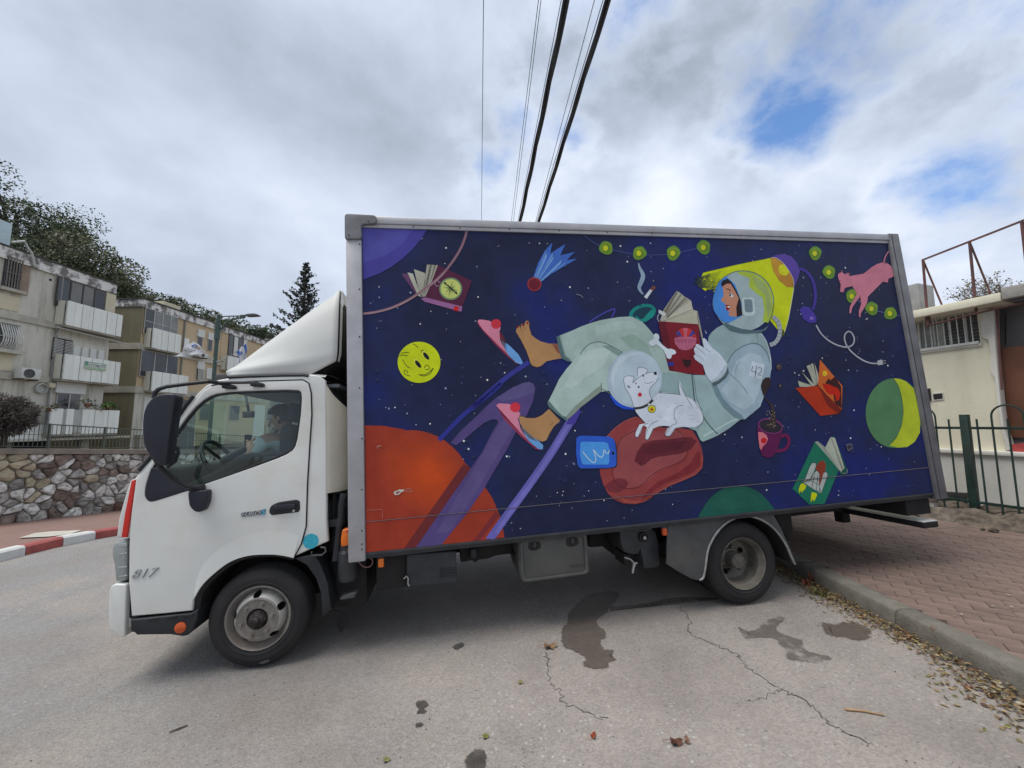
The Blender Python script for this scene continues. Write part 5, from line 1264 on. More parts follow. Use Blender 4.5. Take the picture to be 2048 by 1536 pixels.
P.ell(ZC, 448, 1283, 7, 8, (34, 36, 40), 4).ell(ZC, 482, 1196, 6, 10, (60, 64, 70), 4).ell(ZC, 457, 1342, 15, 16, (196, 42, 48), 4).poly(ZC, [(558, 1172), (584, 1164), (588, 1188), (572, 1192)], (26, 28, 32), 5).line(ZC, [(424, 1262), (430, 1250)], 8, (70, 74, 82), 4, 1).line(ZC, [(362, 1272), (382, 1290)], 12, (110, 116, 128), 4, 1)
P.line(ZC, [(412, 1448), (470, 1440), (520, 1416), (556, 1382)], 19, (58, 54, 52), 5, 4).poly(ZC, [(514, 1412), (526, 1404), (546, 1432), (532, 1438)], (196, 200, 190), 6)
P.ell(ZC, 548, 1452, 31, 30, (86, 84, 20), 6).ell(ZC, 548, 1452, 27, 26, (206, 200, 40), 7)
P.poly(ZC, [(548 + (19 if k % 2 == 0 else 7) * math.cos(k * PI / 5 - PI / 2), 1455 + (19 if k % 2 == 0 else 7) * math.sin(k * PI / 5 - PI / 2)) for k in range(10)], (176, 36, 30), 8)
P.done('white dog in a bubble helmet with a star tag')
# mug and floating coffee
P = Paint('painted_mug', 15)
P.line(ZDD, [(1538, 358), (1575, 346), (1598, 372), (1596, 420), (1565, 458), (1500, 468)], 24, (108, 28, 74), 0, 5)
P.poly(ZDD, [(1362, 255), (1375, 300), (1450, 332), (1530, 320), (1555, 280), (1548, 330), (1530, 400), (1508, 470), (1480, 508), (1432, 520), (1392, 500), (1380, 455), (1366, 390), (1357, 320)], (92, 26, 74), 1)
P.ell(ZDD, 1458, 276, 97, 58, (124, 56, 116), 2, 12).ell(ZDD, 1458, 278, 88, 49, (48, 40, 52), 3, 12)
P.poly(ZDD, [(1364, 322), (1400, 324), (1428, 345), (1440, 380), (1425, 410), (1400, 435), (1388, 462), (1376, 445), (1368, 390)], (202, 112, 122), 3).ell(ZDD, 1407, 388, 21, 22, (178, 30, 36), 4)
P.done('plum coloured mug')
P = Paint('painted_coffee', 21)
P.poly(ZDD, [(1405, 275), (1440, 262), (1465, 215), (1468, 150), (1448, 105), (1412, 62), (1400, 40), (1440, 80), (1478, 120), (1495, 180), (1505, 250), (1480, 290), (1440, 292)], (62, 50, 48))
P.done()
P = Paint('painted_coffee_drop', 21)
P.poly(ZC, [(1388, 1300), (1384, 1272), (1398, 1232), (1418, 1212), (1448, 1208), (1464, 1235), (1456, 1275), (1436, 1310), (1420, 1345), (1402, 1345)], (54, 42, 42))
P.done()
P = Paint('painted_stars', 23)
for k in range(26):
    x, y = rnd.uniform(1425, 1500), rnd.uniform(150, 290); P.ell(ZDD, x, y, 3, 3, (176, 168, 150), 1, 0, 6)
P.done(kind='stuff')
for x, y, a_, b_, c in ((1524, 1130, 22, 25, (70, 58, 56)), (1535, 1278, 13, 16, (60, 50, 52))): Paint('painted_coffee_drop', 21).ell(ZC, x, y, a_, b_, c).ell(ZC, x - 4, y - 6, 5, 5, (150, 140, 120), 1, 0, 8).done()
# orange book
P = Paint('painted_book', 8)
for q in ([(100, 727), (168, 796), (150, 800)], [(84, 772), (150, 794), (140, 802), (92, 800)], [(125, 702), (144, 694), (176, 790), (162, 795)], [(146, 690), (158, 690), (178, 785), (172, 792)], [(163, 684), (182, 740), (184, 780), (176, 788)]): P.poly(ZE, q, (170, 174, 156))
for a, b in (((100, 727), (152, 800)), ((125, 702), (165, 795)), ((163, 684), (177, 788))): P.line(ZE, [a, b], 2.2, (96, 92, 84), 1, 1)
P.poly(ZE, [(190, 670), (266, 760), (298, 797), (294, 914), (180, 792)], (196, 100, 44), 1).poly(ZE, [(72, 807), (180, 795), (240, 860), (296, 912), (278, 930), (192, 940)], (170, 52, 24), 2).poly(ZE, [(180, 795), (296, 912), (278, 930), (225, 890)], (118, 36, 24), 3)
P.poly(ZE, [(216, 782), (232, 760), (240, 770), (262, 752), (292, 800), (294, 905), (262, 880), (252, 830)], (62, 30, 30), 2)
P.poly(ZE, [(200, 785), (232, 788), (250, 797), (276, 808), (288, 830), (282, 862), (268, 870), (262, 840), (236, 838), (218, 824)], (186, 38, 16), 4).ell(ZE, 213, 737, 12, 13, (214, 176, 36), 2)
P.done('orange book with a red animal on its cover')
# green and yellow planet
P = Paint('painted_planet', 4)
P.ell(ZE, 547, 927, 137, 167, (84, 128, 88), 0, 0, 56)
P.poly(ZE, [(542, 760), (572, 762), (605, 775), (640, 810), (665, 855), (681, 910), (683, 960), (670, 1020), (645, 1065), (610, 1089), (565, 1093), (522, 1082), (555, 1046), (580, 990), (590, 920), (582, 850), (566, 795)], (182, 196, 48), 1).line(ZE, [(542, 760), (566, 795), (582, 850), (590, 920), (580, 990), (555, 1046), (522, 1082)], 2.5, (70, 100, 60), 2, 4)
P.done('green planet with a yellow crescent')
# green book with a shuttle
P = Paint('painted_book', 8)
P.poly(ZE, [(254, 1024), (270, 1068), (322, 1198), (312, 1222), (290, 1224), (250, 1090)], (24, 80, 72)).poly(ZE, [(180, 1062), (200, 1078), (240, 1110), (296, 1218), (280, 1200)], (140, 144, 132), 0.5)
for q in ([(214, 1096), (238, 1046), (248, 1040), (302, 1196), (292, 1208)], [(248, 1042), (262, 1046), (308, 1190), (300, 1200)]): P.poly(ZE, q, (172, 178, 162), 1)
P.line(ZE, [(244, 1046), (298, 1200)], 2.4, (96, 100, 92), 2, 1).line(ZE, [(300, 1214), (318, 1216), (320, 1196)], 4, (120, 140, 136), 2, 2)
P.poly(ZE, [(165, 1064), (282, 1196), (212, 1362), (140, 1366), (58, 1290)], (28, 110, 86), 2).poly(ZE, [(165, 1064), (180, 1062), (292, 1208), (282, 1200)], (150, 160, 148), 3)
P.poly(ZE, [(172, 1182), (186, 1160), (206, 1154), (218, 1172), (216, 1195), (198, 1280), (190, 1300), (168, 1250)], (140, 58, 40), 3)
for q in ([(142, 1180), (152, 1166), (168, 1165), (172, 1180), (146, 1248), (130, 1266), (106, 1258), (118, 1242)], [(208, 1212), (220, 1208), (228, 1222), (196, 1312), (180, 1306), (186, 1288)], [(176, 1202), (188, 1218), (186, 1262), (194, 1310), (150, 1288), (104, 1256), (140, 1244), (156, 1216)]): P.poly(ZE, q, (170, 178, 172), 4)
for q in ([(142, 1180), (152, 1166), (168, 1165), (172, 1180), (146, 1248), (106, 1258), (118, 1242), (142, 1180)], [(176, 1202), (156, 1216), (140, 1246), (104, 1256), (150, 1288), (194, 1310), (186, 1262), (188, 1218), (176, 1202)], [(150, 1232), (186, 1250)], [(144, 1250), (186, 1272)], [(166, 1214), (150, 1286)], [(180, 1218), (172, 1298)], [(208, 1212), (220, 1208), (228, 1222), (196, 1312)]): P.line(ZE, q, 2.2, (52, 54, 54), 5, 1)
for q in ([(96, 1270), (108, 1262), (124, 1276), (118, 1292), (108, 1300), (104, 1310), (98, 1298), (90, 1312), (88, 1292)], [(150, 1306), (172, 1310), (176, 1320), (168, 1338), (160, 1352), (156, 1338), (146, 1356), (146, 1330)]): P.poly(ZE, q, (196, 204, 22), 4)
P.done('green book with a space shuttle on its cover')
# pink cow
P = Paint('painted_cow', 10)
P.poly(ZE, [(275, 264), (284, 254), (294, 252), (293, 238), (300, 256), (312, 262), (318, 256), (334, 254), (328, 270), (345, 268), (400, 258), (420, 242), (440, 226), (465, 212), (490, 204), (515, 210), (532, 222), (546, 246), (546, 268), (536, 276), (518, 282), (515, 302), (492, 296), (470, 318), (440, 348), (420, 368), (416, 398), (398, 430), (386, 448), (384, 468), (377, 466), (376, 440), (388, 400), (384, 366), (362, 395), (345, 420), (338, 450), (330, 446), (334, 415), (350, 385), (368, 355), (345, 318), (310, 326), (302, 348), (286, 345), (290, 310), (280, 285)], (198, 120, 138))
P.line(ZE, [(497, 212), (499, 190), (507, 170), (521, 150)], 7, (178, 110, 128), 0, 4).line(ZE, [(284, 290), (294, 292)], 2, (110, 60, 76), 1, 1).line(ZE, [(380, 360), (384, 395)], 2, (150, 84, 104), 1, 1).line(ZE, [(322, 262), (334, 256)], 3, (120, 60, 80), 1, 1)
P.done('pink cow leaping')
Paint('painted_planet', 3).poly(ZDD, [(905, 980), (925, 935), (960, 880), (1000, 828), (1050, 785), (1110, 752), (1200, 738), (1290, 745), (1340, 765), (1390, 797), (1450, 860), (1495, 925), (1300, 955)], (30, 86, 74)).poly(ZDD, [(1000, 870), (1100, 790), (1220, 765), (1330, 800), (1400, 880), (1250, 910), (1080, 920)], (34, 92, 78), 1).done('dark green planet rising from the lower edge')
# wear: seam line, scratches, sticker ghost
P = Paint('panel_seam', 28)
P.line(ZA, [(200, 2397), (1990, 2230)], 3.2, (128, 120, 122), 0, 1)
a, b = (732, 1043.5), (1000, 1018)
ID = lambda x, y: (x, y)
P = Paint('panel_seam', 28)
for x0, x1 in ((733, 1100), (1100, 1400), (1400, 1700), (1700, 1872)):
    y = lambda x: 1043.5 - (x - 732) * 0.0965
    P.line(ID, [(x0, y(x0)), (x1, y(x1))], 0.9, (124, 118, 120), 0, 1).line(ID, [(x0, y(x0) + 1), (x1, y(x1) + 1)], 0.8, (24, 24, 44), 0, 1)
P.done()
P = Paint('paint_scratch', 28)
P.poly(ZB, [(412, 792), (420, 776), (440, 772), (455, 762), (478, 764), (495, 760), (490, 776), (470, 784), (455, 802), (425, 806)], (186, 184, 176)).poly(ZB, [(425, 790), (450, 776), (465, 780), (440, 798)], (130, 60, 46), 1).line(ZB, [(490, 766), (525, 756), (550, 768), (548, 778), (500, 778)], 4, (150, 120, 110), 0, 3)
P.line(ZB, [(205, 922), (326, 914), (328, 980)], 4, (176, 116, 100), 0, 1).line(ZB, [(285, 436), (300, 428), (318, 432)], 6, (176, 140, 126), 0, 2).line(ZB, [(285, 440), (300, 450)], 4, (170, 130, 118), 0, 1)
P.line(ZA, [(1812, 650), (1840, 655), (1864, 676)], 7, (110, 112, 130), 0, 3).line(ZA, [(1205, 284), (1226, 276)], 5, (110, 116, 130), 0, 1)
P.poly(ZE, [(310, 1076), (340, 1070), (348, 1098), (322, 1112)], (84, 84, 100)).poly(ZE, [(318, 1084), (336, 1080), (340, 1092), (324, 1100)], (44, 46, 66), 1)
P.done()
# dents of the bolts behind the skin: paired shallow bumps
dm = MB().lathe([(0.0, -0.0062), (0.006, -0.0058), (0.012, -0.0046), (0.018, -0.003), (0.024, 0.001)], 14).mesh('bolt_bump')
for p in dm.polygons: p.use_smooth = True
dm.materials.append(navy)
for Z, pts in ((ZA, [(285, 1240), (285, 1312), (945, 1220), (945, 1288), (1258, 1200), (1258, 1266), (1565, 1255), (1565, 1320)]), (ZE, [(40, 560), (50, 660), (320, 640), (40, 690), (225, 655)]), (ZDD, [(1090, 250), (1115, 320), (960, 640), (1200, 420), (760, 860), (1290, 640)]), (ZB, [(975, 400), (968, 460), (1030, 520), (1730, 700), (1690, 690)])):
    for p in pts:
        q = T(*Z(*p), 0); o = link('bolt_bump', dm, None, truck); o.location = (q.x, 0.003, q.z)
# ================================================================== setting
def asphalt():
    m, nt, N, L, P = nodes_of('worn_asphalt')
    tc = N.new('ShaderNodeTexCoord')
    def nz(s, d, r=0.6, off=(0, 0, 0), sc=(1, 1, 1)):
        mp = N.new('ShaderNodeMapping'); mp.inputs['Location'].default_value = off; mp.inputs['Scale'].default_value = sc
        L.new(tc.outputs['Object'], mp.inputs[0])
        n = N.new('ShaderNodeTexNoise'); n.inputs['Scale'].default_value = s; n.inputs['Detail'].default_value = d; n.inputs['Roughness'].default_value = r
        L.new(mp.outputs[0], n.inputs[0]); return n.outputs[0]
    def mr(v, a, b, c, d):
        n = N.new('ShaderNodeMapRange'); L.new(v, n.inputs[0])
        for i, k in enumerate((a, b, c, d)): n.inputs[i + 1].default_value = k
        return n.outputs[0]
    def mix(f, a, b, bl='MIX'):
        n = N.new('ShaderNodeMix'); n.data_type = 'RGBA'; n.blend_type = bl
        if isinstance(f, float): n.inputs[0].default_value = f
        else: L.new(f, n.inputs[0])
        for i, k in ((6, a), (7, b)):
            if isinstance(k, tuple): n.inputs[i].default_value = (*k, 1)
            else: L.new(k, n.inputs[i])
        return n.outputs[2]
    sep = N.new('ShaderNodeSeparateXYZ'); L.new(tc.outputs['Object'], sep.inputs[0])
    side = N.new('ShaderNodeMath'); side.operation = 'ADD'; L.new(sep.outputs[0], side.inputs[0]); L.new(mr(nz(0.5, 3), 0.3, 0.7, -1.5, 1.5), side.inputs[1])
    f = mr(side.outputs[0], -2.6, 0.6, 0, 1)
    base = mix(f, (0.225, 0.217, 0.208), (0.30, 0.267, 0.24))
    base = mix(mr(nz(0.9, 6, 0.65, (3, 1, 0)), 0.42, 0.68, 0, 0.9), base, (0.20, 0.178, 0.16))
    base = mix(mr(nz(0.55, 4, 0.6, (9, 4, 0)), 0.5, 0.72, 0, 0.6), base, (0.345, 0.292, 0.24))
    base = mix(mr(nz(3.2, 7, 0.7, (1, 8, 0)), 0.54, 0.74, 0, 0.35), base, (0.19, 0.18, 0.172))
    # aggregate: pale and dark chips
    v = N.new('ShaderNodeTexVoronoi'); v.inputs['Scale'].default_value = 95; L.new(tc.outputs['Object'], v.inputs[0])
    v2 = N.new('ShaderNodeTexVoronoi'); v2.inputs['Scale'].default_value = 40; L.new(tc.outputs['Object'], v2.inputs[0])
    sc = N.new('ShaderNodeSeparateColor'); L.new(v.outputs['Color'], sc.inputs[0])
    sc2 = N.new('ShaderNodeSeparateColor'); L.new(v2.outputs['Color'], sc2.inputs[0])
    chips = mr(sc.outputs[0], 0.0, 1.0, 0.85, 1.14)
    vm = N.new('ShaderNodeVectorMath'); vm.operation = 'SCALE'; L.new(base, vm.inputs[0]); L.new(chips, vm.inputs['Scale'])
    pale = N.new('ShaderNodeMath'); pale.operation = 'MULTIPLY'; L.new(mr(sc2.outputs[0], 0.86, 0.9, 0, 0.5), pale.inputs[0]); L.new(mr(v2.outputs['Distance'], 0.25, 0.4, 1, 0), pale.inputs[1])
    pm = N.new('ShaderNodeMath'); pm.operation = 'MULTIPLY'; L.new(pale.outputs[0], pm.inputs[0]); L.new(mr(nz(0.7, 3, 0.5, (5, 5, 5)), 0.4, 0.6, 0.1, 1), pm.inputs[1])
    c = mix(pm.outputs[0], vm.outputs[0], (0.5, 0.48, 0.45))
    dk = N.new('ShaderNodeMath'); dk.operation = 'MULTIPLY'; L.new(mr(sc2.outputs[1], 0.9, 0.93, 0, 0.55), dk.inputs[0]); L.new(mr(v2.outputs['Distance'], 0.2, 0.32, 1, 0), dk.inputs[1])
    c = mix(dk.outputs[0], c, (0.09, 0.085, 0.08))
    L.new(c, P.inputs['Base Color']); P.inputs['Roughness'].default_value = 0.85; P.inputs['Specular IOR Level'].default_value = 0.25
    ad = N.new('ShaderNodeMath'); ad.operation = 'MULTIPLY_ADD'; L.new(nz(35, 5, 0.7), ad.inputs[0]); ad.inputs[1].default_value = 1.4; L.new(v.outputs['Distance'], ad.inputs[2])
    bp = N.new('ShaderNodeBump'); bp.inputs['Strength'].default_value = 0.4; bp.inputs['Distance'].default_value = 0.009
    L.new(ad.outputs[0], bp.inputs['Height']); L.new(bp.outputs[0], P.inputs['Normal'])
    return m
road_m = asphalt()
KX = 2.82                                   # near edge of the right-hand kerb
def sheet(name, xs, ys, zf, m, **kw):
    mb = MB(); nx = len(xs)
    for y in ys:
        for x in xs: mb.v.append((x, y, zf(x, y)))
    mb.f = [(j * nx + i, j * nx + i + 1, (j + 1) * nx + i + 1, (j + 1) * nx + i) for j in range(len(ys) - 1) for i in range(nx - 1)]
    mb.mi = [0] * len(mb.f)
    return obj(name, mb, m, fix=False, smooth=True, **kw)
xs = [-400, -150, -60, -40, -30, -24, -20] + [-18 + .5 * k for k in range(76)] + [26, 40, 80, 150, 400]
ys = [-300, -100, -40, -20, -10, -5, -2] + [-1 + .5 * k for k in range(84)] + [50, 70, 110, 200, 500]
road = sheet('road', xs, ys, gz, road_m, kind='structure')
def flat(name, pts, lift, m, parent=None, kind='structure', sm=4, jit=0.0, band=.04, **kw):
    """a thin stain lying on the road: outline taken on the ground, rim fading out"""
    pts = spline(pts, True, sm + 3)
    q = [on_ground(*p) for p in pts]; n = len(q)
    area = sum(q[i].x * q[(i + 1) % n].y - q[(i + 1) % n].x * q[i].y for i in range(n))
    mb = MB(); fd = []
    for k, (off, f) in enumerate(((band * .8, 0.0), (-band * .2, .55), (-band, 1.0))):
        for i in range(n):
            t = (q[(i + 2) % n] - q[i - 2]); t.z = 0; t.normalize()
            nn = Vector((t.y, -t.x, 0)) * (1 if area > 0 else -1)
            p = q[i] + nn * off; mb.v.append((p.x, p.y, gz(p.x, p.y) + lift - .0006 * k)); fd.append(f)
    mb.f = [(k * n + i, k * n + (i + 1) % n, (k + 1) * n + (i + 1) % n, (k + 1) * n + i) for k in range(2) for i in range(n)] + [tuple(2 * n + i for i in range(n))]; mb.mi = [0] * len(mb.f)
    o = obj(name, mb, m, parent, kind=kind, fix=True, **kw)
    at = o.data.attributes.new('Fade', 'FLOAT', 'POINT')
    for i, f in enumerate(fd): at.data[i].value = f
    return o
def fading(m, amt, scale=16):
    """the stain is broken up towards its rim by noise"""
    nt = m.node_tree; N, L = nt.nodes, nt.links
    at = N.new('ShaderNodeAttribute'); at.attribute_name = 'Fade'
    tc = N.new('ShaderNodeTexCoord'); nz = N.new('ShaderNodeTexNoise'); nz.inputs['Scale'].default_value = scale; nz.inputs['Detail'].default_value = 9; nz.inputs['Roughness'].default_value = .68
    L.new(tc.outputs['Object'], nz.inputs[0])
    ad = N.new('ShaderNodeMath'); ad.operation = 'MULTIPLY_ADD'; L.new(nz.outputs[0], ad.inputs[0]); ad.inputs[1].default_value = 1.5; L.new(at.outputs['Fac'], ad.inputs[2])
    mr = N.new('ShaderNodeMapRange'); mr.interpolation_type = 'SMOOTHSTEP'; L.new(ad.outputs[0], mr.inputs[0])
    for i, k in enumerate((amt, amt + .45, 0.0, .96)): mr.inputs[i + 1].default_value = k
    tr = N.new('ShaderNodeBsdfTransparent'); ms = N.new('ShaderNodeMixShader')
    L.new(mr.outputs[0], ms.inputs[0]); L.new(tr.outputs[0], ms.inputs[1]); L.new(N['Principled BSDF'].outputs[0], ms.inputs[2]); L.new(ms.outputs[0], N['Material Output'].inputs[0])
    return m
wet = mat('wet_asphalt', (0.10, 0.08, 0.066), rough=0.6, var=0.2, scale=24, c2=(0.125, 0.10, 0.082), bump=0.5, bscale=90, spec=0.25, det=8)
damp = mat('damp_asphalt', (0.13, 0.112, 0.096), rough=0.8, var=0.2, scale=9, c2=(0.17, 0.15, 0.13), bump=0.5, bscale=60, det=9, lo=0.46, hi=0.54)
oil = mat('oil_spot', (0.045, 0.042, 0.036), rough=0.5, var=0.3, scale=12, c2=(0.09, 0.08, 0.07), bump=0.3, bscale=70)
fading(wet, 1.0, 34); fading(damp, 1.45, 9); fading(oil, 0.9, 40)
flat('wet_stain', [(1186, 1188), (1235, 1186), (1232, 1203), (1222, 1210), (1215, 1223), (1200, 1235), (1192, 1248), (1208, 1262), (1211, 1276), (1200, 1283), (1206, 1298), (1228, 1303), (1222, 1313), (1233, 1321), (1218, 1327), (1212, 1338), (1180, 1338), (1166, 1330), (1172, 1318), (1146, 1303), (1126, 1292), (1124, 1262), (1136, 1245), (1137, 1230), (1160, 1205)], 0.004, wet, sm=3, band=.026)
flat('wet_stain', [(1218, 1212), (1250, 1211), (1300, 1204), (1345, 1195), (1405, 1194), (1440, 1199), (1400, 1200), (1345, 1204), (1290, 1215), (1240, 1222), (1220, 1224)], 0.0035, damp, sm=3, band=.02)
flat('wet_stain', [(1645, 1247), (1658, 1249), (1672, 1250), (1690, 1246), (1720, 1250), (1741, 1262), (1738, 1270), (1734, 1280), (1712, 1281), (1686, 1276), (1660, 1272), (1648, 1262)], 0.004, wet, sm=3, jit=0.03)
flat('damp_stain', [(1470, 1252), (1500, 1258), (1530, 1240), (1560, 1230), (1580, 1240), (1560, 1262), (1610, 1280), (1618, 1300), (1660, 1310), (1668, 1324), (1640, 1332), (1600, 1328), (1570, 1320), (1560, 1300), (1540, 1280), (1500, 1284), (1480, 1276)], 0.003, damp, sm=3, band=.035)
flat('oil_spot', [(908, 1294), (916, 1289), (926, 1288), (926, 1294), (916, 1300), (908, 1299)], 0.004, oil, sm=3, band=.012)
flat('oil_spot', [(832, 1412), (838, 1404), (850, 1404), (855, 1412), (846, 1420), (852, 1426), (836, 1430), (838, 1420)], 0.004, oil, sm=3, band=.012)
flat('oil_spot', [(832, 1450), (840, 1447), (845, 1453), (838, 1457), (832, 1455)], 0.004, oil, sm=3, band=.01)
flat('oil_spot', [(934, 1522), (944, 1506), (962, 1503), (971, 1512), (970, 1534), (958, 1544), (936, 1542)], 0.004, oil, sm=3, band=.02)
crack_m = mat('crack_dark', (0.115, 0.10, 0.088), rough=0.9, var=0.3, scale=30)  # flat dark strips mark the cracks
def crack(pts, w):
    rr = random.Random(int(pts[0][0])); q = spline([tuple(on_ground(*p)) for p in pts], False, 9)
    mb = MB(); k = len(q)
    off = [Vector((q[i][0] + rr.uniform(-.018, .018), q[i][1] + rr.uniform(-.018, .018), 0)) for i in range(k)]
    for i in range(k):
        d = (off[min(k - 1, i + 1)] - off[max(0, i - 1)]).normalized(); n = Vector((-d.y, d.x, 0)); h = w / 2 * rr.uniform(0.25, 1.3)
        for s in (-1, 1):
            p = off[i] + n * h * s; mb.v.append((p.x, p.y, gz(p.x, p.y) + 0.0025))
    mb.f = [(2 * i, 2 * i + 1, 2 * i + 3, 2 * i + 2) for i in range(k - 1)]; mb.mi = [0] * len(mb.f)
    obj('crack', mb, crack_m, road)
crack([(1360, 1215), (1378, 1240), (1382, 1268), (1430, 1290), (1475, 1312), (1500, 1340), (1560, 1380), (1605, 1400), (1650, 1442), (1690, 1465), (1745, 1490)], 0.0072)
crack([(1090, 1308), (1098, 1330), (1098, 1365), (1120, 1386), (1128, 1406), (1170, 1425), (1212, 1442)], 0.006)
crack([(1560, 1378), (1530, 1396), (1490, 1402)], 0.004)

# ---- right-hand kerb and brick pavement
KH = 0.15
kerb_m = mat('kerb_concrete', (0.185, 0.17, 0.14), rough=0.85, var=0.15, scale=9, stain=(0.115, 0.105, 0.085), stain_amt=0.6, bump=0.4, bscale=70, rnd=0.05)
kerb = link('kerb', None, kind='structure')
jy = on_ground(1790, 1262).y
k0 = jy - 4
KL = 1.0
kn = 0
while k0 < 16:
    a, b = k0 + 0.004, k0 + KL - 0.004
    mb = MB(); prof = [(0, -0.15), (0, KH - 0.045), (0.012, KH - 0.014), (0.045, KH), (0.15, KH), (0.15, -0.15)]
    for y in (a, b):
        for dx, dz in prof: mb.v.append((KX + dx, y, gz(KX, y) + dz))
    mb.f = [(0, 1, 2, 3, 4, 5), (11, 10, 9, 8, 7, 6)] + [(i, i + 6, (i + 1) % 6 + 6, (i + 1) % 6) for i in range(6)]; mb.mi = [0] * 8
    obj('kerb_stone', mb, kerb_m, kerb, bevel=0.006)
    k0 += KL
pave_m = mat('pavement_bed', (0.10, 0.065, 0.055), rough=0.9, var=0.2, scale=12, bump=0.2)
PZ = lambda x, y: gz(x, y) + KH - 0.012
pav = sheet('pavement', [KX + 0.152, 4, 6, 8, 12, 20, 60], [-6, -2, 0, 2, 4, 6, 8, 12, 20, 40], lambda x, y: PZ(x, y) - 0.008, pave_m, kind='structure')
brick_m = mat('red_paving_brick', (0.200, 0.138, 0.112), rough=0.85, var=0.16, scale=3, c2=(0.15, 0.106, 0.088), bump=0.3, bscale=60, rnd=0.14, stain=(0.29, 0.215, 0.175), stain_amt=0.6)
bd = Vector((-0.80, 0.60, 0)).normalized(); bn = Vector((-bd.y, bd.x, 0)) * -1
bm_mesh = MB().box(-0.1012, 0.1012, -0.0465, 0.0465, -0.03, 0.0).mesh('brick', bevel=0.004, seg=1)
bm_mesh.materials.append(brick_m)
cands = []
org = Vector((4.5, 4, 0))
for i in range(-60, 61):
    for j in range(-40, 41):
        c = org + bd * (0.204 * (j + (0.5 if i % 2 else 0))) + bn * (0.102 * i)
        if not (KX + 0.1 < c.x < 12 and 1.0 < c.y < 11): continue
        z = gz(c.x, c.y) + KH - 0.006
        v = Vector((c.x, c.y, z)) - EYE
        f_ = v.y * CP + v.z * SP; u = v.x / f_
        if f_ < 0.5 or u > 1.42 or u < 0.5: continue
        cands.append((v.length, c, z))
cands.sort(key=lambda t: t[0])
rb = random.Random(3)
slope_q = Vector((0, 0, 1)).rotation_difference(Vector((-0.0357, -0.006, 1)).normalized()).to_matrix().to_4x4()
ang = math.atan2(bd.y, bd.x)
mbx = MB()
for n, (d, c, z) in enumerate(cands):
    M = Matrix.Translation((c.x, c.y, z - rb.uniform(0.0, 0.004))) @ slope_q @ Matrix.Rotation(ang + rb.uniform(-.012, .012), 4, 'Z')
    if n < 299:
        o = link('brick', bm_mesh, None, pav); o.matrix_world = M
    else:
        mbx.box(-0.1012, 0.1012, -0.0465, 0.0465, -0.03, 0.0, M)
obj('paving_bricks', mbx, brick_m, pav, kind='stuff')
# crumbs and droppings on the pavement, leaf litter in the gutter
leaf_cols = [(0.30, 0.20, 0.09), (0.38, 0.27, 0.13), (0.20, 0.10, 0.05), (0.24, 0.23, 0.08), (0.42, 0.36, 0.25), (0.16, 0.07, 0.035)]
leaf_ms = [mat('dry_leaf', c, rough=0.7, var=0.25, scale=20) for c in leaf_cols]
def leaf_geo(mb, p, s, az, tilt, curl):
    M = Matrix.Translation(p) @ Matrix.Rotation(az, 4, 'Z') @ Matrix.Rotation(tilt, 4, 'X')
    pr = [(-1, 0, 0), (-.45, .38, curl), (.25, .42, curl), (1, 0, .1), (.25, -.42, curl), (-.45, -.38, curl)]
    mb.add([M @ Vector((x * s, y * s, z * s)) for x, y, z in pr], [(0, 1, 2, 3), (0, 3, 4, 5)])
rl = random.Random(11)
mb = MB()
for k in range(4800):
    y = .9 + 3.8 * rl.random() ** 1.35
    clump = 0.5 + 0.5 * noise.noise(Vector((y * 3.1, 2.2, 0)))
    if rl.random() > 0.35 + clump: continue
    w = (0.10 + 0.22 * clump) * (1.25 if y < 2.6 else 0.8)
    x = KX - 0.01 - abs(rl.gauss(0, w * 0.5))
    h = 0.006 + max(0, 0.05 - (KX - x) * .25) * rl.random()
    mb.cur = rl.choices(range(6), (5, 5, 3, 2, 3, 2))[0]
    leaf_geo(mb, (x, y, gz(x, y) + h), rl.uniform(0.006, 0.018) * (1.2 if y < 2.4 else 1), rl.uniform(0, 6.28), rl.gauss(0, .6), rl.uniform(0.05, .5))
for k in range(260):
    x, y = rl.uniform(KX + .2, 8), rl.uniform(1.5, 7); mb.cur = rl.choice((0, 1, 4, 4))
    leaf_geo(mb, (x, y, gz(x, y) + KH + .004), rl.uniform(0.006, 0.016), rl.uniform(0, 6.28), rl.gauss(0, .2), .2)
obj('leaf_litter', mb, leaf_ms, kind='stuff', fix=False)
mb = MB()
for k in range(420):
    x, y = rl.uniform(-5, KX - .3), rl.uniform(1.3, 5)
    if rl.random() < .5: x, y = 1.9 + rl.gauss(0, .25), 1.75 + rl.gauss(0, .12)
    s = rl.uniform(.002, .006); z = gz(x, y) + s * .4
    mb.add([(x + s * a, y + s * b, z + s * c) for a, b, c in ((1, 0, 0), (-.6, .8, 0), (-.6, -.8, 0), (0, 0, .8))], [(0, 1, 3), (1, 2, 3), (2, 0, 3)])
obj('grit', mb, mat('dark_grit', (0.06, 0.055, 0.05), rough=0.9, var=0.3), kind='stuff', fix=False)
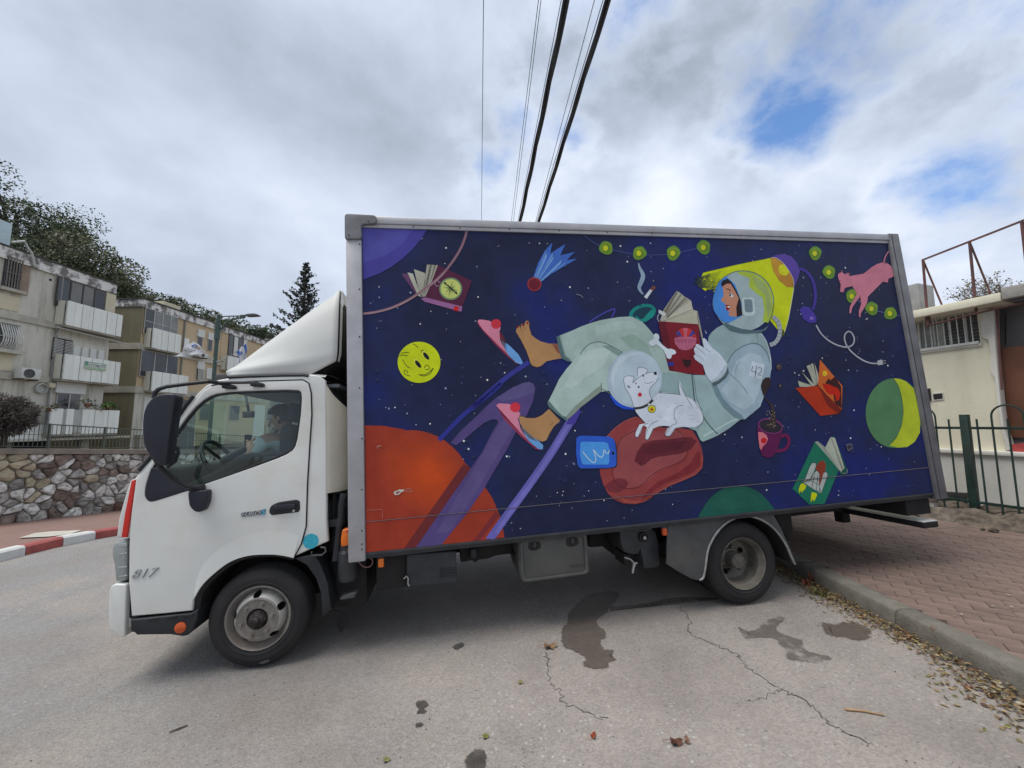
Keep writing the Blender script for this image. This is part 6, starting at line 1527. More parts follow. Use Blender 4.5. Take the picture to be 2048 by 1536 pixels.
def big_leaf(px, py, s, c, label, lobes=5, curl=.25, name='fallen_leaf', lift=.006, az=0.4, group=None):
    p = on_ground(px, py)
    m = mat('fallen_leaf_colour', c, rough=0.6, var=0.3, scale=40)
    mb = MB(); n = lobes * 4; ctr = (0, 0, .02)
    vs = [ctr]
    for k in range(n):
        t = 2 * PI * k / n; r = s * (0.52 + 0.48 * abs(math.cos(lobes * t / 2)) ** 1.5) * (1.15 if abs(t - PI) > 2 else .8)
        vs.append((r * math.cos(t), r * .8 * math.sin(t), curl * s * math.sin(3 * t + 1) + .02 * s + curl * s * .6))
    mb.add(vs, [(0, 1 + k, 1 + (k + 1) % n) for k in range(n)])
    mb.tube([(s * -.4, 0, .02), (s * -1.5, .02, .004)], s * .035, 4)
    o = obj(name, mb, m, label=label, cat='leaf', group=group, fix=False); o.location = (p.x, p.y, p.z + lift); o.rotation_euler = (0, 0, az)
    return o
G_ = 'leaves fallen on the road'
big_leaf(1098, 1298, .055, (0.32, 0.19, 0.10), 'pale brown leaf lying beside the wet stain', group=G_, az=.2)
big_leaf(1186, 1478, .024, (0.42, 0.09, 0.03), 'small bright orange red leaf on bare asphalt', 3, group=G_, az=1)
big_leaf(1350, 1492, .036, (0.14, 0.055, 0.03), 'dark brown curled leaf on bare asphalt', 3, .35, group=G_, az=.1)
big_leaf(1374, 1486, .026, (0.30, 0.17, 0.10), 'light brown curled leaf touching a dark brown one', 3, .3, group=G_, az=1.2)
big_leaf(970, 1478, .02, (0.30, 0.29, 0.07), 'small yellow green leaf near the oil spot', 3, group=G_)
big_leaf(1040, 1369, .02, (0.40, 0.36, 0.16), 'small pale yellow leaf in the open road', 3, group=G_)
big_leaf(771, 1527, .02, (0.34, 0.33, 0.12), 'yellow leaf at the bottom edge of the road', 3, group=G_)
big_leaf(1972, 1346, .07, (0.20, 0.055, 0.04), 'large lobed red brown leaf by the gutter litter', 5, .3, group=G_, lift=.02)
big_leaf(1627, 1170, .06, (0.30, 0.06, 0.025), 'rusty red leaf standing in the gutter behind the rear wheel', 5, .8, group=G_, lift=.035)
big_leaf(1612, 1176, .04, (0.28, 0.07, 0.03), 'smaller rusty leaf beside the standing red leaf', 5, .8, group=G_, lift=.03, az=2)
big_leaf(1818, 1279, .022, (0.65, 0.02, 0.01), 'bright scarlet scrap lying at the edge of the gutter litter', 3, .3, group=G_, lift=.01)
p0, p1 = on_ground(1690, 1423), on_ground(1768, 1434)
obj('twig', MB().tube([(p0.x, p0.y, p0.z + .008), ((p0.x + p1.x) / 2, (p0.y + p1.y) / 2 + .01, p0.z + .011), (p1.x, p1.y, p1.z + .008)], [.006, .005, .004], 6), mat('straw_twig', (0.38, 0.24, 0.12), rough=0.7), label='straw coloured twig lying on the asphalt', cat='twig', smooth=True)
p0 = on_ground(355, 1462)
obj('twig', MB().tube([(p0.x - .03, p0.y - .02, p0.z + .006), (p0.x, p0.y, p0.z + .008), (p0.x + .03, p0.y + .03, p0.z + .006)], [.003, .005, .003], 6), mat('dark_twig', (0.06, 0.05, 0.04), rough=0.7), label='short dark twig on the open grey asphalt', cat='twig', smooth=True)
def tuft(px, py, n, h, label, m):
    p = on_ground(px, py); mb = MB(); r_ = random.Random(int(px))
    for k in range(n):
        a = r_.uniform(0, 6.28); d = r_.uniform(0, .06); b = Vector((p.x + d * math.cos(a), p.y + d * 1.8 * math.sin(a), p.z))
        t = b + Vector((math.cos(a) * h * r_.uniform(.2, .8), math.sin(a) * h * r_.uniform(.2, .8), h * r_.uniform(.4, 1)))
        s_ = Vector((-math.sin(a), math.cos(a), 0)) * .006
        mb.add([b - s_, b + s_, (b + t) / 2 + s_ * 1.3 + Vector((0, 0, .012)), t, (b + t) / 2 - s_ * 1.3 + Vector((0, 0, .012))], [(0, 1, 2, 3, 4)])
    obj('weed_tuft', mb, m, label=label, cat='weed', fix=False)
weed_m = mat('weed_green', (0.10, 0.15, 0.035), rough=0.6, var=0.3, scale=30)
tuft(1858, 1272, 60, .09, 'green weed tuft growing at the foot of the kerb', weed_m)
tuft(1640, 1190, 40, .05, 'yellow green weed in the gutter near the rear wheel', mat('weed_yellow', (0.24, 0.22, 0.07), rough=0.6, var=0.3, scale=30))

# ---- right: fence and flat roofed building
FN = Vector((0.951, 0.311, 0)).normalized(); FD = Vector((-0.311, 0.951, 0)).normalized()
r_ = ray(1962, 1040); t = 1.0
while (EYE + r_ * t).z > gz(*(EYE + r_ * t).xy) + KH: t += 0.01
F0 = EYE + r_ * t
def W(px, py, d=0.0):
    """point on the plane of the building's wall, d metres in front of it"""
    return hit(px, py, F0 + FN * (0.42 - d), FN)
def FP(px, py): return hit(px, py, F0, FN)
fence_m = mat('fence_green_paint', (0.018, 0.045, 0.036), rough=0.45, var=0.25, scale=8, stain=(0.05, 0.05, 0.045), stain_amt=0.4)
fence = thing('railing_fence', 'dark green iron fence with hooped tops in front of the cream building', 'fence')
def sF(px, py): return (FP(px, py) - F0).dot(FD)
zr1, zr0 = FP(1950, 856).z, FP(1950, 1004).z
smin, smax = -2.2, 6.0
for z_, nm in ((zr1, 'rail'), (zr0, 'rail')):
    a, b = F0 + FD * smin, F0 + FD * smax
    obj(nm, MB().bar((a.x, a.y, z_), (b.x, b.y, z_), 0.03, 0.034), fence_m, fence, bevel=0.003)
ztop_b, zbot_b = FP(1950, 838).z, FP(1950, 1024).z
bar_h = MB().tube([(0, 0, 0), (0, 0, ztop_b - zbot_b)], 0.0105, 7).mesh('bar'); bar_h.materials.append(fence_m)
SP_ = 0.133
s_ref = sF(1560 + 955 / 2.4, 860)      # the single bar right of the post
k = -15
for k in range(-42, 16):
    s = s_ref - k * SP_
    if not (smin < s < smax): continue
    if k == -1: continue
    ph = k % 4 if k >= 0 else (-2 - k) % 4
    sd = 1 if k >= 0 else -1
    p = F0 + FD * s + FN * -0.028
    if ph == 1:
        pts = []
        R_ = SP_
        base = F0 + FD * (s - SP_ * sd) + FN * -0.028
        for q in range(13):
            a = PI * q / 12
            c = base + FD * (R_ * math.cos(a)); pts.append((c.x, c.y, ztop_b + 0.03 + R_ * 1.05 * math.sin(a)))
        a_, b_ = pts[0], pts[-1]
        pts = [(a_[0], a_[1], zbot_b)] + pts + [(b_[0], b_[1], zbot_b)]
        obj('hoop_bar', MB().tube(pts, 0.0105, 7), fence_m, fence, smooth=True)
    elif ph == 3: continue
    else:
        o = link('bar', bar_h, None, fence); o.location = (p.x, p.y, zbot_b)
for s in (sF(1940, 930), sF(1940, 930) + 2.0, sF(1940, 930) - 2.0):
    if not (smin < s < smax): continue
    p = F0 + FD * s
    z0 = gz(p.x, p.y) + KH - .1
    obj('post', MB().box(-.042, .042, -.035, .035, 0, ztop_b + .06 - z0, Matrix.Translation((p.x, p.y, z0)) @ Matrix.Rotation(math.atan2(FD.y, FD.x), 4, 'Z')), fence_m, fence, bevel=0.006)
# broken concrete footing
rub_m = mat('broken_concrete', (0.16, 0.13, 0.10), rough=0.95, var=0.25, scale=11, c2=(0.055, 0.043, 0.034), bump=1.0, bscale=18, stain=(0.34, 0.31, 0.27), stain_amt=0.35)
mb = MB(); rr = random.Random(4)
n = 60
for i in range(n):
    s = smin + (smax - smin) * i / (n - 1); c = F0 + FD * s
    for d, h in ((-0.42, 0.0), (-0.30, .05), (-.14, .10), (.0, .12), (.25, .13), (.5, .13)):
        q = c + FN * (d + rr.uniform(-.05, .05)); z_ = gz(q.x, q.y) + KH + (h * rr.uniform(.5, 1.4) if d > -.4 else -.03)
        mb.v.append((q.x, q.y, z_))
mb.f = [(i * 6 + j, i * 6 + j + 1, i * 6 + j + 7, i * 6 + j + 6) for i in range(n - 1) for j in range(5)]; mb.mi = [0] * len(mb.f)
obj('fence_footing', mb, rub_m, kind='structure')
for k in range(16):
    s = rr.uniform(-1.6, 2.6); q = F0 + FD * s + FN * rr.uniform(-.7, -.3); R_ = rr.uniform(.015, .05)
    z_ = gz(q.x, q.y) + KH
    o = obj('rubble_stone', MB().ball((0, 0, 0), R_, 4, (1.2, .9, .6)), rub_m, label='rough chip of broken concrete lying along the fence footing', cat='rubble', group='concrete chips along the fence')
    for v in o.data.vertices: v.co += noise.noise_vector(v.co * 40 + Vector((k, 0, 0))) * R_ * .35
    o.location = (q.x, q.y, z_ + R_ * .3); o.rotation_euler = (0, 0, rr.uniform(0, 6))

cream_wall = mat('cream_plaster', (0.72, 0.68, 0.53), rough=0.9, var=0.05, scale=2, stain=(0.50, 0.45, 0.33), stain_amt=0.45, streak=True, bump=0.12, bscale=30)
white_wall = mat('white_plaster', (0.70, 0.69, 0.63), rough=0.9, var=0.07, scale=2, stain=(0.42, 0.38, 0.28), stain_amt=0.5, streak=True, bump=0.12, bscale=30)
dirty_conc = mat('dirty_concrete', (0.42, 0.40, 0.36), rough=0.9, var=0.2, scale=3, stain=(0.12, 0.11, 0.10), stain_amt=0.7, bump=0.25, bscale=20)
grey_board = mat('grey_board', (0.13, 0.125, 0.125), rough=0.7, var=0.2, scale=2, stain=(0.2, 0.19, 0.18), stain_amt=0.4)
ply = mat('brown_plywood', (0.20, 0.085, 0.048), rough=0.75, var=0.2, scale=2, stain=(0.12, 0.05, 0.035), stain_amt=0.6, streak=True)
rust = mat('rusty_red_steel', (0.16, 0.065, 0.055), rough=0.8, var=0.3, scale=10, c2=(0.09, 0.05, 0.05), bump=0.2, bscale=60)
win_dark = mat('dusty_window_glass', (0.22, 0.23, 0.215), rough=0.25, var=0.4, scale=3, c2=(0.42, 0.42, 0.38), spec=0.6)
white_steel = mat('white_window_steel', (0.62, 0.62, 0.58), rough=0.5, var=0.1, scale=10)
bld = thing('flat_roofed_building', 'cream flat roofed building with a barred window behind the iron fence', 'building')
def wq(pts, d, depth, m, name, parent=None, Z=ZE, bevel=0.0, **kw):
    """a slab of the wall: outline on the wall plane, front face d metres proud, depth thick"""
    q = [W(*Z(*p), d) for p in pts]
    mb = MB().prism(q, FN * depth)
    return obj(name, mb, m, parent if parent is not None else bld, bevel=bevel, **kw)
# wall sheets around the window (the wall runs on behind the truck and out of the picture)
def ws(s0, s1, z0, z1, d, depth, m, name, parent=None, bevel=0.0):
    o = F0 + FN * (0.42 - d); mb = MB()
    c = [o + FD * s0, o + FD * s1]
    mb.prism([(c[0].x, c[0].y, z0), (c[1].x, c[1].y, z0), (c[1].x, c[1].y, z1), (c[0].x, c[0].y, z1)], FN * depth)
    return obj(name, mb, m, parent if parent is not None else bld, bevel=bevel)
def sW(px, py, d=0.0): return (W(px, py, d) - F0 - FN * (0.42 - d)).dot(FD)
ZP = lambda x, y: ZE(x, y)
sl_, sr_ = 6.5, sW(*ZE(1030, 760))          # left end, pilaster's right side
z_l1 = W(*ZE(900, 1112)).z                  # ledge
zwt, zwb = W(*ZE(945, 432)).z, W(*ZE(950, 588)).z
sw0, sw1 = sW(*ZE(600, 560)) + .4, sW(*ZE(952, 510))
zroof0, zroof1 = W(*ZE(800, 462)).z, W(*ZE(800, 425)).z
zg = F0.z - 0.3
ws(sl_, sr_ - 0.02, z_l1 + 0.03, zwb, 0, 0.25, cream_wall, 'wall')
ws(sl_, sw0, zwb, zroof0, 0, 0.25, cream_wall, 'wall')
ws(sw1, sr_ - 0.02, zwb, zroof0, 0, 0.25, cream_wall, 'wall')
ws(sl_, sr_ - 4.0, zg, z_l1 - 0.03, 0.05, 0.3, white_wall, 'base_wall')
ws(sl_, sr_ - 4.0, z_l1 - 0.03, z_l1 + 0.03, 0.09, 0.4, white_wall, 'ledge', bevel=0.008)
wn = ws(sw0, sw1, zwb, zwt + .05, -0.14, 0.03, win_dark, 'window')
for k in range(1, 7):
    s = sw0 + (sw1 - sw0) * k / 7
    ws(s - .012, s + .012, zwb, zwt + .04, -0.12, .03, white_steel, 'mullion', wn)
for k in range(9):
    z_ = zwb + (zwt - zwb) * (k + .5) / 9
    ws(sw0, sw1, z_ - .003, z_ + .003, -0.128, .01, bpy.data.materials['dusty_window_glass'], 'louvre', wn)
gr = ws(sw0 + .02, sw1, zwb - .02, zwb + .015, 0.05, .03, white_steel, 'grille_rail', wn)
ws(sw0 + .02, sw1, zwt - .01, zwt + .02, 0.05, .03, white_steel, 'grille_rail', wn)
nb = 17
for k in range(nb):
    s = sw0 + (sw1 - sw0) * (k + .3) / nb
    ws(s - .005, s + .005, zwb - .01, zwt + .01, 0.045, .012, white_steel, 'grille_bar', wn)
ws(sw0, sw1 - .02, zwb - .05, zwb - .02, .03, .2, white_wall, 'sill', wn)
# roof slab and dirty canopy
obj('roof_slab', MB().prism([F0 + FN * 0.10 + FD * sl_ + Vector((0, 0, zroof0 - F0.z)), F0 + FN * 0.10 + FD * (sw1 - .35) + Vector((0, 0, zroof0 - F0.z)), F0 + FN * 4 + FD * (sw1 - .35) + Vector((0, 0, zroof0 - F0.z)), F0 + FN * 4 + FD * sl_ + Vector((0, 0, zroof0 - F0.z))], (0, 0, zroof1 - zroof0)), cream_wall, bld, bevel=0.01)
zc0 = zroof0 + .02
def slab(s0, s1, d0, d1, z0, z1, m, name, bevel=.012):
    A = F0 + FN * (0.42 - d0); B = F0 + FN * (0.42 + d1)
    mb = MB().prism([Vector((*(A + FD * s0).xy, z0)), Vector((*(A + FD * s1).xy, z0)), Vector((*(B + FD * s1).xy, z0)), Vector((*(B + FD * s0).xy, z0))], (0, 0, z1 - z0))
    return obj(name, mb, m, bld, bevel=bevel)
slab(sw1 - .36, sr_ - 5, 0.33, 3.5, zc0 - .01, zroof1 + .05, dirty_conc, 'canopy_slab')
slab(sw1 - .40, sr_ - 5, 0.25, 1.0, zc0 - .05, zc0 - .012, grey_board, 'canopy_soffit', 0)
# pilaster with a broken edge, recess with boards
pil = [(962, 440), (1028, 425), (1035, 600), (1048, 760), (1062, 900), (1075, 1000), (1110, 1100), (1085, 1108), (1060, 1000), (1042, 880), (1030, 760), (1008, 720), (1012, 640), (998, 575), (965, 560)]
wq(pil, 0.05, 0.12, white_wall, 'pilaster', bevel=0.008)
ws(sr_ + .5, sr_ - 4.5, z_l1 - .2, zc0, -0.14, .05, grey_board, 'recess_board')
for k in range(4):
    s = sr_ + .10 - k * .62
    ws(s, s - .605, W(*ZE(1100, 1045)).z, W(*ZE(1100, 606)).z, -0.10, .03, ply, 'plywood_sheet', bevel=.004)
for k in range(8):
    s = sr_ + .02 - k * .31
    ws(s, s - .012, W(*ZE(1100, 1045)).z, W(*ZE(1100, 830)).z, -0.085, .02, rust, 'batten')
ws(sr_ + .1, sr_ - 4, z_l1 - .02, z_l1 + .12, -0.02, .15, dirty_conc, 'recess_sill')
rc_ = wq([(1098, 1078), (1171, 1070), (1171, 1118), (1110, 1124)], 0.04, .04, mat('red_cloth', (0.5, 0.08, 0.075), rough=0.8, var=0.15, scale=10), 'red_board')
# pipe and a drawn line of shade on the wall
def tubeW(pts, r, m, name, d=0.12, n=8, par=None):
    return obj(name, MB().tube([W(*ZE(*p), d) for p in pts], r, n), m, par or bld, smooth=True)
tubeW([(708, 440), (712, 506), (860, 470), (1010, 432), (1171, 398)], 0.014, rust, 'awning_pipe', 0.25)
tubeW([(1040, 430), (1052, 620), (1066, 815)], 0.013, rust, 'edge_shade_line', 0.10)  # thin dark tube draws the narrow shading down the edge
# vents and meter
v_ = wq([(728, 832), (783, 826), (786, 862), (732, 868)], 0.012, .05, white_wall, 'vent_frame')
wq([(734, 836), (778, 831), (781, 857), (738, 862)], 0.016, .02, dull_black, 'vent_hole', v_)
wq([(696, 812), (716, 808), (722, 866), (702, 870)], 0.03, .04, black_plastic, 'meter_box')
wq([(1080, 448), (1082, 448), (1082, 600), (1080, 600)], -.12, .02, dull_black, 'board_joint')
# roof frame
rf_ = thing('roof_frame', 'rusty steel frame standing on the edge of the flat roof', 'frame')
def fr(a, b, r, nm='strut', d0=.2, d1=.2):
    p, q = W(*ZE(*a), d0), W(*ZE(*b), d1); obj(nm, MB().bar(p, q, r, r), rust, rf_)
fr((682, 193), (1250, -30), .022, 'top_rail'); fr((686, 193), (706, 440), .022, 'upright'); fr((910, 108), (942, 440), .022, 'upright'); fr((1160, 8), (1196, 330), .022, 'upright')
fr((690, 200), (780, 415), .019, d1=-.4); fr((914, 115), (1010, 352), .019, d1=-.4); fr((1166, 12), (1260, 290), .019, d1=-.4)
fr((706, 436), (713, 508), .04, 'upright', .22, .25)
# roof unit
ac = thing('roof_air_unit', 'cream boxed air conditioning unit with grey fan on the flat roof', 'air conditioner')
q = W(*ZE(640, 440), -.5)
M = Matrix.Translation((q.x, q.y, zroof1)) @ Matrix.Rotation(math.atan2(FD.y, FD.x), 4, 'Z')
h_ = W(*ZE(640, 327), -.5).z - zroof1
obj('casing', MB().box(-.02, .42, -.1, .35, 0.0, h_, M), cream_wall, ac, bevel=.015)
obj('fan_cowl', MB().box(-.25, -.03, -.08, .33, 0.02, h_ * .97, M), mat('fan_grey', (0.3, 0.3, 0.29), rough=.6), ac, bevel=.03)
# foot of the wall: dark tiles and a brick pier under the truck's tail
tile_m = mat('dark_slate_tile', (0.05, 0.05, 0.05), rough=.5, var=.3, scale=9, stain=(0.16, 0.15, 0.14), stain_amt=.6)
tp = link('tiled_dado', None, parent=bld)
for r0 in range(2):
    for c0 in range(3):
        x0, y0 = 756 + c0 * 46, 1302 + r0 * 47
        sk = lambda x: (x - 756) * .06
        q = [W(*ZE(x, y + sk(x)), .10) for x, y in ((x0, y0), (x0 + 43, y0), (x0 + 43, y0 + 44), (x0, y0 + 44))]
        obj('tile', MB().prism(q, FN * .05), tile_m, tp, bevel=.003)
ws(sW(*ZE(752, 1350)), sW(*ZE(752, 1350)) - .012, zg, z_l1 - .6, .11, .1, white_wall, 'dado_edge')
pier = thing('brick_pier', 'low pier of dark bricks beneath the tail of the truck', 'pier')
pp = W(*ZE(700, 1420), .45)
brm = mat('old_dark_brick', (0.10, 0.06, 0.05), rough=.9, var=.3, scale=12, c2=(0.2, .16, .14), rnd=.35)
z0 = gz(pp.x, pp.y) + KH
for r0 in range(6):
    for c0 in range(2):
        s0 = -.13 + c0 * .135 + (.06 if r0 % 2 else 0)
        M = Matrix.Translation((pp.x, pp.y, z0 + .01 + r0 * .072)) @ Matrix.Rotation(math.atan2(FD.y, FD.x), 4, 'Z')
        obj('brick', MB().box(s0, s0 + .125, -.06, .06, 0, .062, M), brm, pier, bevel=.004)
obj('mortar', MB().box(-.125, .19, -.05, .05, 0, .44, Matrix.Translation((pp.x, pp.y, z0)) @ Matrix.Rotation(math.atan2(FD.y, FD.x), 4, 'Z')), dirty_conc, pier)
# ================================================================== left: kerb, pavement, stone wall, railing
kl = [on_ground(*p) for p in ((-60, 1140), (10, 1121), (120, 1096), (225, 1073))]
ka, kb = kl[1], kl[3]
kd = Vector((kb.x - ka.x, kb.y - ka.y, 0)).normalized(); kn_ = Vector((-kd.y, kd.x, 0))     # kn_ points to the pavement side
def s_at(px, py):
    p = on_ground(px, py); return (Vector((p.x, p.y, 0)) - Vector((ka.x, ka.y, 0))).dot(kd)
s1_, s2_ = s_at(56, 1111), s_at(139, 1092)
SL = s2_ - s1_
kred = mat('kerb_red_paint', (0.36, 0.085, 0.075), rough=0.7, var=0.15, scale=8, stain=(0.25, 0.16, 0.14), stain_amt=0.5)
kwhite = mat('kerb_white_paint', (0.60, 0.60, 0.58), rough=0.7, var=0.08, scale=8, stain=(0.36, 0.34, 0.31), stain_amt=0.5)
lk_ = link('kerb', None, kind='structure')
for k in range(-8, 22):
    a, b = s1_ + SL * k + .004, s1_ + SL * (k + 1) - .004
    mb = MB()
    for s in (a, b):
        c = Vector((ka.x, ka.y, 0)) + kd * s
        for d, h in ((0, -.15), (0, .11), (.03, .135), (.16, .135), (.16, -.15)):
            q = c + kn_ * d; mb.v.append((q.x, q.y, gz(q.x, q.y) + h))
    mb.f = [(0, 1, 2, 3, 4), (9, 8, 7, 6, 5)] + [(i, i + 5, (i + 1) % 5 + 5, (i + 1) % 5) for i in range(5)]; mb.mi = [0] * 7
    obj('kerb_stone', mb, kred if k % 2 == 0 else kwhite, lk_, label='red painted kerb stone' if k % 2 == 0 else 'white painted kerb stone')
# wall line: foot on the ground, top edge nearly level with the eye
wf0, wf1 = on_ground(0, 1061), on_ground(237, 1031)
WD = Vector((wf1.x - wf0.x, wf1.y - wf0.y, 0)).normalized(); WN = Vector((WD.y, -WD.x, 0))    # WN looks to the road
if WN.x < 0: WN = -WN
WO = Vector((wf0.x, wf0.y, 0))
def L(px, py, d=0.0): return hit(px, py, WO + WN * d, WN)
def sL(px, py): return (L(px, py) - WO).dot(WD)
top0, top1 = L(0, 897), L(288, 899)
s_t0, s_t1 = (top0 - WO).dot(WD), (top1 - WO).dot(WD)
def wtop(s): return top0.z + (top1.z - top0.z) * (s - s_t0) / (s_t1 - s_t0)
SA, SB = sL(-60, 960), min(sL(560, 940), 26.0)
def wp(s, z, d=0.0):
    q = WO + WD * s + WN * d; return Vector((q.x, q.y, z))
def wfoot(s): q = WO + WD * s; return gz(q.x, q.y) + .12
mortar = mat('wall_mortar', (0.30, 0.27, 0.23), rough=0.95, var=0.25, scale=14, bump=0.4, bscale=40)
wall = thing('retaining_wall', 'rough stone retaining wall of white and brown stones along the pavement', 'wall')
mb = MB()
NS = 24
for i in range(NS + 1):
    s = SA + (SB - SA) * i / NS
    for q in (wp(s, wfoot(s) - .5), wp(s, wtop(s) - .1), wp(s, wtop(s) - .1, -.5), wp(s, wfoot(s) - .5, -.5)): mb.v.append(tuple(q))
mb.f = [(i * 4 + j, i * 4 + (j + 1) % 4, i * 4 + 4 + (j + 1) % 4, i * 4 + 4 + j) for i in range(NS) for j in range(4)]; mb.mi = [0] * len(mb.f)
obj('mortar', mb, mortar, wall)
cop_m = mat('wall_coping', (0.25, 0.215, 0.18), rough=0.9, var=0.15, scale=4, stain=(0.16, 0.13, 0.11), stain_amt=0.6)
cth = (L(0, 897) - L(0, 908)).length
mb = MB()
for i in range(NS + 1):
    s = SA + (SB - SA) * i / NS
    for z, d in ((wtop(s) - cth, .09), (wtop(s), .09), (wtop(s), -.5), (wtop(s) - cth, -.5)): mb.v.append(tuple(wp(s, z, d)))
mb.f = [(i * 4 + j, i * 4 + (j + 1) % 4, i * 4 + 4 + (j + 1) % 4, i * 4 + 4 + j) for i in range(NS) for j in range(4)]; mb.mi = [0] * len(mb.f)
obj('coping', mb, cop_m, wall)
# stones: cells of a Voronoi net, each a bulging rock of its own
rw = random.Random(21)
def clip(poly, p, q):
    m = ((p[0] + q[0]) / 2, (p[1] + q[1]) / 2); n = (q[0] - p[0], q[1] - p[1]); out = []
    f = lambda a: (a[0] - m[0]) * n[0] + (a[1] - m[1]) * n[1]
    for i in range(len(poly)):
        a, b = poly[i], poly[(i + 1) % len(poly)]; fa, fb = f(a), f(b)
        if fa <= 0: out.append(a)
        if fa * fb < 0: t = fa / (fa - fb); out.append((a[0] + (b[0] - a[0]) * t, a[1] + (b[1] - a[1]) * t))
    return out
s_hi = min(SB, sL(520, 950))
seeds = []
s = SA
while s < s_hi:
    H = wtop(s) - cth - wfoot(s)
    w_ = 0.23
    nrow = max(6, round(H / 0.175))
    for j in range(nrow): seeds.append([s + rw.uniform(0, w_), wfoot(s) + H * (j + .5 + rw.uniform(-.38, .38)) / nrow])
    s += w_ * 1.02
stone_ms = [mat('white_washed_stone', (0.64, 0.63, 0.59), rough=.9, var=.2, scale=11, c2=(0.32, .30, .275), rnd=.10, bump=.7, bscale=18, lo=.38, hi=.54),
            mat('brown_stone', (0.23, 0.175, 0.145), rough=.9, var=.2, scale=5, c2=(0.11, .085, .07), rnd=.25, bump=.6, bscale=20),
            mat('grey_stone', (0.38, 0.36, 0.33), rough=.9, var=.25, scale=7, c2=(0.14, .13, .12), rnd=.2, bump=.7, bscale=18),
            mat('sand_stone', (0.42, 0.365, 0.26), rough=.9, var=.15, scale=4, rnd=.12, bump=.5, bscale=18),
            mat('rust_stone', (0.20, 0.10, 0.075), rough=.9, var=.2, scale=6, rnd=.2, bump=.5, bscale=18)]
cells = []
for i, p in enumerate(seeds):
    lo, hi = wfoot(p[0]) - .05, wtop(p[0]) - cth + .01
    poly = [(p[0] - .9, lo), (p[0] + .9, lo), (p[0] + .9, hi), (p[0] - .9, hi)]
    for q in sorted(seeds, key=lambda q: (q[0] - p[0]) ** 2 + ((q[1] - p[1]) * 1.25) ** 2)[1:18]: poly = clip(poly, p, q)
    if len(poly) < 3: continue
    cells.append((p, poly))
s_sand = sL(75, 930)
cells.sort(key=lambda c: c[0][0])
cnt = 0
for p, poly in cells:
    if cnt >= 298: break
    cx = sum(a for a, b in poly) / len(poly); cz = sum(b for a, b in poly) / len(poly)
    gap = .007
    pl = []
    for a, b in poly:
        l = math.hypot(a - cx, b - cz); k = max(0.3, (l - gap * 1.3) / l); pl.append((cx + (a - cx) * k, cz + (b - cz) * k))
    pl = [(a + rw.uniform(-.012, .012), b + rw.uniform(-.012, .012)) for a, b in smooth_loop(pl, 1)]
    n = len(pl); h = rw.uniform(.03, .08)
    mb = MB(); sd = rw.uniform(0, 100)
    for kk, d in ((1.0, -.03), (.965, h * .5), (.82, h * .9), (.42, h)):
        for a, b in pl:
            u, v = cx + (a - cx) * kk, cz + (b - cz) * kk
            w = (noise.noise(Vector((u * 7, v * 7, sd))) * .04 + noise.noise(Vector((u * 22, v * 22, sd))) * .018) if kk < .99 else 0
            mb.v.append(tuple(wp(u, v, d + w)))
    for r0 in range(3): mb.f += [(r0 * n + i, r0 * n + (i + 1) % n, (r0 + 1) * n + (i + 1) % n, (r0 + 1) * n + i) for i in range(n)]
    mb.f.append(tuple(3 * n + i for i in range(n))); mb.mi = [0] * len(mb.f)
    sandy = p[0] < s_sand and p[1] > wfoot(p[0]) + .75
    m_ = 3 if sandy and rw.random() < .85 else rw.choices(range(5), (48, 20, 25, 4, 4))[0]
    obj('stone', mb, stone_ms[m_], wall, smooth=False); cnt += 1
# pavement between kerb and wall
lp_m = mat('left_pavement_brick', (0.225, 0.135, 0.108), rough=0.9, var=0.12, scale=5, c2=(0.18, .115, .095), stain=(0.15, .10, .085), stain_amt=.5, bump=.3, bscale=40)
mb = MB()
for i in range(NS + 1):
    s = SA - 1.5 + (SB - SA + 1.5) * i / NS
    q = WO + WD * (s); a = Vector((ka.x, ka.y, 0)); t = (q - a).dot(kd)
    e = a + kd * t + kn_ * .155
    if (q - e).dot(kn_) < 0.05: e = q + WN * .05
    for f_ in (0, .5, 1):
        u = e.lerp(q, f_); mb.v.append((u.x, u.y, gz(u.x, u.y) + .122))
mb.f = [(i * 3 + j, i * 3 + 3 + j, i * 3 + 4 + j, i * 3 + 1 + j) for i in range(NS) for j in range(2)]; mb.mi = [0] * len(mb.f)
obj('pavement', mb, lp_m, kind='structure', fix=True)
pt = [on_ground(*p, lift=.13) for p in ((38, 1076), (70, 1066), (100, 1063), (163, 1060), (140, 1068), (100, 1073))]
obj('pale_patch', MB().add([tuple(p) for p in pt], [tuple(range(len(pt)))]), mat('cement_patch', (0.48, 0.45, 0.38), rough=.9, var=.1), kind='structure')
# railing
rail_m = mat('railing_green_paint', (0.085, 0.105, 0.085), rough=.5, var=.15, scale=10, stain=(.15, .13, .1), stain_amt=.3)
rl_ = thing('wall_railing', 'thin green railing of upright bars on top of the stone wall', 'railing')
RD = -.2
hb0, hb1 = hit(20, 844, WO + WN * RD, WN), hit(288, 860, WO + WN * RD, WN)
def sR(v): return (v - WO).dot(WD)
rh0, rh1 = hb0.z - wtop(sR(hb0)), hb1.z - wtop(sR(hb1))
def rtop(s): return wtop(s) + rh0 + (rh1 - rh0) * (s - sR(hb0)) / (sR(hb1) - sR(hb0))
ra_, rb2 = SA, min(SB, 24)
for f_, w_ in ((1.0, .025), (.08, .016), (.56, .010)):
    pts = [wp(s, wtop(s) + (rtop(s) - wtop(s)) * f_, RD) for s in [ra_ + (rb2 - ra_) * k / 12 for k in range(13)]]
    mb = MB()
    for a, b in zip(pts, pts[1:]): mb.bar(a, b, w_, w_)
    obj('rail', mb, rail_m, rl_)
s97, s208 = sR(hit(97, 880, WO + WN * RD, WN)), sR(hit(208, 880, WO + WN * RD, WN))
ps = s208 - s97
k = -2
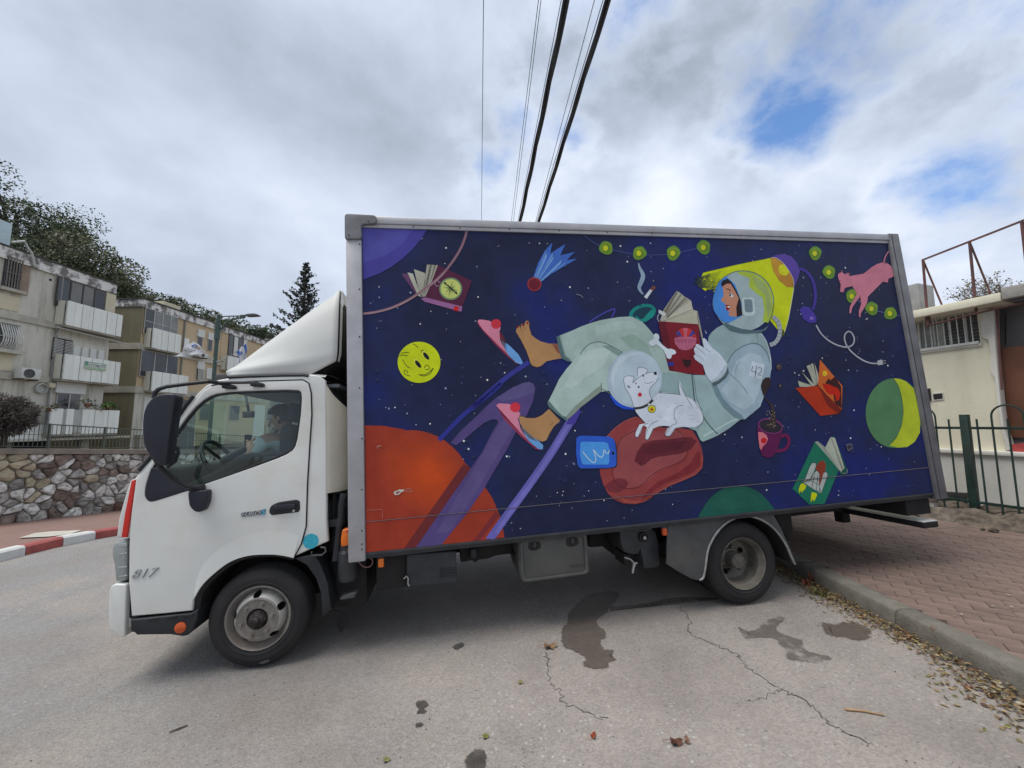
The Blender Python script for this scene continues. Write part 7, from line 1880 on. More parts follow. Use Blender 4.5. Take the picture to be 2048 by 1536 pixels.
while s97 + ps * k < rb2:
    s = s97 + ps * k
    if s > ra_: obj('post', MB().bar(wp(s, wtop(s) - .05, RD), wp(s, rtop(s) + .02, RD), .034, .034), rail_m, rl_)
    k += 1
nbar = int((rb2 - ra_) / (ps / 14))
for i in range(min(nbar, 290)):
    s = ra_ + (i + .5) * ps / 14
    obj('bar', MB().tube([wp(s, wtop(s) + .04, RD), wp(s, rtop(s), RD)], 0.006, 5, caps=False), rail_m, rl_)
# terrace of earth behind the wall
terr_m = mat('terrace_earth', (0.16, 0.125, 0.085), rough=.95, var=.25, scale=1.5, c2=(.10, .095, .05), bump=.5, bscale=8, stain=(.30, .25, .18), stain_amt=.5)
mb = MB()
for i in range(NS + 1):
    s = SA - 8 + (SB + 60 - SA) * i / NS
    z = wtop(min(max(s, SA), SB)) - .06
    for d, h in ((-.45, 0), (-2.2, -.55), (-10, -1.05), (-30, -1.2), (-120, 1)):
        q = wp(s, z + h, d); mb.v.append(tuple(q))
mb.f = [(i * 5 + j, i * 5 + j + 1, i * 5 + j + 6, i * 5 + j + 5) for i in range(NS) for j in range(4)]; mb.mi = [0] * len(mb.f)
obj('terrace', mb, terr_m, kind='structure', smooth=True)

# ================================================================== apartment blocks
def Z1(x, y): return x / 2.56, 320 + y / 2.56
def Zb(x, y): return x / 5.908, 440 + y / 5.908          # 0..260 x 440..700
def Zc(x, y): return x / 5.907, 660 + y / 5.907          # 0..300 x 660..920
def Zd(x, y): return 260 + x / 6.4, 560 + y / 6.4        # 260..560 x 560..800
def F(p, X):
    r = ray(*p); t = X / r.x
    q = EYE + r * t; return q.y, q.z
X1, XB = -23.62, -23.0
plaster1 = mat('block_plaster', (0.56, 0.545, 0.475), rough=.95, var=.08, scale=.5, stain=(.26, .24, .20), stain_amt=.9, streak=True, bump=.15, bscale=10)
plaster_y = mat('block_plaster_yellow', (0.58, 0.53, 0.39), rough=.95, var=.08, scale=.6, stain=(.35, .30, .2), stain_amt=.4)
parapet_m = mat('peeling_parapet', (0.64, 0.63, 0.61), rough=.95, var=.3, scale=2.2, c2=(.16, .15, .145), lo=.43, hi=.55, det=10, bump=.2, bscale=10)
roof_dark = mat('roof_felt', (.07, .07, .068), rough=.9, var=.2)
panel_m = mat('balcony_white_panel', (0.72, 0.735, 0.70), rough=.6, var=.03, scale=1.5, rnd=.05, stain=(.48, .47, .40), stain_amt=.3, streak=True)
panel_side = mat('balcony_side_panel', (0.62, 0.60, 0.51), rough=.7, var=.05, scale=1.5)
slab_m = mat('balcony_slab_concrete', (0.34, 0.32, 0.27), rough=.95, var=.2, scale=1.5, stain=(.18, .16, .13), stain_amt=.5)
win_m = mat('flat_window_glass', (.045, .05, .058), rough=.12, var=.3, scale=.8, spec=.6)
win_l = mat('flat_window_curtained', (.20, .215, .21), rough=.2, var=.25, scale=1.2, spec=.6)
frame_m = mat('window_aluminium', (.42, .42, .40), rough=.5, var=.08)
frame_dark = mat('window_dark_frame', (.06, .055, .05), rough=.6)
shut_m = mat('white_shutter', (.60, .61, .58), rough=.6, var=.04)
olive = mat('olive_plaster', (0.20, 0.18, 0.115), rough=.95, var=.12, scale=.5, stain=(.26, .24, .17), stain_amt=.5, streak=True)
peach = mat('peach_plaster', (0.52, 0.405, 0.26), rough=.95, var=.06, scale=.6, stain=(.42, .36, .28), stain_amt=.4, streak=True)
brown_pl = mat('brown_plaster', (0.24, 0.215, 0.18), rough=.95, var=.1, scale=.5)
band_m = mat('floor_band', (0.50, 0.475, 0.41), rough=.95, var=.15, scale=1, stain=(.25, .22, .18), stain_amt=.5)
white_grille = mat('white_grille', (.62, .62, .58), rough=.5)
rusty_bars = mat('old_bars', (.20, .175, .15), rough=.7, var=.2)

def xbox(x0, x1, y0, y1, z0, z1, m, name, par, bevel=0.0, **kw):
    return obj(name, MB().box(min(x0, x1), max(x0, x1), min(y0, y1), max(y0, y1), min(z0, z1), max(z0, z1)), m, par, bevel=bevel, **kw)
def rect(Z, X, x0, yt, yb, x1, ym=None):
    """wall rectangle: left edge (x0, yt..yb) of the picture, right edge at x1"""
    y0, zt = F(Z(x0, yt), X); _, zb_ = F(Z(x0, yb), X); y1, _ = F(Z(x1, ym if ym is not None else (yt + yb) / 2), X)
    return y0, y1, zb_, zt
def glazing(par, X, y0, y1, z0, z1, n, ms, fm=frame_m, name='window', mid=False):
    w = xbox(X - .05, X, y0, y1, z0, z1, fm, name, par)
    dy = (y1 - y0) / n
    for k in range(n):
        xbox(X - .02, X + .012, y0 + dy * k + .035, y0 + dy * (k + 1) - .035, z0 + .04, z1 - .04, ms[k % len(ms)], 'pane', w)
        if k: xbox(X - .02, X + .035, y0 + dy * k - .03, y0 + dy * k + .03, z0, z1, fm, 'mullion', w)
    if mid: xbox(X - .02, X + .03, y0, y1, (z0 + z1) / 2 - .02, (z0 + z1) / 2 + .02, fm, 'mullion', w)
    return w
def bars(par, X, y0, y1, z0, z1, n, m, r=.02, bow=0.0):
    for k in range(n):
        y = y0 + (y1 - y0) * (k + .5) / n
        if bow: obj('grille_bar', MB().tube([(X + bow * math.sin(PI * min(1, (1 - t) * 1.0)) * (1.4 - t) , y, z0 + (z1 - z0) * t) for t in (0, .15, .3, .5, .75, 1)], r, 5), m, par)
        else: obj('grille_bar', MB().tube([(X, y, z0), (X, y, z1)], r, 5), m, par)
    for z in (z0 + .02, z1 - .02, (z0 + z1) / 2): xbox(X - .015, X + .015 + (bow * .4), y0, y1, z - .015, z + .015, m, 'grille_rail', par)
def balcony(par, X, Xw, y0, y1, z0, z1, n, widths=None, side=True, slab=.18, gaps=()):
    b = xbox(Xw, X - .02, y0, y1, z0 - slab, z0 - .002, slab_m, 'balcony', par)
    xbox(X - .10, X - .05, y0 + .02, y1 - .02, z0, z1 - .03, frame_m, 'balcony_frame', b)
    ws_ = widths or [1.0] * n; tot = sum(ws_); a = y0
    for k, w in enumerate(ws_):
        e = a + (y1 - y0) * w / tot
        if k not in gaps: xbox(X - .05, X + (.0 if k % 2 else .018), a + .012, e - .012, z0 - .08, z1, panel_m, 'balcony_panel', b)
        a = e
    if side: xbox(Xw + .05, X - .16, y0 - .02, y0 + .02, z0 - .06, z1 - .01, panel_side, 'balcony_side_panel', b)
    return b
# --- first block
b1 = thing('apartment_block', 'cream three storey apartment block with white slatted balconies, closest to the stone wall', 'building')
roof_y0, roof_z0 = F(Zb(0, 210), X1); 
zr_top = F(Zb(700, 540), X1)[1]; zr_bot = F(Zb(690, 665), X1)[1]
yE = F(Zb(1345, 870), X1)[0]                       # end of the block
yS = F((-260, 600), X1)[0]
zbase = F(Zc(700, 1275), XB)[1]
z_f2 = F(Zb(640, 1245), X1)[1]; z_f1 = F(Zc(600, 590), X1)[1]
xbox(X1 - 10, X1, yS, yE, zbase, zr_bot, plaster1, 'wall', b1)
xbox(X1 - 10.3, X1 + .12, yS - .2, yE + .03, zr_bot, zr_top, parapet_m, 'parapet', b1)
xbox(X1 - 10.4, X1 + .17, yS - .25, yE + .08, zr_top, zr_top + .07, roof_dark, 'roof', b1)
for z in (z_f2, z_f1):
    xbox(X1, X1 + .09, yS, F(Zb(650, 1240), X1)[0], z - .16, z + .16, band_m, 'floor_band', b1)
# barred window top left, yellow patch below
y0, y1, z0, z1 = rect(Zb, X1, 60, 420, 800, 235, 650)
w = glazing(b1, X1 + .04, y0, y1, z0, z1, 2, [win_m], frame_dark); bars(w, X1 + .14, y0, y1, z0, z1, 6, rusty_bars, .022)
xbox(X1, X1 + .25, y0 - .15, y1 + .15, z0 - .14, z0, band_m, 'sill', w)
xbox(X1, X1 + .05, y1 - .02, y1 + .35, z0 - .1, z1 + .1, mat('rust_streak_plaster', (.30, .235, .18), rough=.95, var=.2, scale=1.5, c2=(.20, .14, .11)), 'window_reveal', w)
y0, y1, z0, z1 = rect(Zb, X1, 0, 860, 1040, 230, 960)
xbox(X1, X1 + .03, y0 - 1, y1, z0, z1, plaster_y, 'under_window_panel', b1)
# white bowed grille
y0, y1, z0, z1 = rect(Zb, X1, -40, 1195, 1500, 205, 1330)
w = glazing(b1, X1 + .02, y0, y1, z0, z1, 2, [win_m], frame_m); bars(w, X1 + .12, y0, y1, z0 - .1, z1, 9, white_grille, .022, .28)
xbox(X1, X1 + .4, y0 - .1, y1 + .1, z0 - .24, z0 - .1, band_m, 'sill', w)
y0, y1, z0, z1 = rect(Zc, X1, -40, 245, 470, 150, 360)
xbox(X1, X1 + .03, y0, y1, z0, z1, plaster_y, 'under_window_panel', b1)
# top balcony with glazed front
yb0, yb1, zb0, zb1 = rect(Zb, XB, 808, 950, 1225, 1440, 1250)
balcony(b1, XB, X1, yb0, yb1, zb0, zb1, 9, [1.0, 1.0, 1.0, .55, 1.1, .9, .6, .95, .9])
XG = X1 + .12
y0, y1, z0, z1 = rect(Zb, XG, 690, 680, 960, 1245, 950)
glazing(b1, XG, y0, y1, zb1 - .3, F(Zb(690, 672), XG)[1], 4, [win_m, mat('curtained_brown', (.13, .125, .115), rough=.2, var=.2, scale=.7, spec=.6), bpy.data.materials['curtained_brown'] if 'curtained_brown' in bpy.data.materials else win_l, win_m], frame_dark)
xbox(X1, XG + .05, y1, yE, zb0, F(Zb(690, 672), XG)[1], plaster_y, 'balcony_pier', b1)
# awning edge below, middle balcony
q0, zq0 = F(Zb(655, 1262), XB - .2); q1, zq1 = F(Zb(1490, 1462), XB - .2)
obj('awning_rail', MB().bar((XB - .2, q0, zq0), (XB - .2, q1, zq0 - .12), .10, .05).bar((X1, q0 + .3, zq0 - .6), (XB - .25, q0 + .3, zq0), .03, .03), frame_m, b1)
yb0, yb1, zb0, zb1 = rect(Zc, XB, 772, 282, 562, 1415, 500)
bal2 = balcony(b1, XB, X1, yb0, yb1, zb0, zb1, 9, [1.0, .8, .75, .7, .7, .7, .8, .95, .7])
zt_ = F(Zc(650, 85), XG)[1]
y0, y1, _, _ = rect(Zc, XG, 645, 90, 270, 860, 190)
lw = xbox(XG - .06, XG - .02, y0, y1, zb1 - .3, zt_, dull_black, 'louvred_window', b1)
for k in range(12):
    z = zb1 - .15 + (zt_ - zb1 + .1) * k / 12
    xbox(XG - .03, XG + .05, y0, y1, z, z + .045, frame_m, 'louvre_slat', lw)
xbox(XG - .03, XG + .06, (y0 + y1) / 2 - .03, (y0 + y1) / 2 + .03, zb1 - .3, zt_, frame_dark, 'mullion', lw)
ya, yb_ = y1, F(Zc(1250, 220), XG)[0]
for k in range(4):
    a = ya + (yb_ - ya) * k / 4
    xbox(XG - .06, XG, a + .06, a + (yb_ - ya) / 4 - .06, zb1 - .3, zt_ - .25, shut_m, 'shutter', b1)
xbox(XG - .12, XG - .06, ya, yE, zb1 - .3, zt_, plaster1, 'recess_wall', b1)
# for-rent banner hung on the middle balcony
y0, y1, z0, z1 = rect(Zc, XB, 995, 368, 455, 1250, 440)
sg = thing('rent_banner', 'green and white banner with black Hebrew letters hung on the middle balcony', 'banner', (XB + .04, (y0 + y1) / 2, (z0 + z1) / 2))
hw, hh = (y1 - y0) / 2, (z1 - z0) / 2
obj('sheet', MB().box(-.008, .008, -hw, hw, -hh, hh), mat('banner_white', (.60, .64, .60), rough=.6), sg)
gm = mat('banner_green', (.10, .33, .22), rough=.6); gl = mat('banner_pale_green', (.38, .52, .36), rough=.6)
obj('green_corner', MB().box(.009, .013, -hw, -hw * .72, -hh * .1, hh), gm, sg); obj('green_strip', MB().box(.009, .012, -hw, hw, -hh, -hh * .35), gl, sg); obj('green_edge', MB().box(.009, .013, -hw, hw, hh * .85, hh), gm, sg)
def wall_text(body, parent, w, h, off, m, name):
    me = text_mesh(body, 1.0, 0.004)
    xs_ = [v.co.x for v in me.vertices]; zs_ = [v.co.y for v in me.vertices]
    if not xs_: return
    cx, cz = (max(xs_) + min(xs_)) / 2, (max(zs_) + min(zs_)) / 2
    kx, kz = w / max(1e-3, max(xs_) - min(xs_)), h / max(1e-3, max(zs_) - min(zs_))
    for v in me.vertices: v.co = Vector((off[0] + .001, off[1] + (v.co.x - cx) * kx, off[2] + (v.co.y - cz) * kz))
    link(name, me, m, parent)
ink = mat('black_print', (.03, .03, .03), rough=.6)
wall_text('\u05d4\u05e8\u05db\u05e9\u05d4\u05dc', sg, hw * 1.55, hh * .85, (.012, hw * .12, hh * .25), ink, 'lettering')
# ground floor: window, box, balcony
y0, y1, z0, z1 = rect(Zc, X1 + .05, 675, 740, 905, 945, 830)
w = glazing(b1, X1 + .08, y0, y1, z0 - .2, z1, 2, [win_m, mat('grey_curtain_glass', (.12, .115, .115), rough=.2, spec=.6)], frame_m)
xbox(X1, X1 + .16, y0 - .15, y1 + .15, z1, z1 + .75, shut_m, 'shutter_box', w)
XGB = XB + .1
yb0, yb1, zb0, zb1 = rect(Zc, XGB, 605, 925, 1215, 1405, 1080)
gb = balcony(b1, XGB, X1, yb0, yb1, zb0, zb1, 10, [1.25, .35, .8, .95, .75, .7, 1.05, .6, .75, .75], side=False, gaps=(1, 3))
xbox(XGB - .12, XGB - .06, yb0, yb1, zb0, zb1 - .15, mat('balcony_inner_grey', (.30, .30, .29), rough=.7), 'balcony_inner', gb)
xbox(X1 + .2, XGB - .2, yS, yb1 + 1, zbase - .12, zbase, band_m, 'ground_slab', b1)
zz0 = F(Zc(60, 1275), XGB)[1]
xbox(X1 + .1, XGB - .35, yS, F(Zc(560, 1200), XGB - .35)[0], zbase, F(Zc(200, 1120), XGB - .35)[1], shut_m, 'low_parapet', b1)
xbox(X1 - 9, X1 - .6, yS + 1, yE - 2, zbase - 3, zbase, dull_black, 'undercroft_shade', b1)  # black block put in for the shade of the void under the flats
for k in range(4):
    y = yb0 - 4.5 + k * 3.4
    xbox(X1 - .5, X1 - .1, y, y + .4, zbase - 3, zbase, slab_m, 'undercroft_column', b1)
# drain pipe and small boxes
yq = F(Zc(600, 400), X1)[0]
obj('drain_pipe', MB().tube([(X1 + .1, yq, zbase), (X1 + .1, yq, zr_bot)], .045, 8), mat('drain_grey', (.22, .225, .21), rough=.6), b1, smooth=True)
y0, y1, z0, z1 = rect(Zc, X1, 538, 625, 680, 605, 650)
xbox(X1, X1 + .25, y0, y1, z0, z1, plaster_y, 'meter_box', b1, bevel=.02)
yv, zv = F(Zc(465, 690), X1)
obj('round_vent', MB().lathe([(.26, 0), (.26, -.16), (.21, -.18), (.2, -.05), (0, -.05)], 20, Matrix.Translation((X1, yv, zv)) @ Matrix.Rotation(PI / 2, 4, 'Z')), frame_m, b1)
xbox(X1, X1 + .01, F(Zb(580, 700), X1)[0], F(Zb(612, 700), X1)[0], F(Zb(580, 715), X1)[1], F(Zb(580, 690), X1)[1], dull_black, 'vent_hole', b1)
# air conditioner
def aircon(Z, X, x0, yt, yb, x1, label, grp):
    y0, y1, z0, z1 = rect(Z, X, x0, yt, yb, x1)
    a = thing('air_conditioner', label, 'air conditioner', (X - .2, (y0 + y1) / 2, z0), 0, grp)
    hw_, h_ = (y1 - y0) / 2, z1 - z0
    obj('casing', MB().box(-.18, .2, -hw_, hw_, 0, h_), mat('aircon_white', (.55, .55, .52), rough=.5, var=.06) if 'aircon_white' not in bpy.data.materials else bpy.data.materials['aircon_white'], a, bevel=.03)
    r_ = min(h_ * .42, hw_ * .55)
    obj('fan_guard', MB().lathe([(0, -.03), (r_ * .25, -.03), (r_ * .3, -.01), (r_ * .92, -.01), (r_ * .95, -.03), (r_, -.03), (r_, .02)], 24, Matrix.Translation((.2, -hw_ * .25, h_ * .5)) @ Matrix.Rotation(PI / 2, 4, 'Z')), mudgrey, a, smooth=True)
    obj('bracket', MB().box(-.4, .2, -hw_ * .8, -hw_ * .7, -.06, 0).box(-.4, .2, hw_ * .7, hw_ * .8, -.06, 0), frame_dark, a)
    return a
AG = 'air conditioners on the apartment walls'
aircon(Zc, X1 + .6, 265, 440, 570, 490, 'white air conditioner on the wall of the cream block left of its balconies', AG)
# plants on the ground-floor balcony
def foliage(mb, c, R_, n, s, rr, sq=(1, 1, 1), shell=.35):
    for k in range(n):
        v = Vector((rr.gauss(0, 1), rr.gauss(0, 1), rr.gauss(0, 1))).normalized() * (R_ * (shell + (1 - shell) * rr.random() ** .5))
        p = Vector(c) + Vector((v.x * sq[0], v.y * sq[1], v.z * sq[2]))
        a, b = Vector((rr.gauss(0, 1), rr.gauss(0, 1), rr.gauss(0, 1))).normalized(), Vector((rr.gauss(0, 1), rr.gauss(0, 1), rr.gauss(0, 1))).normalized()
        a = a * s * rr.uniform(.6, 1.3); b = (b - a * (b.dot(a) / a.length_squared)).normalized() * s * rr.uniform(.35, .8)
        mb.add([p - a, p + b, p + a, p - b], [(0, 1, 2, 3)])
def leafmat(name, c, c2, sc=.8, tr=.25):
    m = mat(name, c, rough=.6, c2=c2, scale=sc, det=6, lo=.42, hi=.58, spec=.25)
    P = m.node_tree.nodes['Principled BSDF']
    try: P.inputs['Transmission Weight'].default_value = 0.0
    except Exception: pass
    return m
green_pl = leafmat('balcony_plant_leaf', (.13, .2, .06), (.06, .1, .03))
rp_ = random.Random(9)
for (x, y, n, s, lb) in ((1280, 900, 110, .09, 'bright green plant spilling over the ground floor balcony'), (1030, 870, 50, .08, 'thin leggy plant in a bowl on the ground floor balcony'), (590, 930, 60, .08, 'grey straggly plant at the corner of the ground floor balcony'), (1155, 945, 40, .07, 'small dry plant hanging before the ground floor balcony')):
    yy, z = F(Zc(x, y + 40), XGB - .15)
    t = thing('potted_plant', lb, 'plant', (XGB - .12, yy, z))
    mb = MB(); foliage(mb, (0, 0, .22), .38, n, s, rp_, (.6, 1.2, .6))
    obj('foliage', mb, green_pl if n > 100 else leafmat('dry_plant_leaf', (.22, .2, .13), (.12, .11, .07)), t, fix=False)
    obj('pot', MB().lathe([(.0, 0), (.1, 0), (.15, .16), (.16, .2)], 14, Matrix.Rotation(PI / 2, 4, 'X')), mat('clay_pot', (.25, .11, .06), rough=.8), t)
# roof clutter
yq, zq = F(Z1(20, 360), X1 - 4)
tank = thing('water_tank', 'pale blue tank on the roof of the cream block', 'water tank', (X1 - 4, yq, zr_top))
y0, y1, z0, z1 = rect(Z1, X1 - 3.5, -30, 300, 400, 38, 350)
obj('shell', MB().box(-.8, .8, y0 - yq, y1 - yq, .2, z1 - zr_top), mat('tank_blue', (.42, .53, .55), rough=.5, var=.05), tank, bevel=.08)
obj('stand', MB().box(-.7, .7, y0 - yq + .1, y1 - yq - .1, 0, .2), frame_dark, tank)
pts = [F(Zb(*p), X1 + .35) for p in ((140, 262), (290, 250), (330, 330), (370, 380), (395, 470), (410, 545))]
obj('roof_pipe', MB().tube([(X1 + .35, y, z) for y, z in pts], .05, 7), frame_m, b1, smooth=True)

# --- second block
b2 = thing('apartment_block', 'olive and peach three storey apartment block behind the street lamp', 'building')
X2, XB2 = -24.1, -23.5
y20, zc_t = F(Zd(180, 255), X2); _, zc_b = F(Zd(180, 350), X2)
y2e = 37.5
zf2 = F(Zd(175, 860), X2)[1]; zf1 = F(Zd(155, 1410), X2)[1]
zg2 = F(Zc(1660, 1230), X2)[1] - 1
xbox(X2 - 10, X2, y20, y2e, zg2, zc_b, peach, 'wall', b2)
xbox(X2 - 10.05, X2 + .01, y20 - .06, y20 - .002, zg2, zc_b, olive, 'end_wall', b2)
xbox(X2 - 10.2, X2 + .12, y20 - .12, y2e + .2, zc_b, zc_t, parapet_m, 'parapet', b2)
xbox(X2 - 10.3, X2 + .17, y20 - .17, y2e + .25, zc_t, zc_t + .08, roof_dark, 'roof', b2)
for z in (zf2, zf1): xbox(X2 - 10.1, X2 + .12, y20 - .12, y2e, z - .2, z + .2, band_m, 'floor_band', b2)
ye = F(Zd(620, 600), X2)[0]
xbox(X2, X2 + .02, y20, ye, zg2, zf1 - .2, plaster1, 'ground_wall', b2)
# glazed balconies
y0, y1, z0, z1 = rect(Zd, X2 + .1, 185, 385, 610, 605, 600)
glazing(b2, X2 + .14, y20 + .05, y1, z0 - .4, zc_b, 4, [win_m, win_l, win_l, win_l], frame_m, mid=True)
yb0, yb1, zb0, zb1 = rect(Zd, XB2, 305, 612, 855, 655, 800)
balcony(b2, XB2, X2, yb0, yb1, zb0, zb1, 8, [.9, .9, .5, .8, .8, .6, .7, .7])
y0, y1, z0, z1 = rect(Zd, X2 + .1, 185, 925, 1160, 605, 1100)
glazing(b2, X2 + .14, y20 + .05, y1, z0 - .4, zf2 - .2, 3, [win_m], frame_m)
yb0, yb1, zb0, zb1 = rect(Zd, XB2, 295, 1165, 1405, 742, 1350)
balcony(b2, XB2, X2, yb0, yb1, zb0, zb1, 8, [.6, .9, .5, .8, .8, .6, .9, .9])
# peach stretch: shuttered windows, grille
for x0, yt, yb, x1, sh in ((862, 720, 860, 918, 95), (995, 758, 905, 1045, 90)):
    y0, y1, z0, z1 = rect(Zd, X2, x0, yt, yb, x1)
    w = glazing(b2, X2 + .05, y0, y1, z0, z1, 1, [win_m], frame_m)
    zs = F(Zd(x0, yt - sh), X2)[1]
    xbox(X2, X2 + .10, y0 - .05, y1 + .15, z1, zs, shut_m, 'shutter', w)
y0, y1, z0, z1 = rect(Zd, X2, 850, 1130, 1280, 935, 1210)
w = glazing(b2, X2 + .03, y0, y1, z0, z1, 2, [win_m], frame_m); bars(w, X2 + .15, y0, y1, z0, z1, 6, white_grille, .03)
xbox(X2, X2 + .10, y0, y1, z1, z1 + .6, shut_m, 'shutter', w)
y0, y1, z0, z1 = rect(Zd, X2, 975, 1120, 1260, 1055, 1200)
xbox(X2, X2 + .08, y0, y1, z0, z1, shut_m, 'shutter', b2)
y0, y1, z0, z1 = rect(Zd, X2, 690, 740, 880, 750, 800)
xbox(X2, X2 + .06, y0, y1, z0, z1, panel_m, 'wall_panel', b2)
yq = F(Zd(680, 700), X2)[0]
obj('drain_pipe', MB().tube([(X2 + .08, yq, zg2), (X2 + .08, yq, zc_b)], .05, 7), bpy.data.materials['drain_grey'], b2, smooth=True)
aircon(Zd, X2 + .7, 890, 925, 980, 1010, 'air conditioner on the peach wall behind the white flag', AG)
# dark glazed stretch near the far end
y0, y1, z0, z1 = rect(Zd, X2, 1255, 775, 960, 1490, 900)
xbox(X2, X2 + .03, F(Zd(1165, 800), X2)[0], F(Zd(1250, 800), X2)[0], zf2, zc_b, peach, 'wall_panel', b2)
glazing(b2, X2 + .06, y0, y1, z0, zc_b, 4, [win_m, shut_m, win_m, shut_m], frame_dark)
yb0, yb1, zb0, zb1 = rect(Zd, XB2, 1255, 965, 1135, 1480, 1060)
balcony(b2, XB2, X2, yb0, yb1, zb0, zb1, 6)
# ground floor doors seen through the cab
for k, (x, m_) in enumerate(((1690, shut_m), (2100, win_m), (2500, plaster_y), (3000, shut_m))):
    y, z = F(Zc(x, 900), X2); xbox(X2, X2 + .06, y, y + 1.6, zg2, zf1 - .4, m_, 'door', b2)
    if k: glazing(b2, X2 + .05, y + 2, y + 3.2, zf1 - 1.9, zf1 - .6, 1, [win_m], frame_m)
y0, z0 = F(Zd(530, 350), X2 - 1)
xbox(X2 - 2, X2 - 1, y0 - .6, y0 + .8, zc_t, zc_t + .75, plaster_y, 'chimney', b2, bevel=.03)
# --- third block further up the street
b3 = thing('apartment_block', 'far grey apartment block at the end of the row', 'building')
xbox(-36, -25.5, 41, 58, -3, F((505, 672), -25.5)[1], brown_pl, 'wall', b3)
zt3 = F((505, 664), -25.5)[1]
xbox(-36.2, -25.2, 40.8, 58, zt3 - .35, zt3, parapet_m, 'parapet', b3)
for k in range(5):
    for j in range(3): glazing(b3, -25.45, 42 + k * 3.1, 44 + k * 3.1, zt3 - 2 - j * 2.9, zt3 - .7 - j * 2.9, 2, [win_m, win_l], frame_m)
for k in range(2): glazing(b3, -25.4, 42, 42.1, zt3 - 2, zt3 - 1, 1, [win_m])
obj('end_wall', MB().box(-36.1, -25.4, 40.9, 41, -3, zt3 - .36), plaster1, b3)
for j in range(3):
    w = obj('window', MB().box(-29.5, -27.5, 40.84, 40.9, zt3 - 2.2 - j * 2.9, zt3 - .9 - j * 2.9), frame_m, b3)
    obj('pane', MB().box(-29.4, -28.55, 40.82, 40.85, zt3 - 2.1 - j * 2.9, zt3 - 1 - j * 2.9), win_m, w)
    obj('pane', MB().box(-28.45, -27.6, 40.82, 40.85, zt3 - 2.1 - j * 2.9, zt3 - 1 - j * 2.9), win_l, w)

# ================================================================== street lamp and flags
lamp_m = mat('lamp_post_green', (.055, .088, .078), rough=.5, var=.12, scale=3)
YL = 17.0
def LP(Z, x, y, Y=YL):
    r = ray(*Z(x, y)); return EYE + r * (Y / r.y)
sl0 = LP(Zd, 1135, 460)
ps_ = LP(Zd, 1135, 1150)
st_l = thing('street_lamp', 'green street lamp post with one curved bracket and a flat lamp head', 'street lamp', (sl0.x, YL, -1.0))
zz = lambda z: z + 1.0
pw = 0.075
obj('pole', MB().tube([(0, 0, -1), (0, 0, zz(LP(Zd, 1135, 700).z))], pw * 1.05, 12).tube([(0, 0, zz(LP(Zd, 1135, 700).z)), (0, 0, zz(sl0.z) + .02)], pw, 12), lamp_m, st_l, smooth=True)
obj('collar', MB().tube([(0, 0, zz(LP(Zd, 1135, 765).z)), (0, 0, zz(LP(Zd, 1135, 545).z))], pw * 1.5, 12), lamp_m, st_l, smooth=True)
rel = lambda v: (v.x - sl0.x, v.y - YL, v.z + 1.0)
obj('arm', MB().tube([rel(LP(Zd, *p)) for p in ((1140, 468), (1300, 462), (1470, 458))], .028, 8), lamp_m, st_l, smooth=True)
obj('brace', MB().tube([rel(LP(Zd, *p)) for p in ((1150, 640), (1200, 590), (1250, 535), (1320, 500), (1400, 485), (1460, 478))], .04, 8), lamp_m, st_l, smooth=True)
lh = [rel(LP(Zd, *p)) for p in ((1480, 452), (1530, 438), (1600, 434), (1640, 442), (1660, 455), (1620, 462), (1530, 468), (1485, 466))]
obj('lamp_head', MB().prism([(a, -.12, c) for a, b, c in lh], (0, .28, 0)), mat('lamp_head_grey', (.09, .095, .1), rough=.4), st_l, bevel=.02)
obj('joint', MB().box(rel(LP(Zd, 1420, 460))[0], rel(LP(Zd, 1470, 460))[0], -.06, .06, rel(LP(Zd, 1420, 485))[2], rel(LP(Zd, 1420, 450))[2]), lamp_m, st_l)
obj('flag_holder', MB().tube([(0, 0, zz(LP(Zd, 1135, 1060).z)), rel(LP(Zd, 1190, 1040))], .02, 6).tube([(0, 0, zz(LP(Zd, 1135, 1060).z)), rel(LP(Zd, 1085, 1030))], .02, 6), lamp_m, st_l)
def cloth(outl_, Z, m, name, par, Y, wave=.12, n=9):
    """outl_: four picture corners (top-left, top-right, bottom-right, bottom-left) of a flying flag"""
    a, b, c, d = [LP(Z, *p, Y=Y) for p in outl_]
    mb = MB()
    for i in range(n + 1):
        for j in range(n + 1):
            u, v = i / n, j / n
            p = (a * (1 - u) + b * u) * (1 - v) + (d * (1 - u) + c * u) * v
            p = p + Vector((0, wave * math.sin(u * 7 + v * 3), .25 * wave * math.sin(u * 6 + v * 5)))
            mb.v.append(tuple(p))
    mb.f = [(i * (n + 1) + j, i * (n + 1) + j + 1, (i + 1) * (n + 1) + j + 1, (i + 1) * (n + 1) + j) for i in range(n) for j in range(n)]; mb.mi = [0] * len(mb.f)
    return mb, (a, b, c, d)
flag_w = mat('flag_white_cloth', (.62, .63, .66), rough=.8, var=.05)
flag_b = mat('flag_blue_cloth', (.06, .16, .52), rough=.8, var=.08)
F1 = ((580, 975), (800, 782), (968, 925), (750, 988))
mb, cr_ = cloth(F1, Zd, flag_w, 'flag', None, YL - .2)
fl1 = thing('flag', 'white flag with a small blue emblem flying from the lamp post', 'flag')
obj('cloth', mb, flag_w, fl1, fix=False, smooth=True)
def on_flag(cs, u, v, wave=.12, off=.02):
    a, b, c, d = cs; p = (a * (1 - u) + b * u) * (1 - v) + (d * (1 - u) + c * u) * v
    return p + Vector((0, wave * math.sin(u * 7 + v * 3) - off, .25 * wave * math.sin(u * 6 + v * 5)))
for lo_, hi_, col_ in ((0.30, .46, flag_b), (.55, .62, mat('flag_orange_print', (.45, .25, .12), rough=.8))):
    obj('emblem', MB().tube([on_flag(cr_, .86 + .07 * math.cos(t), (lo_ + hi_) / 2 - .1 + .09 * math.sin(t)) for t in [2 * PI * k / 10 for k in range(11)]], .016, 5), col_, fl1)
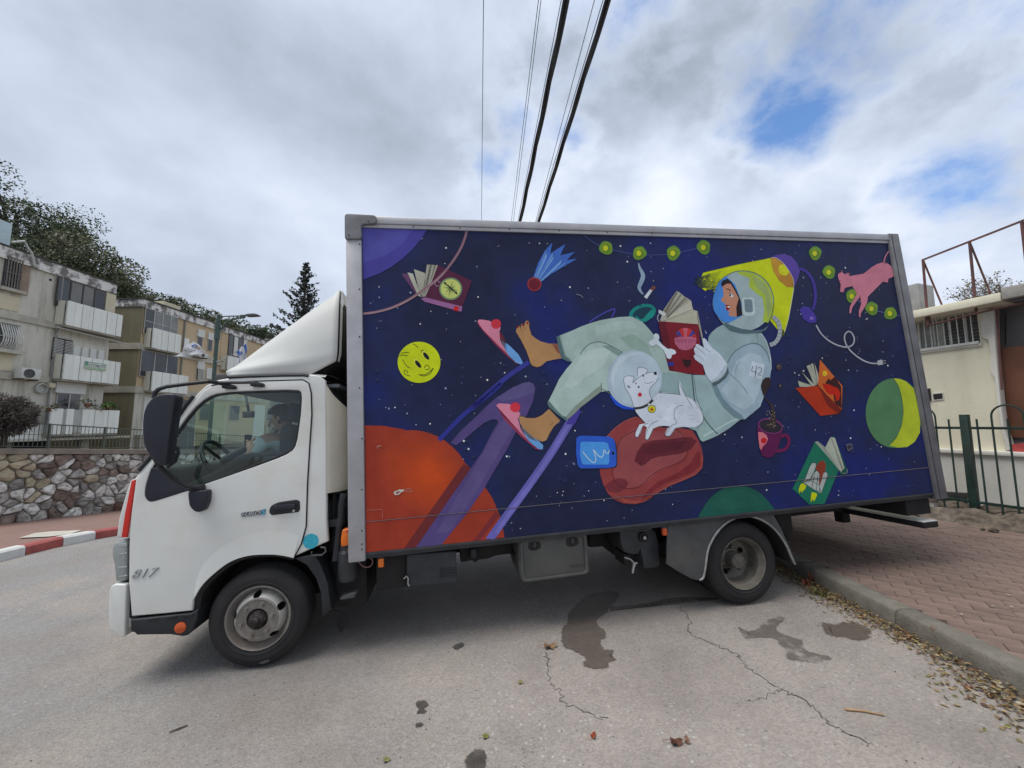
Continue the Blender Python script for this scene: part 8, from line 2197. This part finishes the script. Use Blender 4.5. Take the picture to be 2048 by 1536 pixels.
for k in range(3): obj('print_line', MB().tube([on_flag(cr_, .45 + .25 * q / 5, .25 + k * .16) for q in range(6)], .012, 4), bpy.data.materials['emblem_grey'], fl1)
obj('flag_pole', MB().tube([LP(Zd, 1125, 1062, YL), LP(Zd, 968, 925, YL - .2), LP(Zd, 800, 782, YL - .2)], .014, 6), frame_m, fl1)
F2 = ((1350, 925), (1490, 815), (1482, 990), (1405, 1075))
mb, cr2 = cloth(F2, Zd, flag_w, 'flag', None, YL - .1, .08)
fl2 = thing('flag', 'white flag with blue stripes and a blue star flying from the lamp post', 'flag')
obj('cloth', mb, flag_w, fl2, fix=False, smooth=True)
def strip(u0, u1, v0=0, v1=1):
    mb = MB()
    for k in range(9):
        v = v0 + (v1 - v0) * k / 8
        for u in (u0, u1): mb.v.append(tuple(on_flag(cr2, u, v, .08, .02)))
    mb.f = [(2 * k, 2 * k + 1, 2 * k + 3, 2 * k + 2) for k in range(8)]; mb.mi = [0] * 8
    return mb
obj('stripe', strip(.06, .27), flag_b, fl2, fix=False); obj('stripe', strip(.82, .96), flag_b, fl2, fix=False)
for r0 in (0, PI):
    obj('star', MB().tube([on_flag(cr2, .55 + .13 * math.cos(r0 + t), .45 + .17 * math.sin(r0 + t), .08, .025) for t in [2 * PI * k / 3 for k in range(4)]], .012, 4), flag_b, fl2)
obj('flag_pole', MB().tube([LP(Zd, 1140, 1060, YL), LP(Zd, 1350, 925, YL - .1), LP(Zd, 1530, 780, YL - .1)], .014, 6), frame_m, fl2)

# ================================================================== trees
bark = mat('bark', (.09, .07, .055), rough=.95, var=.3, scale=6, bump=.5, bscale=12)
LM = [leafmat('evergreen_leaf_dark', (.095, .12, .065), (.045, .057, .033), .35), leafmat('evergreen_leaf_mid', (.135, .15, .08), (.06, .07, .04), .35), leafmat('evergreen_leaf_olive', (.165, .16, .095), (.075, .08, .046), .35)]
rt_ = random.Random(31)
def tree(px, py, Y, R_, label, m, h_under=7.0, blobs=16, n=150, leaf=.24, grp='trees on the slope behind the apartments', sq=1.0):
    """crown whose top shows at (px, py), at distance Y"""
    r = ray(px, py); top = EYE + r * (Y / r.y)
    ctr = top - Vector((0, 0, R_))
    base_z = ctr.z - h_under
    t = thing('tree', label, 'tree', (ctr.x, ctr.y, base_z), 0, grp)
    mb = MB(); lim = []
    for k in range(blobs):
        v = Vector((rt_.gauss(0, 1), rt_.gauss(0, 1), rt_.gauss(0, .8))).normalized()
        d = R_ * rt_.uniform(.35, .85)
        c = Vector((v.x * d * 1.15, v.y * d, v.z * d * sq + h_under))
        br = R_ * rt_.uniform(.26, .46); lim.append(c)
        foliage(mb, c, br, n, leaf, rt_, (1.15, 1.1, .75), .45)
    foliage(mb, (0, 0, h_under), R_ * .75, n * 2, leaf, rt_, (1, 1, .8), .2)
    obj('crown', mb, m, t, fix=False)
    tb = MB().tube([(0, 0, -6), (.1, 0, h_under * .45), (0, .1, h_under * .8), (0, 0, h_under)], [R_ * .085, R_ * .07, R_ * .05, R_ * .03], 8)
    obj('trunk', tb, bark, t, smooth=True)
    for c in lim[:6]:
        obj('limb', MB().tube([(0, .05, h_under * .55), (c.x * .5, c.y * .5, (h_under * .6 + c.z) / 2 + .2), tuple(c)], [R_ * .035, R_ * .022, R_ * .01], 5), bark, t)
    return t
TL_ = [(-60, 380, 36, 5.5, 'tall dark evergreen tree at the left edge of the picture', 0), (45, 350, 38, 5.0, 'tallest dark evergreen crown rising over the cream block roof', 0), (108, 402, 36, 4.0, 'dark evergreen beside the tallest crown', 0),
       (30, 445, 33, 4.0, 'dark bushy tree just above the pale blue roof tank', 0),
       (165, 462, 35, 4.2, 'broad olive crown with sky showing through over the cream block', 2), (205, 500, 34, 3.0, 'round drooping crown above the end of the cream block', 1), (110, 498, 32, 3.0, 'low bushy crown close above the cream roof', 1), (60, 520, 31, 2.6, 'low olive bush peeping over the cream roof', 2),
       (252, 548, 38, 3.2, 'mid green tree above the gap between the two blocks', 1), (292, 572, 42, 3.2, 'yellowish green crown above the olive end wall', 2), (225, 560, 35, 2.6, 'small dark tree above the gap between the two blocks', 0), (330, 590, 44, 3.0, 'feathery dark crown over the second block roof', 0),
       (372, 585, 46, 3.5, 'rounded grey green crown over the peach stretch', 1), (402, 612, 46, 3.0, 'dark crown just left of the street lamp', 0), (428, 628, 48, 2.6, 'small crown right behind the street lamp', 1),
       (455, 640, 50, 2.6, 'loose crown to the right of the street lamp', 1), (492, 640, 54, 3.0, 'upright dark tree between the lamp head and the spiky conifer', 0), (520, 652, 54, 3.0, 'dark tree below the lamp head', 0), (548, 655, 52, 2.8, 'dark tree at the foot of the spiky conifer', 0)]
for px, py, Y, R_, lb, mi_ in TL_: tree(px, py - (2 if px > 230 else 10), Y, R_, lb, LM[mi_], leaf=.075 + Y * .0015, n=270, blobs=18)
# hillside under the trees
mb = MB()
for j, (x, h) in enumerate(((-30, -1), (-36, 2.5), (-44, 6), (-60, 9), (-120, 12))):
    for i in range(10): mb.v.append((x - 2 * math.sin(i), 5 + i * 9, h + .4 * math.sin(i * 2.1 + j) - .35 * max(0, i - 3)))
mb.f = [(j * 10 + i, j * 10 + i + 1, (j + 1) * 10 + i + 1, (j + 1) * 10 + i) for j in range(4) for i in range(9)]; mb.mi = [0] * len(mb.f)
obj('hillside', mb, mat('hillside_scrub', (.06, .065, .03), rough=.95, var=.3, scale=1.5, bump=.8, bscale=3), kind='structure', smooth=True)
# spiky conifer
r = ray(613, 523); YC = 42.0; top = EYE + r * (YC / r.y)
cf = thing('conifer', 'spiky dark conifer standing behind the roof deflector of the truck', 'tree', (top.x, YC, top.z - 13))
rc2 = random.Random(8)
obj('trunk', MB().tube([(0, 0, -5), (0, 0, 6), (0, 0, 12.8)], [.3, .2, .03], 8), bark, cf, smooth=True)
mb = MB(); bm2 = MB()
for k in range(36):
    z = 12.7 - 8.5 * (k / 35) ** .9
    ln = .28 + (12.9 - z) * .36 * rc2.uniform(.65, 1.25)
    az = rc2.uniform(0, 6.28)
    for sgn in range(3):
        a = az + sgn * 2.1 + rc2.uniform(-.4, .4); d = Vector((math.cos(a), math.sin(a), 0)); l = ln * rc2.uniform(.6, 1.1)
        pts = [Vector((0, 0, z)), Vector((0, 0, z)) + d * l * .5 + Vector((0, 0, -.02 * l)), Vector((0, 0, z)) + d * l + Vector((0, 0, .28 * l))]
        bm2.tube(pts, [.03, .02, .008], 4, caps=False)
        for q in range(int(10 + l * 15)):
            t = rc2.uniform(.2, 1.0); p = pts[0].lerp(pts[1], t * 2) if t < .5 else pts[1].lerp(pts[2], t * 2 - 1)
            foliage(mb, p + Vector((0, 0, -.06)), .16, 1, .15, rc2, (1, 1, 1), .2)
obj('needles', mb, leafmat('conifer_needles', (.045, .055, .045), (.022, .028, .024), .6), cf, fix=False)
obj('boughs', bm2, bark, cf, fix=False)
# round bare bush on the wall, right side bare tree
c0 = hit(14, 832, WO + WN * -.35, WN)
bz = wtop(sR(c0)) - .1
bush = thing('round_bush', 'round grey brown clipped bush growing over the railing', 'bush', (c0.x, c0.y, bz))
mb = MB(); rbu = random.Random(2); tw = MB()
Rb = (hit(70, 830, WO + WN * -.35, WN) - c0).length
hz = c0.z - bz
for k in range(5200):
    v = Vector((rbu.gauss(0, 1), rbu.gauss(0, 1), rbu.gauss(0, 1))).normalized()
    rr_ = Rb * (1 + .16 * noise.noise(v * 2.2) + .12 * noise.noise(v * 7)) * (.5 + .5 * rbu.random() ** .45)
    p = Vector((0, 0, hz)) + v * rr_
    if p.z < .02: continue
    d = (v + Vector((rbu.gauss(0, .5), rbu.gauss(0, .5), rbu.gauss(0, .5)))).normalized() * rbu.uniform(.03, .085); s_ = d.cross(Vector((rbu.gauss(0, 1), rbu.gauss(0, 1), rbu.gauss(0, 1)))).normalized() * .009
    mb.add([p - s_, p + s_, p + d + s_ * .5, p + d - s_ * .5], [(0, 1, 2, 3)])
obj('crown', mb, leafmat('bush_twig_leaf', (.14, .12, .105), (.05, .042, .04), 3.0), bush, fix=False)
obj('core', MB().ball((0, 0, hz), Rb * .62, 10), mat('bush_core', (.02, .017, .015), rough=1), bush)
obj('stem', MB().tube([(0, 0, -.1), (0, 0, hz)], .05, 8), bark, bush)
def bare(px, py, Y, hgt, label, seed, grp=None):
    r = ray(px, py); top = EYE + r * (Y / r.y); rb_ = random.Random(seed)
    t = thing('bare_tree', label, 'tree', (top.x, top.y, top.z - hgt), 0, grp)
    mb = MB(); lf = MB()
    def grow(p, d, l, rad, depth):
        q = p + d * l
        mb.tube([p, p + d * l * .5 + Vector((rb_.gauss(0, .03), rb_.gauss(0, .03), 0)) * l, q], [rad, rad * .8, rad * .6], 4 if depth < 3 else 5, caps=False)
        if depth == 0:
            if rb_.random() < .8: foliage(lf, q, .12, 4, .045, rb_)
            return
        for k in range(3 if depth > 1 else 4):
            a = (d + Vector((rb_.gauss(0, .5), rb_.gauss(0, .5), rb_.gauss(.1, .4)))).normalized()
            grow(p + d * l * rb_.uniform(.5, 1), a, l * rb_.uniform(.6, .82), rad * .58, depth - 1)
    obj('trunk', MB().tube([(0, 0, -2), (0, 0, hgt * .35)], [.14, .11], 8), bark, t, smooth=True)
    for k in range(4):
        a = Vector((rb_.gauss(0, .4), rb_.gauss(0, .4), 1)).normalized()
        grow(Vector((0, 0, hgt * .3)), a, hgt * .26, .06, 4)
    obj('branches', mb, mat('pale_twigs', (.24, .21, .18), rough=.9, var=.2), t, fix=False)
    obj('leaves', lf, leafmat('sparse_leaf', (.19, .17, .08), (.12, .11, .06)), t, fix=False)
bare(2048, 500, 15, 6.0, 'bare pale twigged tree behind the flat roofed building at the right edge', 3, 'bare trees behind the flat roof')
bare(2110, 520, 16, 5.5, 'second bare tree mostly outside the right edge', 5, 'bare trees behind the flat roof')

# ================================================================== overhead cables
cab_m = mat('black_cable', (.018, .018, .022), rough=.6, var=.3, scale=20)
thin_m = mat('thin_grey_wire', (.10, .10, .105), rough=.5)
def cable(p_top, p_bot, zc, r, label, twist=False, m=None, grp=None):
    """level cable at height zc above the eye that passes over two picture points"""
    a = EYE + ray(*p_top) * (zc / ray(*p_top).z); b = EYE + ray(*p_bot) * (zc / ray(*p_bot).z)
    d = (b - a); L_ = d.length; d.normalize()
    s0_, s1__ = -14.0, L_ + 22.0
    n = 90 if twist else 24
    def P_(s): return a + d * s + Vector((0, 0, .0))
    t = thing('power_cable', label, 'cable', group=grp) if twist else None
    if twist:
        for k in range(3):
            pts = [P_(s0_ + (s1__ - s0_) * i / (n * 3)) + Vector((math.cos(i * .30 + k * 2.09) * r * .9, 0, math.sin(i * .30 + k * 2.09) * r * .9)) for i in range(n * 3 + 1)]
            obj('strand', MB().tube(pts, r * .72, 6), m or cab_m, t, smooth=True)
        obj('messenger_wire', MB().tube([P_(s0_) + Vector((-r * 2.2, 0, .01)), P_(s1__) + Vector((-r * 1.9, 0, .01))], .004, 5), thin_m, t)
    else:
        obj('overhead_wire', MB().tube([P_(s0_ + (s1__ - s0_) * i / n) for i in range(n + 1)], r, 6), m or thin_m, label=label, cat='wire', group=grp, smooth=True)
G2 = 'thin overhead wires'
cable((1133, 0), (1041, 440), 3.9, .022, 'thick twisted black overhead cable, left of the two', True)
cable((1216, 0), (1079, 440), 3.9, .020, 'thick twisted black overhead cable, right of the two', True)
cable((967, 0), (963, 440), 4.6, .005, 'single thin overhead wire standing apart at the left', grp=G2)
cable((1077, 0), (1023, 440), 4.4, .0042, 'left wire of the close thin pair', grp=G2)
cable((1082, 0), (1027, 440), 4.4, .0042, 'right wire of the close thin pair', grp=G2)
cable((1189, 0), (1072, 440), 4.2, .0042, 'thin wire left beside the right thick cable', grp=G2)
cable((1206, 0), (1074, 440), 4.2, .0042, 'thin wire hugging the right thick cable', grp=G2)
# ================================================================== driver
def skin_body(name, joints, edges, root, sub=1):
    me = bpy.data.meshes.new(name); me.from_pydata([j[0] for j in joints], edges, [])
    o = bpy.data.objects.new(name, me); col.objects.link(o)
    md = o.modifiers.new('skin', 'SKIN'); md.use_smooth_shade = True
    for v, j in zip(me.skin_vertices[0].data, joints): v.radius = (j[1], j[1] if len(j) < 3 else j[2])
    for i, v in enumerate(me.skin_vertices[0].data): v.use_root = (i == root)
    s_ = o.modifiers.new('sub', 'SUBSURF'); s_.levels = sub; s_.render_levels = sub
    dg = bpy.context.evaluated_depsgraph_get()
    m2 = bpy.data.meshes.new_from_object(o.evaluated_get(dg)); bpy.data.objects.remove(o)
    return m2
hd_ = T(*Z3(845, 318), 0.45)
pv = Vector((seat_p.x - 0.14, 0.5, seat_p.z - 0.16))
per = thing('person', 'driver with short dark hair and pale shirt bent over a phone in the cab', 'person')
per.matrix_world = TM
nk = hd_ + Vector((0.055, 0.02, -0.135))
ch = Vector((seat_p.x - 0.08, 0.5, (nk.z + pv.z) / 2 + .06))
J = [(pv, .15, .13), (pv * .5 + ch * .5, .14, .12), (ch, .155, .125), (nk + Vector((.03, .02, -.06)), .09), (nk, .055), (hd_ + Vector((.015, .01, -.06)), .06), (hd_, .085, .095), (hd_ + Vector((0, 0, .05)), .082),
     (ch + Vector((.0, -.19, .08)), .07), (ch + Vector((-.10, -.24, -.16)), .05), (hd_ + Vector((-.17, -.10, -.27)), .036), (hd_ + Vector((-.20, -.06, -.20)), .03),
     (ch + Vector((.0, .19, .08)), .07), (ch + Vector((-.12, .24, -.16)), .05), (hd_ + Vector((-.18, .12, -.27)), .036), (hd_ + Vector((-.21, .08, -.20)), .03),
     (pv + Vector((-.1, -.1, -.02)), .10), (pv + Vector((-.42, -.13, .02)), .075), (pv + Vector((-.46, -.13, -.38)), .055), (pv + Vector((-.1, .1, -.02)), .10), (pv + Vector((-.42, .13, .02)), .075), (pv + Vector((-.46, .13, -.38)), .055)]
E_ = [(0, 1), (1, 2), (2, 3), (3, 4), (4, 5), (5, 6), (6, 7), (3, 8), (8, 9), (9, 10), (10, 11), (3, 12), (12, 13), (13, 14), (14, 15), (0, 16), (16, 17), (17, 18), (0, 19), (19, 20), (20, 21)]
# five fingers on each hand, curled round the phone
for w_, sg_ in ((11, 1), (15, -1)):
    b = J[w_][0]
    for f_ in range(4):
        k = len(J); o_z = .03 - .018 * f_
        J += [(b + Vector((-.03, sg_ * .012, o_z)), .009), (b + Vector((-.055, sg_ * .03, o_z + .006)), .008), (b + Vector((-.05, sg_ * .055, o_z + .008)), .007)]
        E_ += [(w_, k), (k, k + 1), (k + 1, k + 2)]
    k = len(J); J += [(b + Vector((.005, sg_ * .025, .03)), .011), (b + Vector((-.012, sg_ * .045, .05)), .009)]; E_ += [(w_, k), (k, k + 1)]
try:
    bm_ = skin_body('body', [(tuple(j[0]),) + tuple(j[1:]) for j in J], E_, 0)
    skin_m = mat('skin', (.36, .22, .155), rough=.6, var=.06); shirt_m = mat('pale_shirt', (.42, .50, .50), rough=.85, var=.08, scale=6); tr_m = mat('dark_trousers', (.04, .045, .06), rough=.9)
    body = link('body', bm_, [skin_m, shirt_m, tr_m], per)
    for p in bm_.polygons:
        c = p.center
        p.material_index = 2 if c.z < pv.z + .03 else 1 if (c.z < nk.z - .035 and (c.x > hd_.x - .115 or c.z < ch.z - .1)) else 0
    # face
    fx = Vector((-0.80, -0.1, -0.42)).normalized(); up_ = Vector((-.42, 0, .85)).normalized(); rt2 = fx.cross(up_).normalized()
    obj('nose', MB().tube([hd_ + fx * .085 + up_ * .015, hd_ + fx * .112 - up_ * .012], [.008, .014], 6), skin_m, per, smooth=True)
    for sg_ in (-1, 1):
        obj('eye', MB().ball(hd_ + fx * .084 + up_ * .022 + rt2 * .032 * sg_, .011, 6), mat('eye_white', (.6, .6, .58), rough=.3), per, smooth=True)
        obj('ear', MB().ball(hd_ + rt2 * .088 * sg_ + up_ * .0, .03, 7, (.7, .4, 1)), skin_m, per, smooth=True)
    obj('mouth', MB().tube([hd_ + fx * .088 - up_ * .045 + rt2 * .022, hd_ + fx * .092 - up_ * .045, hd_ + fx * .088 - up_ * .045 - rt2 * .022], .005, 5), mat('lips', (.28, .11, .09), rough=.5), per)
    hb_ = MB().ball((0, 0, 0), .106, 14, (1.05, .95, 1.0)); hm_ = hb_.mesh('hair')
    bmh = bmesh.new(); bmh.from_mesh(hm_)
    bmesh.ops.delete(bmh, geom=[v for v in bmh.verts if v.co.dot(fx) > .05 and v.co.dot(up_) < .05 or v.co.dot(up_) < -.075], context='VERTS'); bmh.to_mesh(hm_); bmh.free()
    for v in hm_.vertices: v.co += hd_ - fx * .012 + up_ * .012 + noise.noise_vector(v.co * 40) * .004
    link('hair', hm_, mat('dark_hair', (.03, .026, .024), rough=.7, var=.3, scale=60), per, smooth=True)
    ph = thing('phone', 'small dark phone held up in the hands of the driver', 'phone'); ph.matrix_world = TM
    pc = (J[11][0] + J[15][0]) / 2 + Vector((-.045, 0, .02))
    obj('phone_body', MB().box(pc.x - .005, pc.x + .005, pc.y - .06, pc.y + .05, pc.z - .05, pc.z + .06), black_plastic, ph, bevel=.004)
    obj('phone_screen', MB().box(pc.x + .0052, pc.x + .0062, pc.y - .055, pc.y + .045, pc.z - .045, pc.z + .055), mat('phone_screen_glass', (.02, .05, .12), rough=.1), ph)
except Exception as ex:
    print('driver', ex); raise
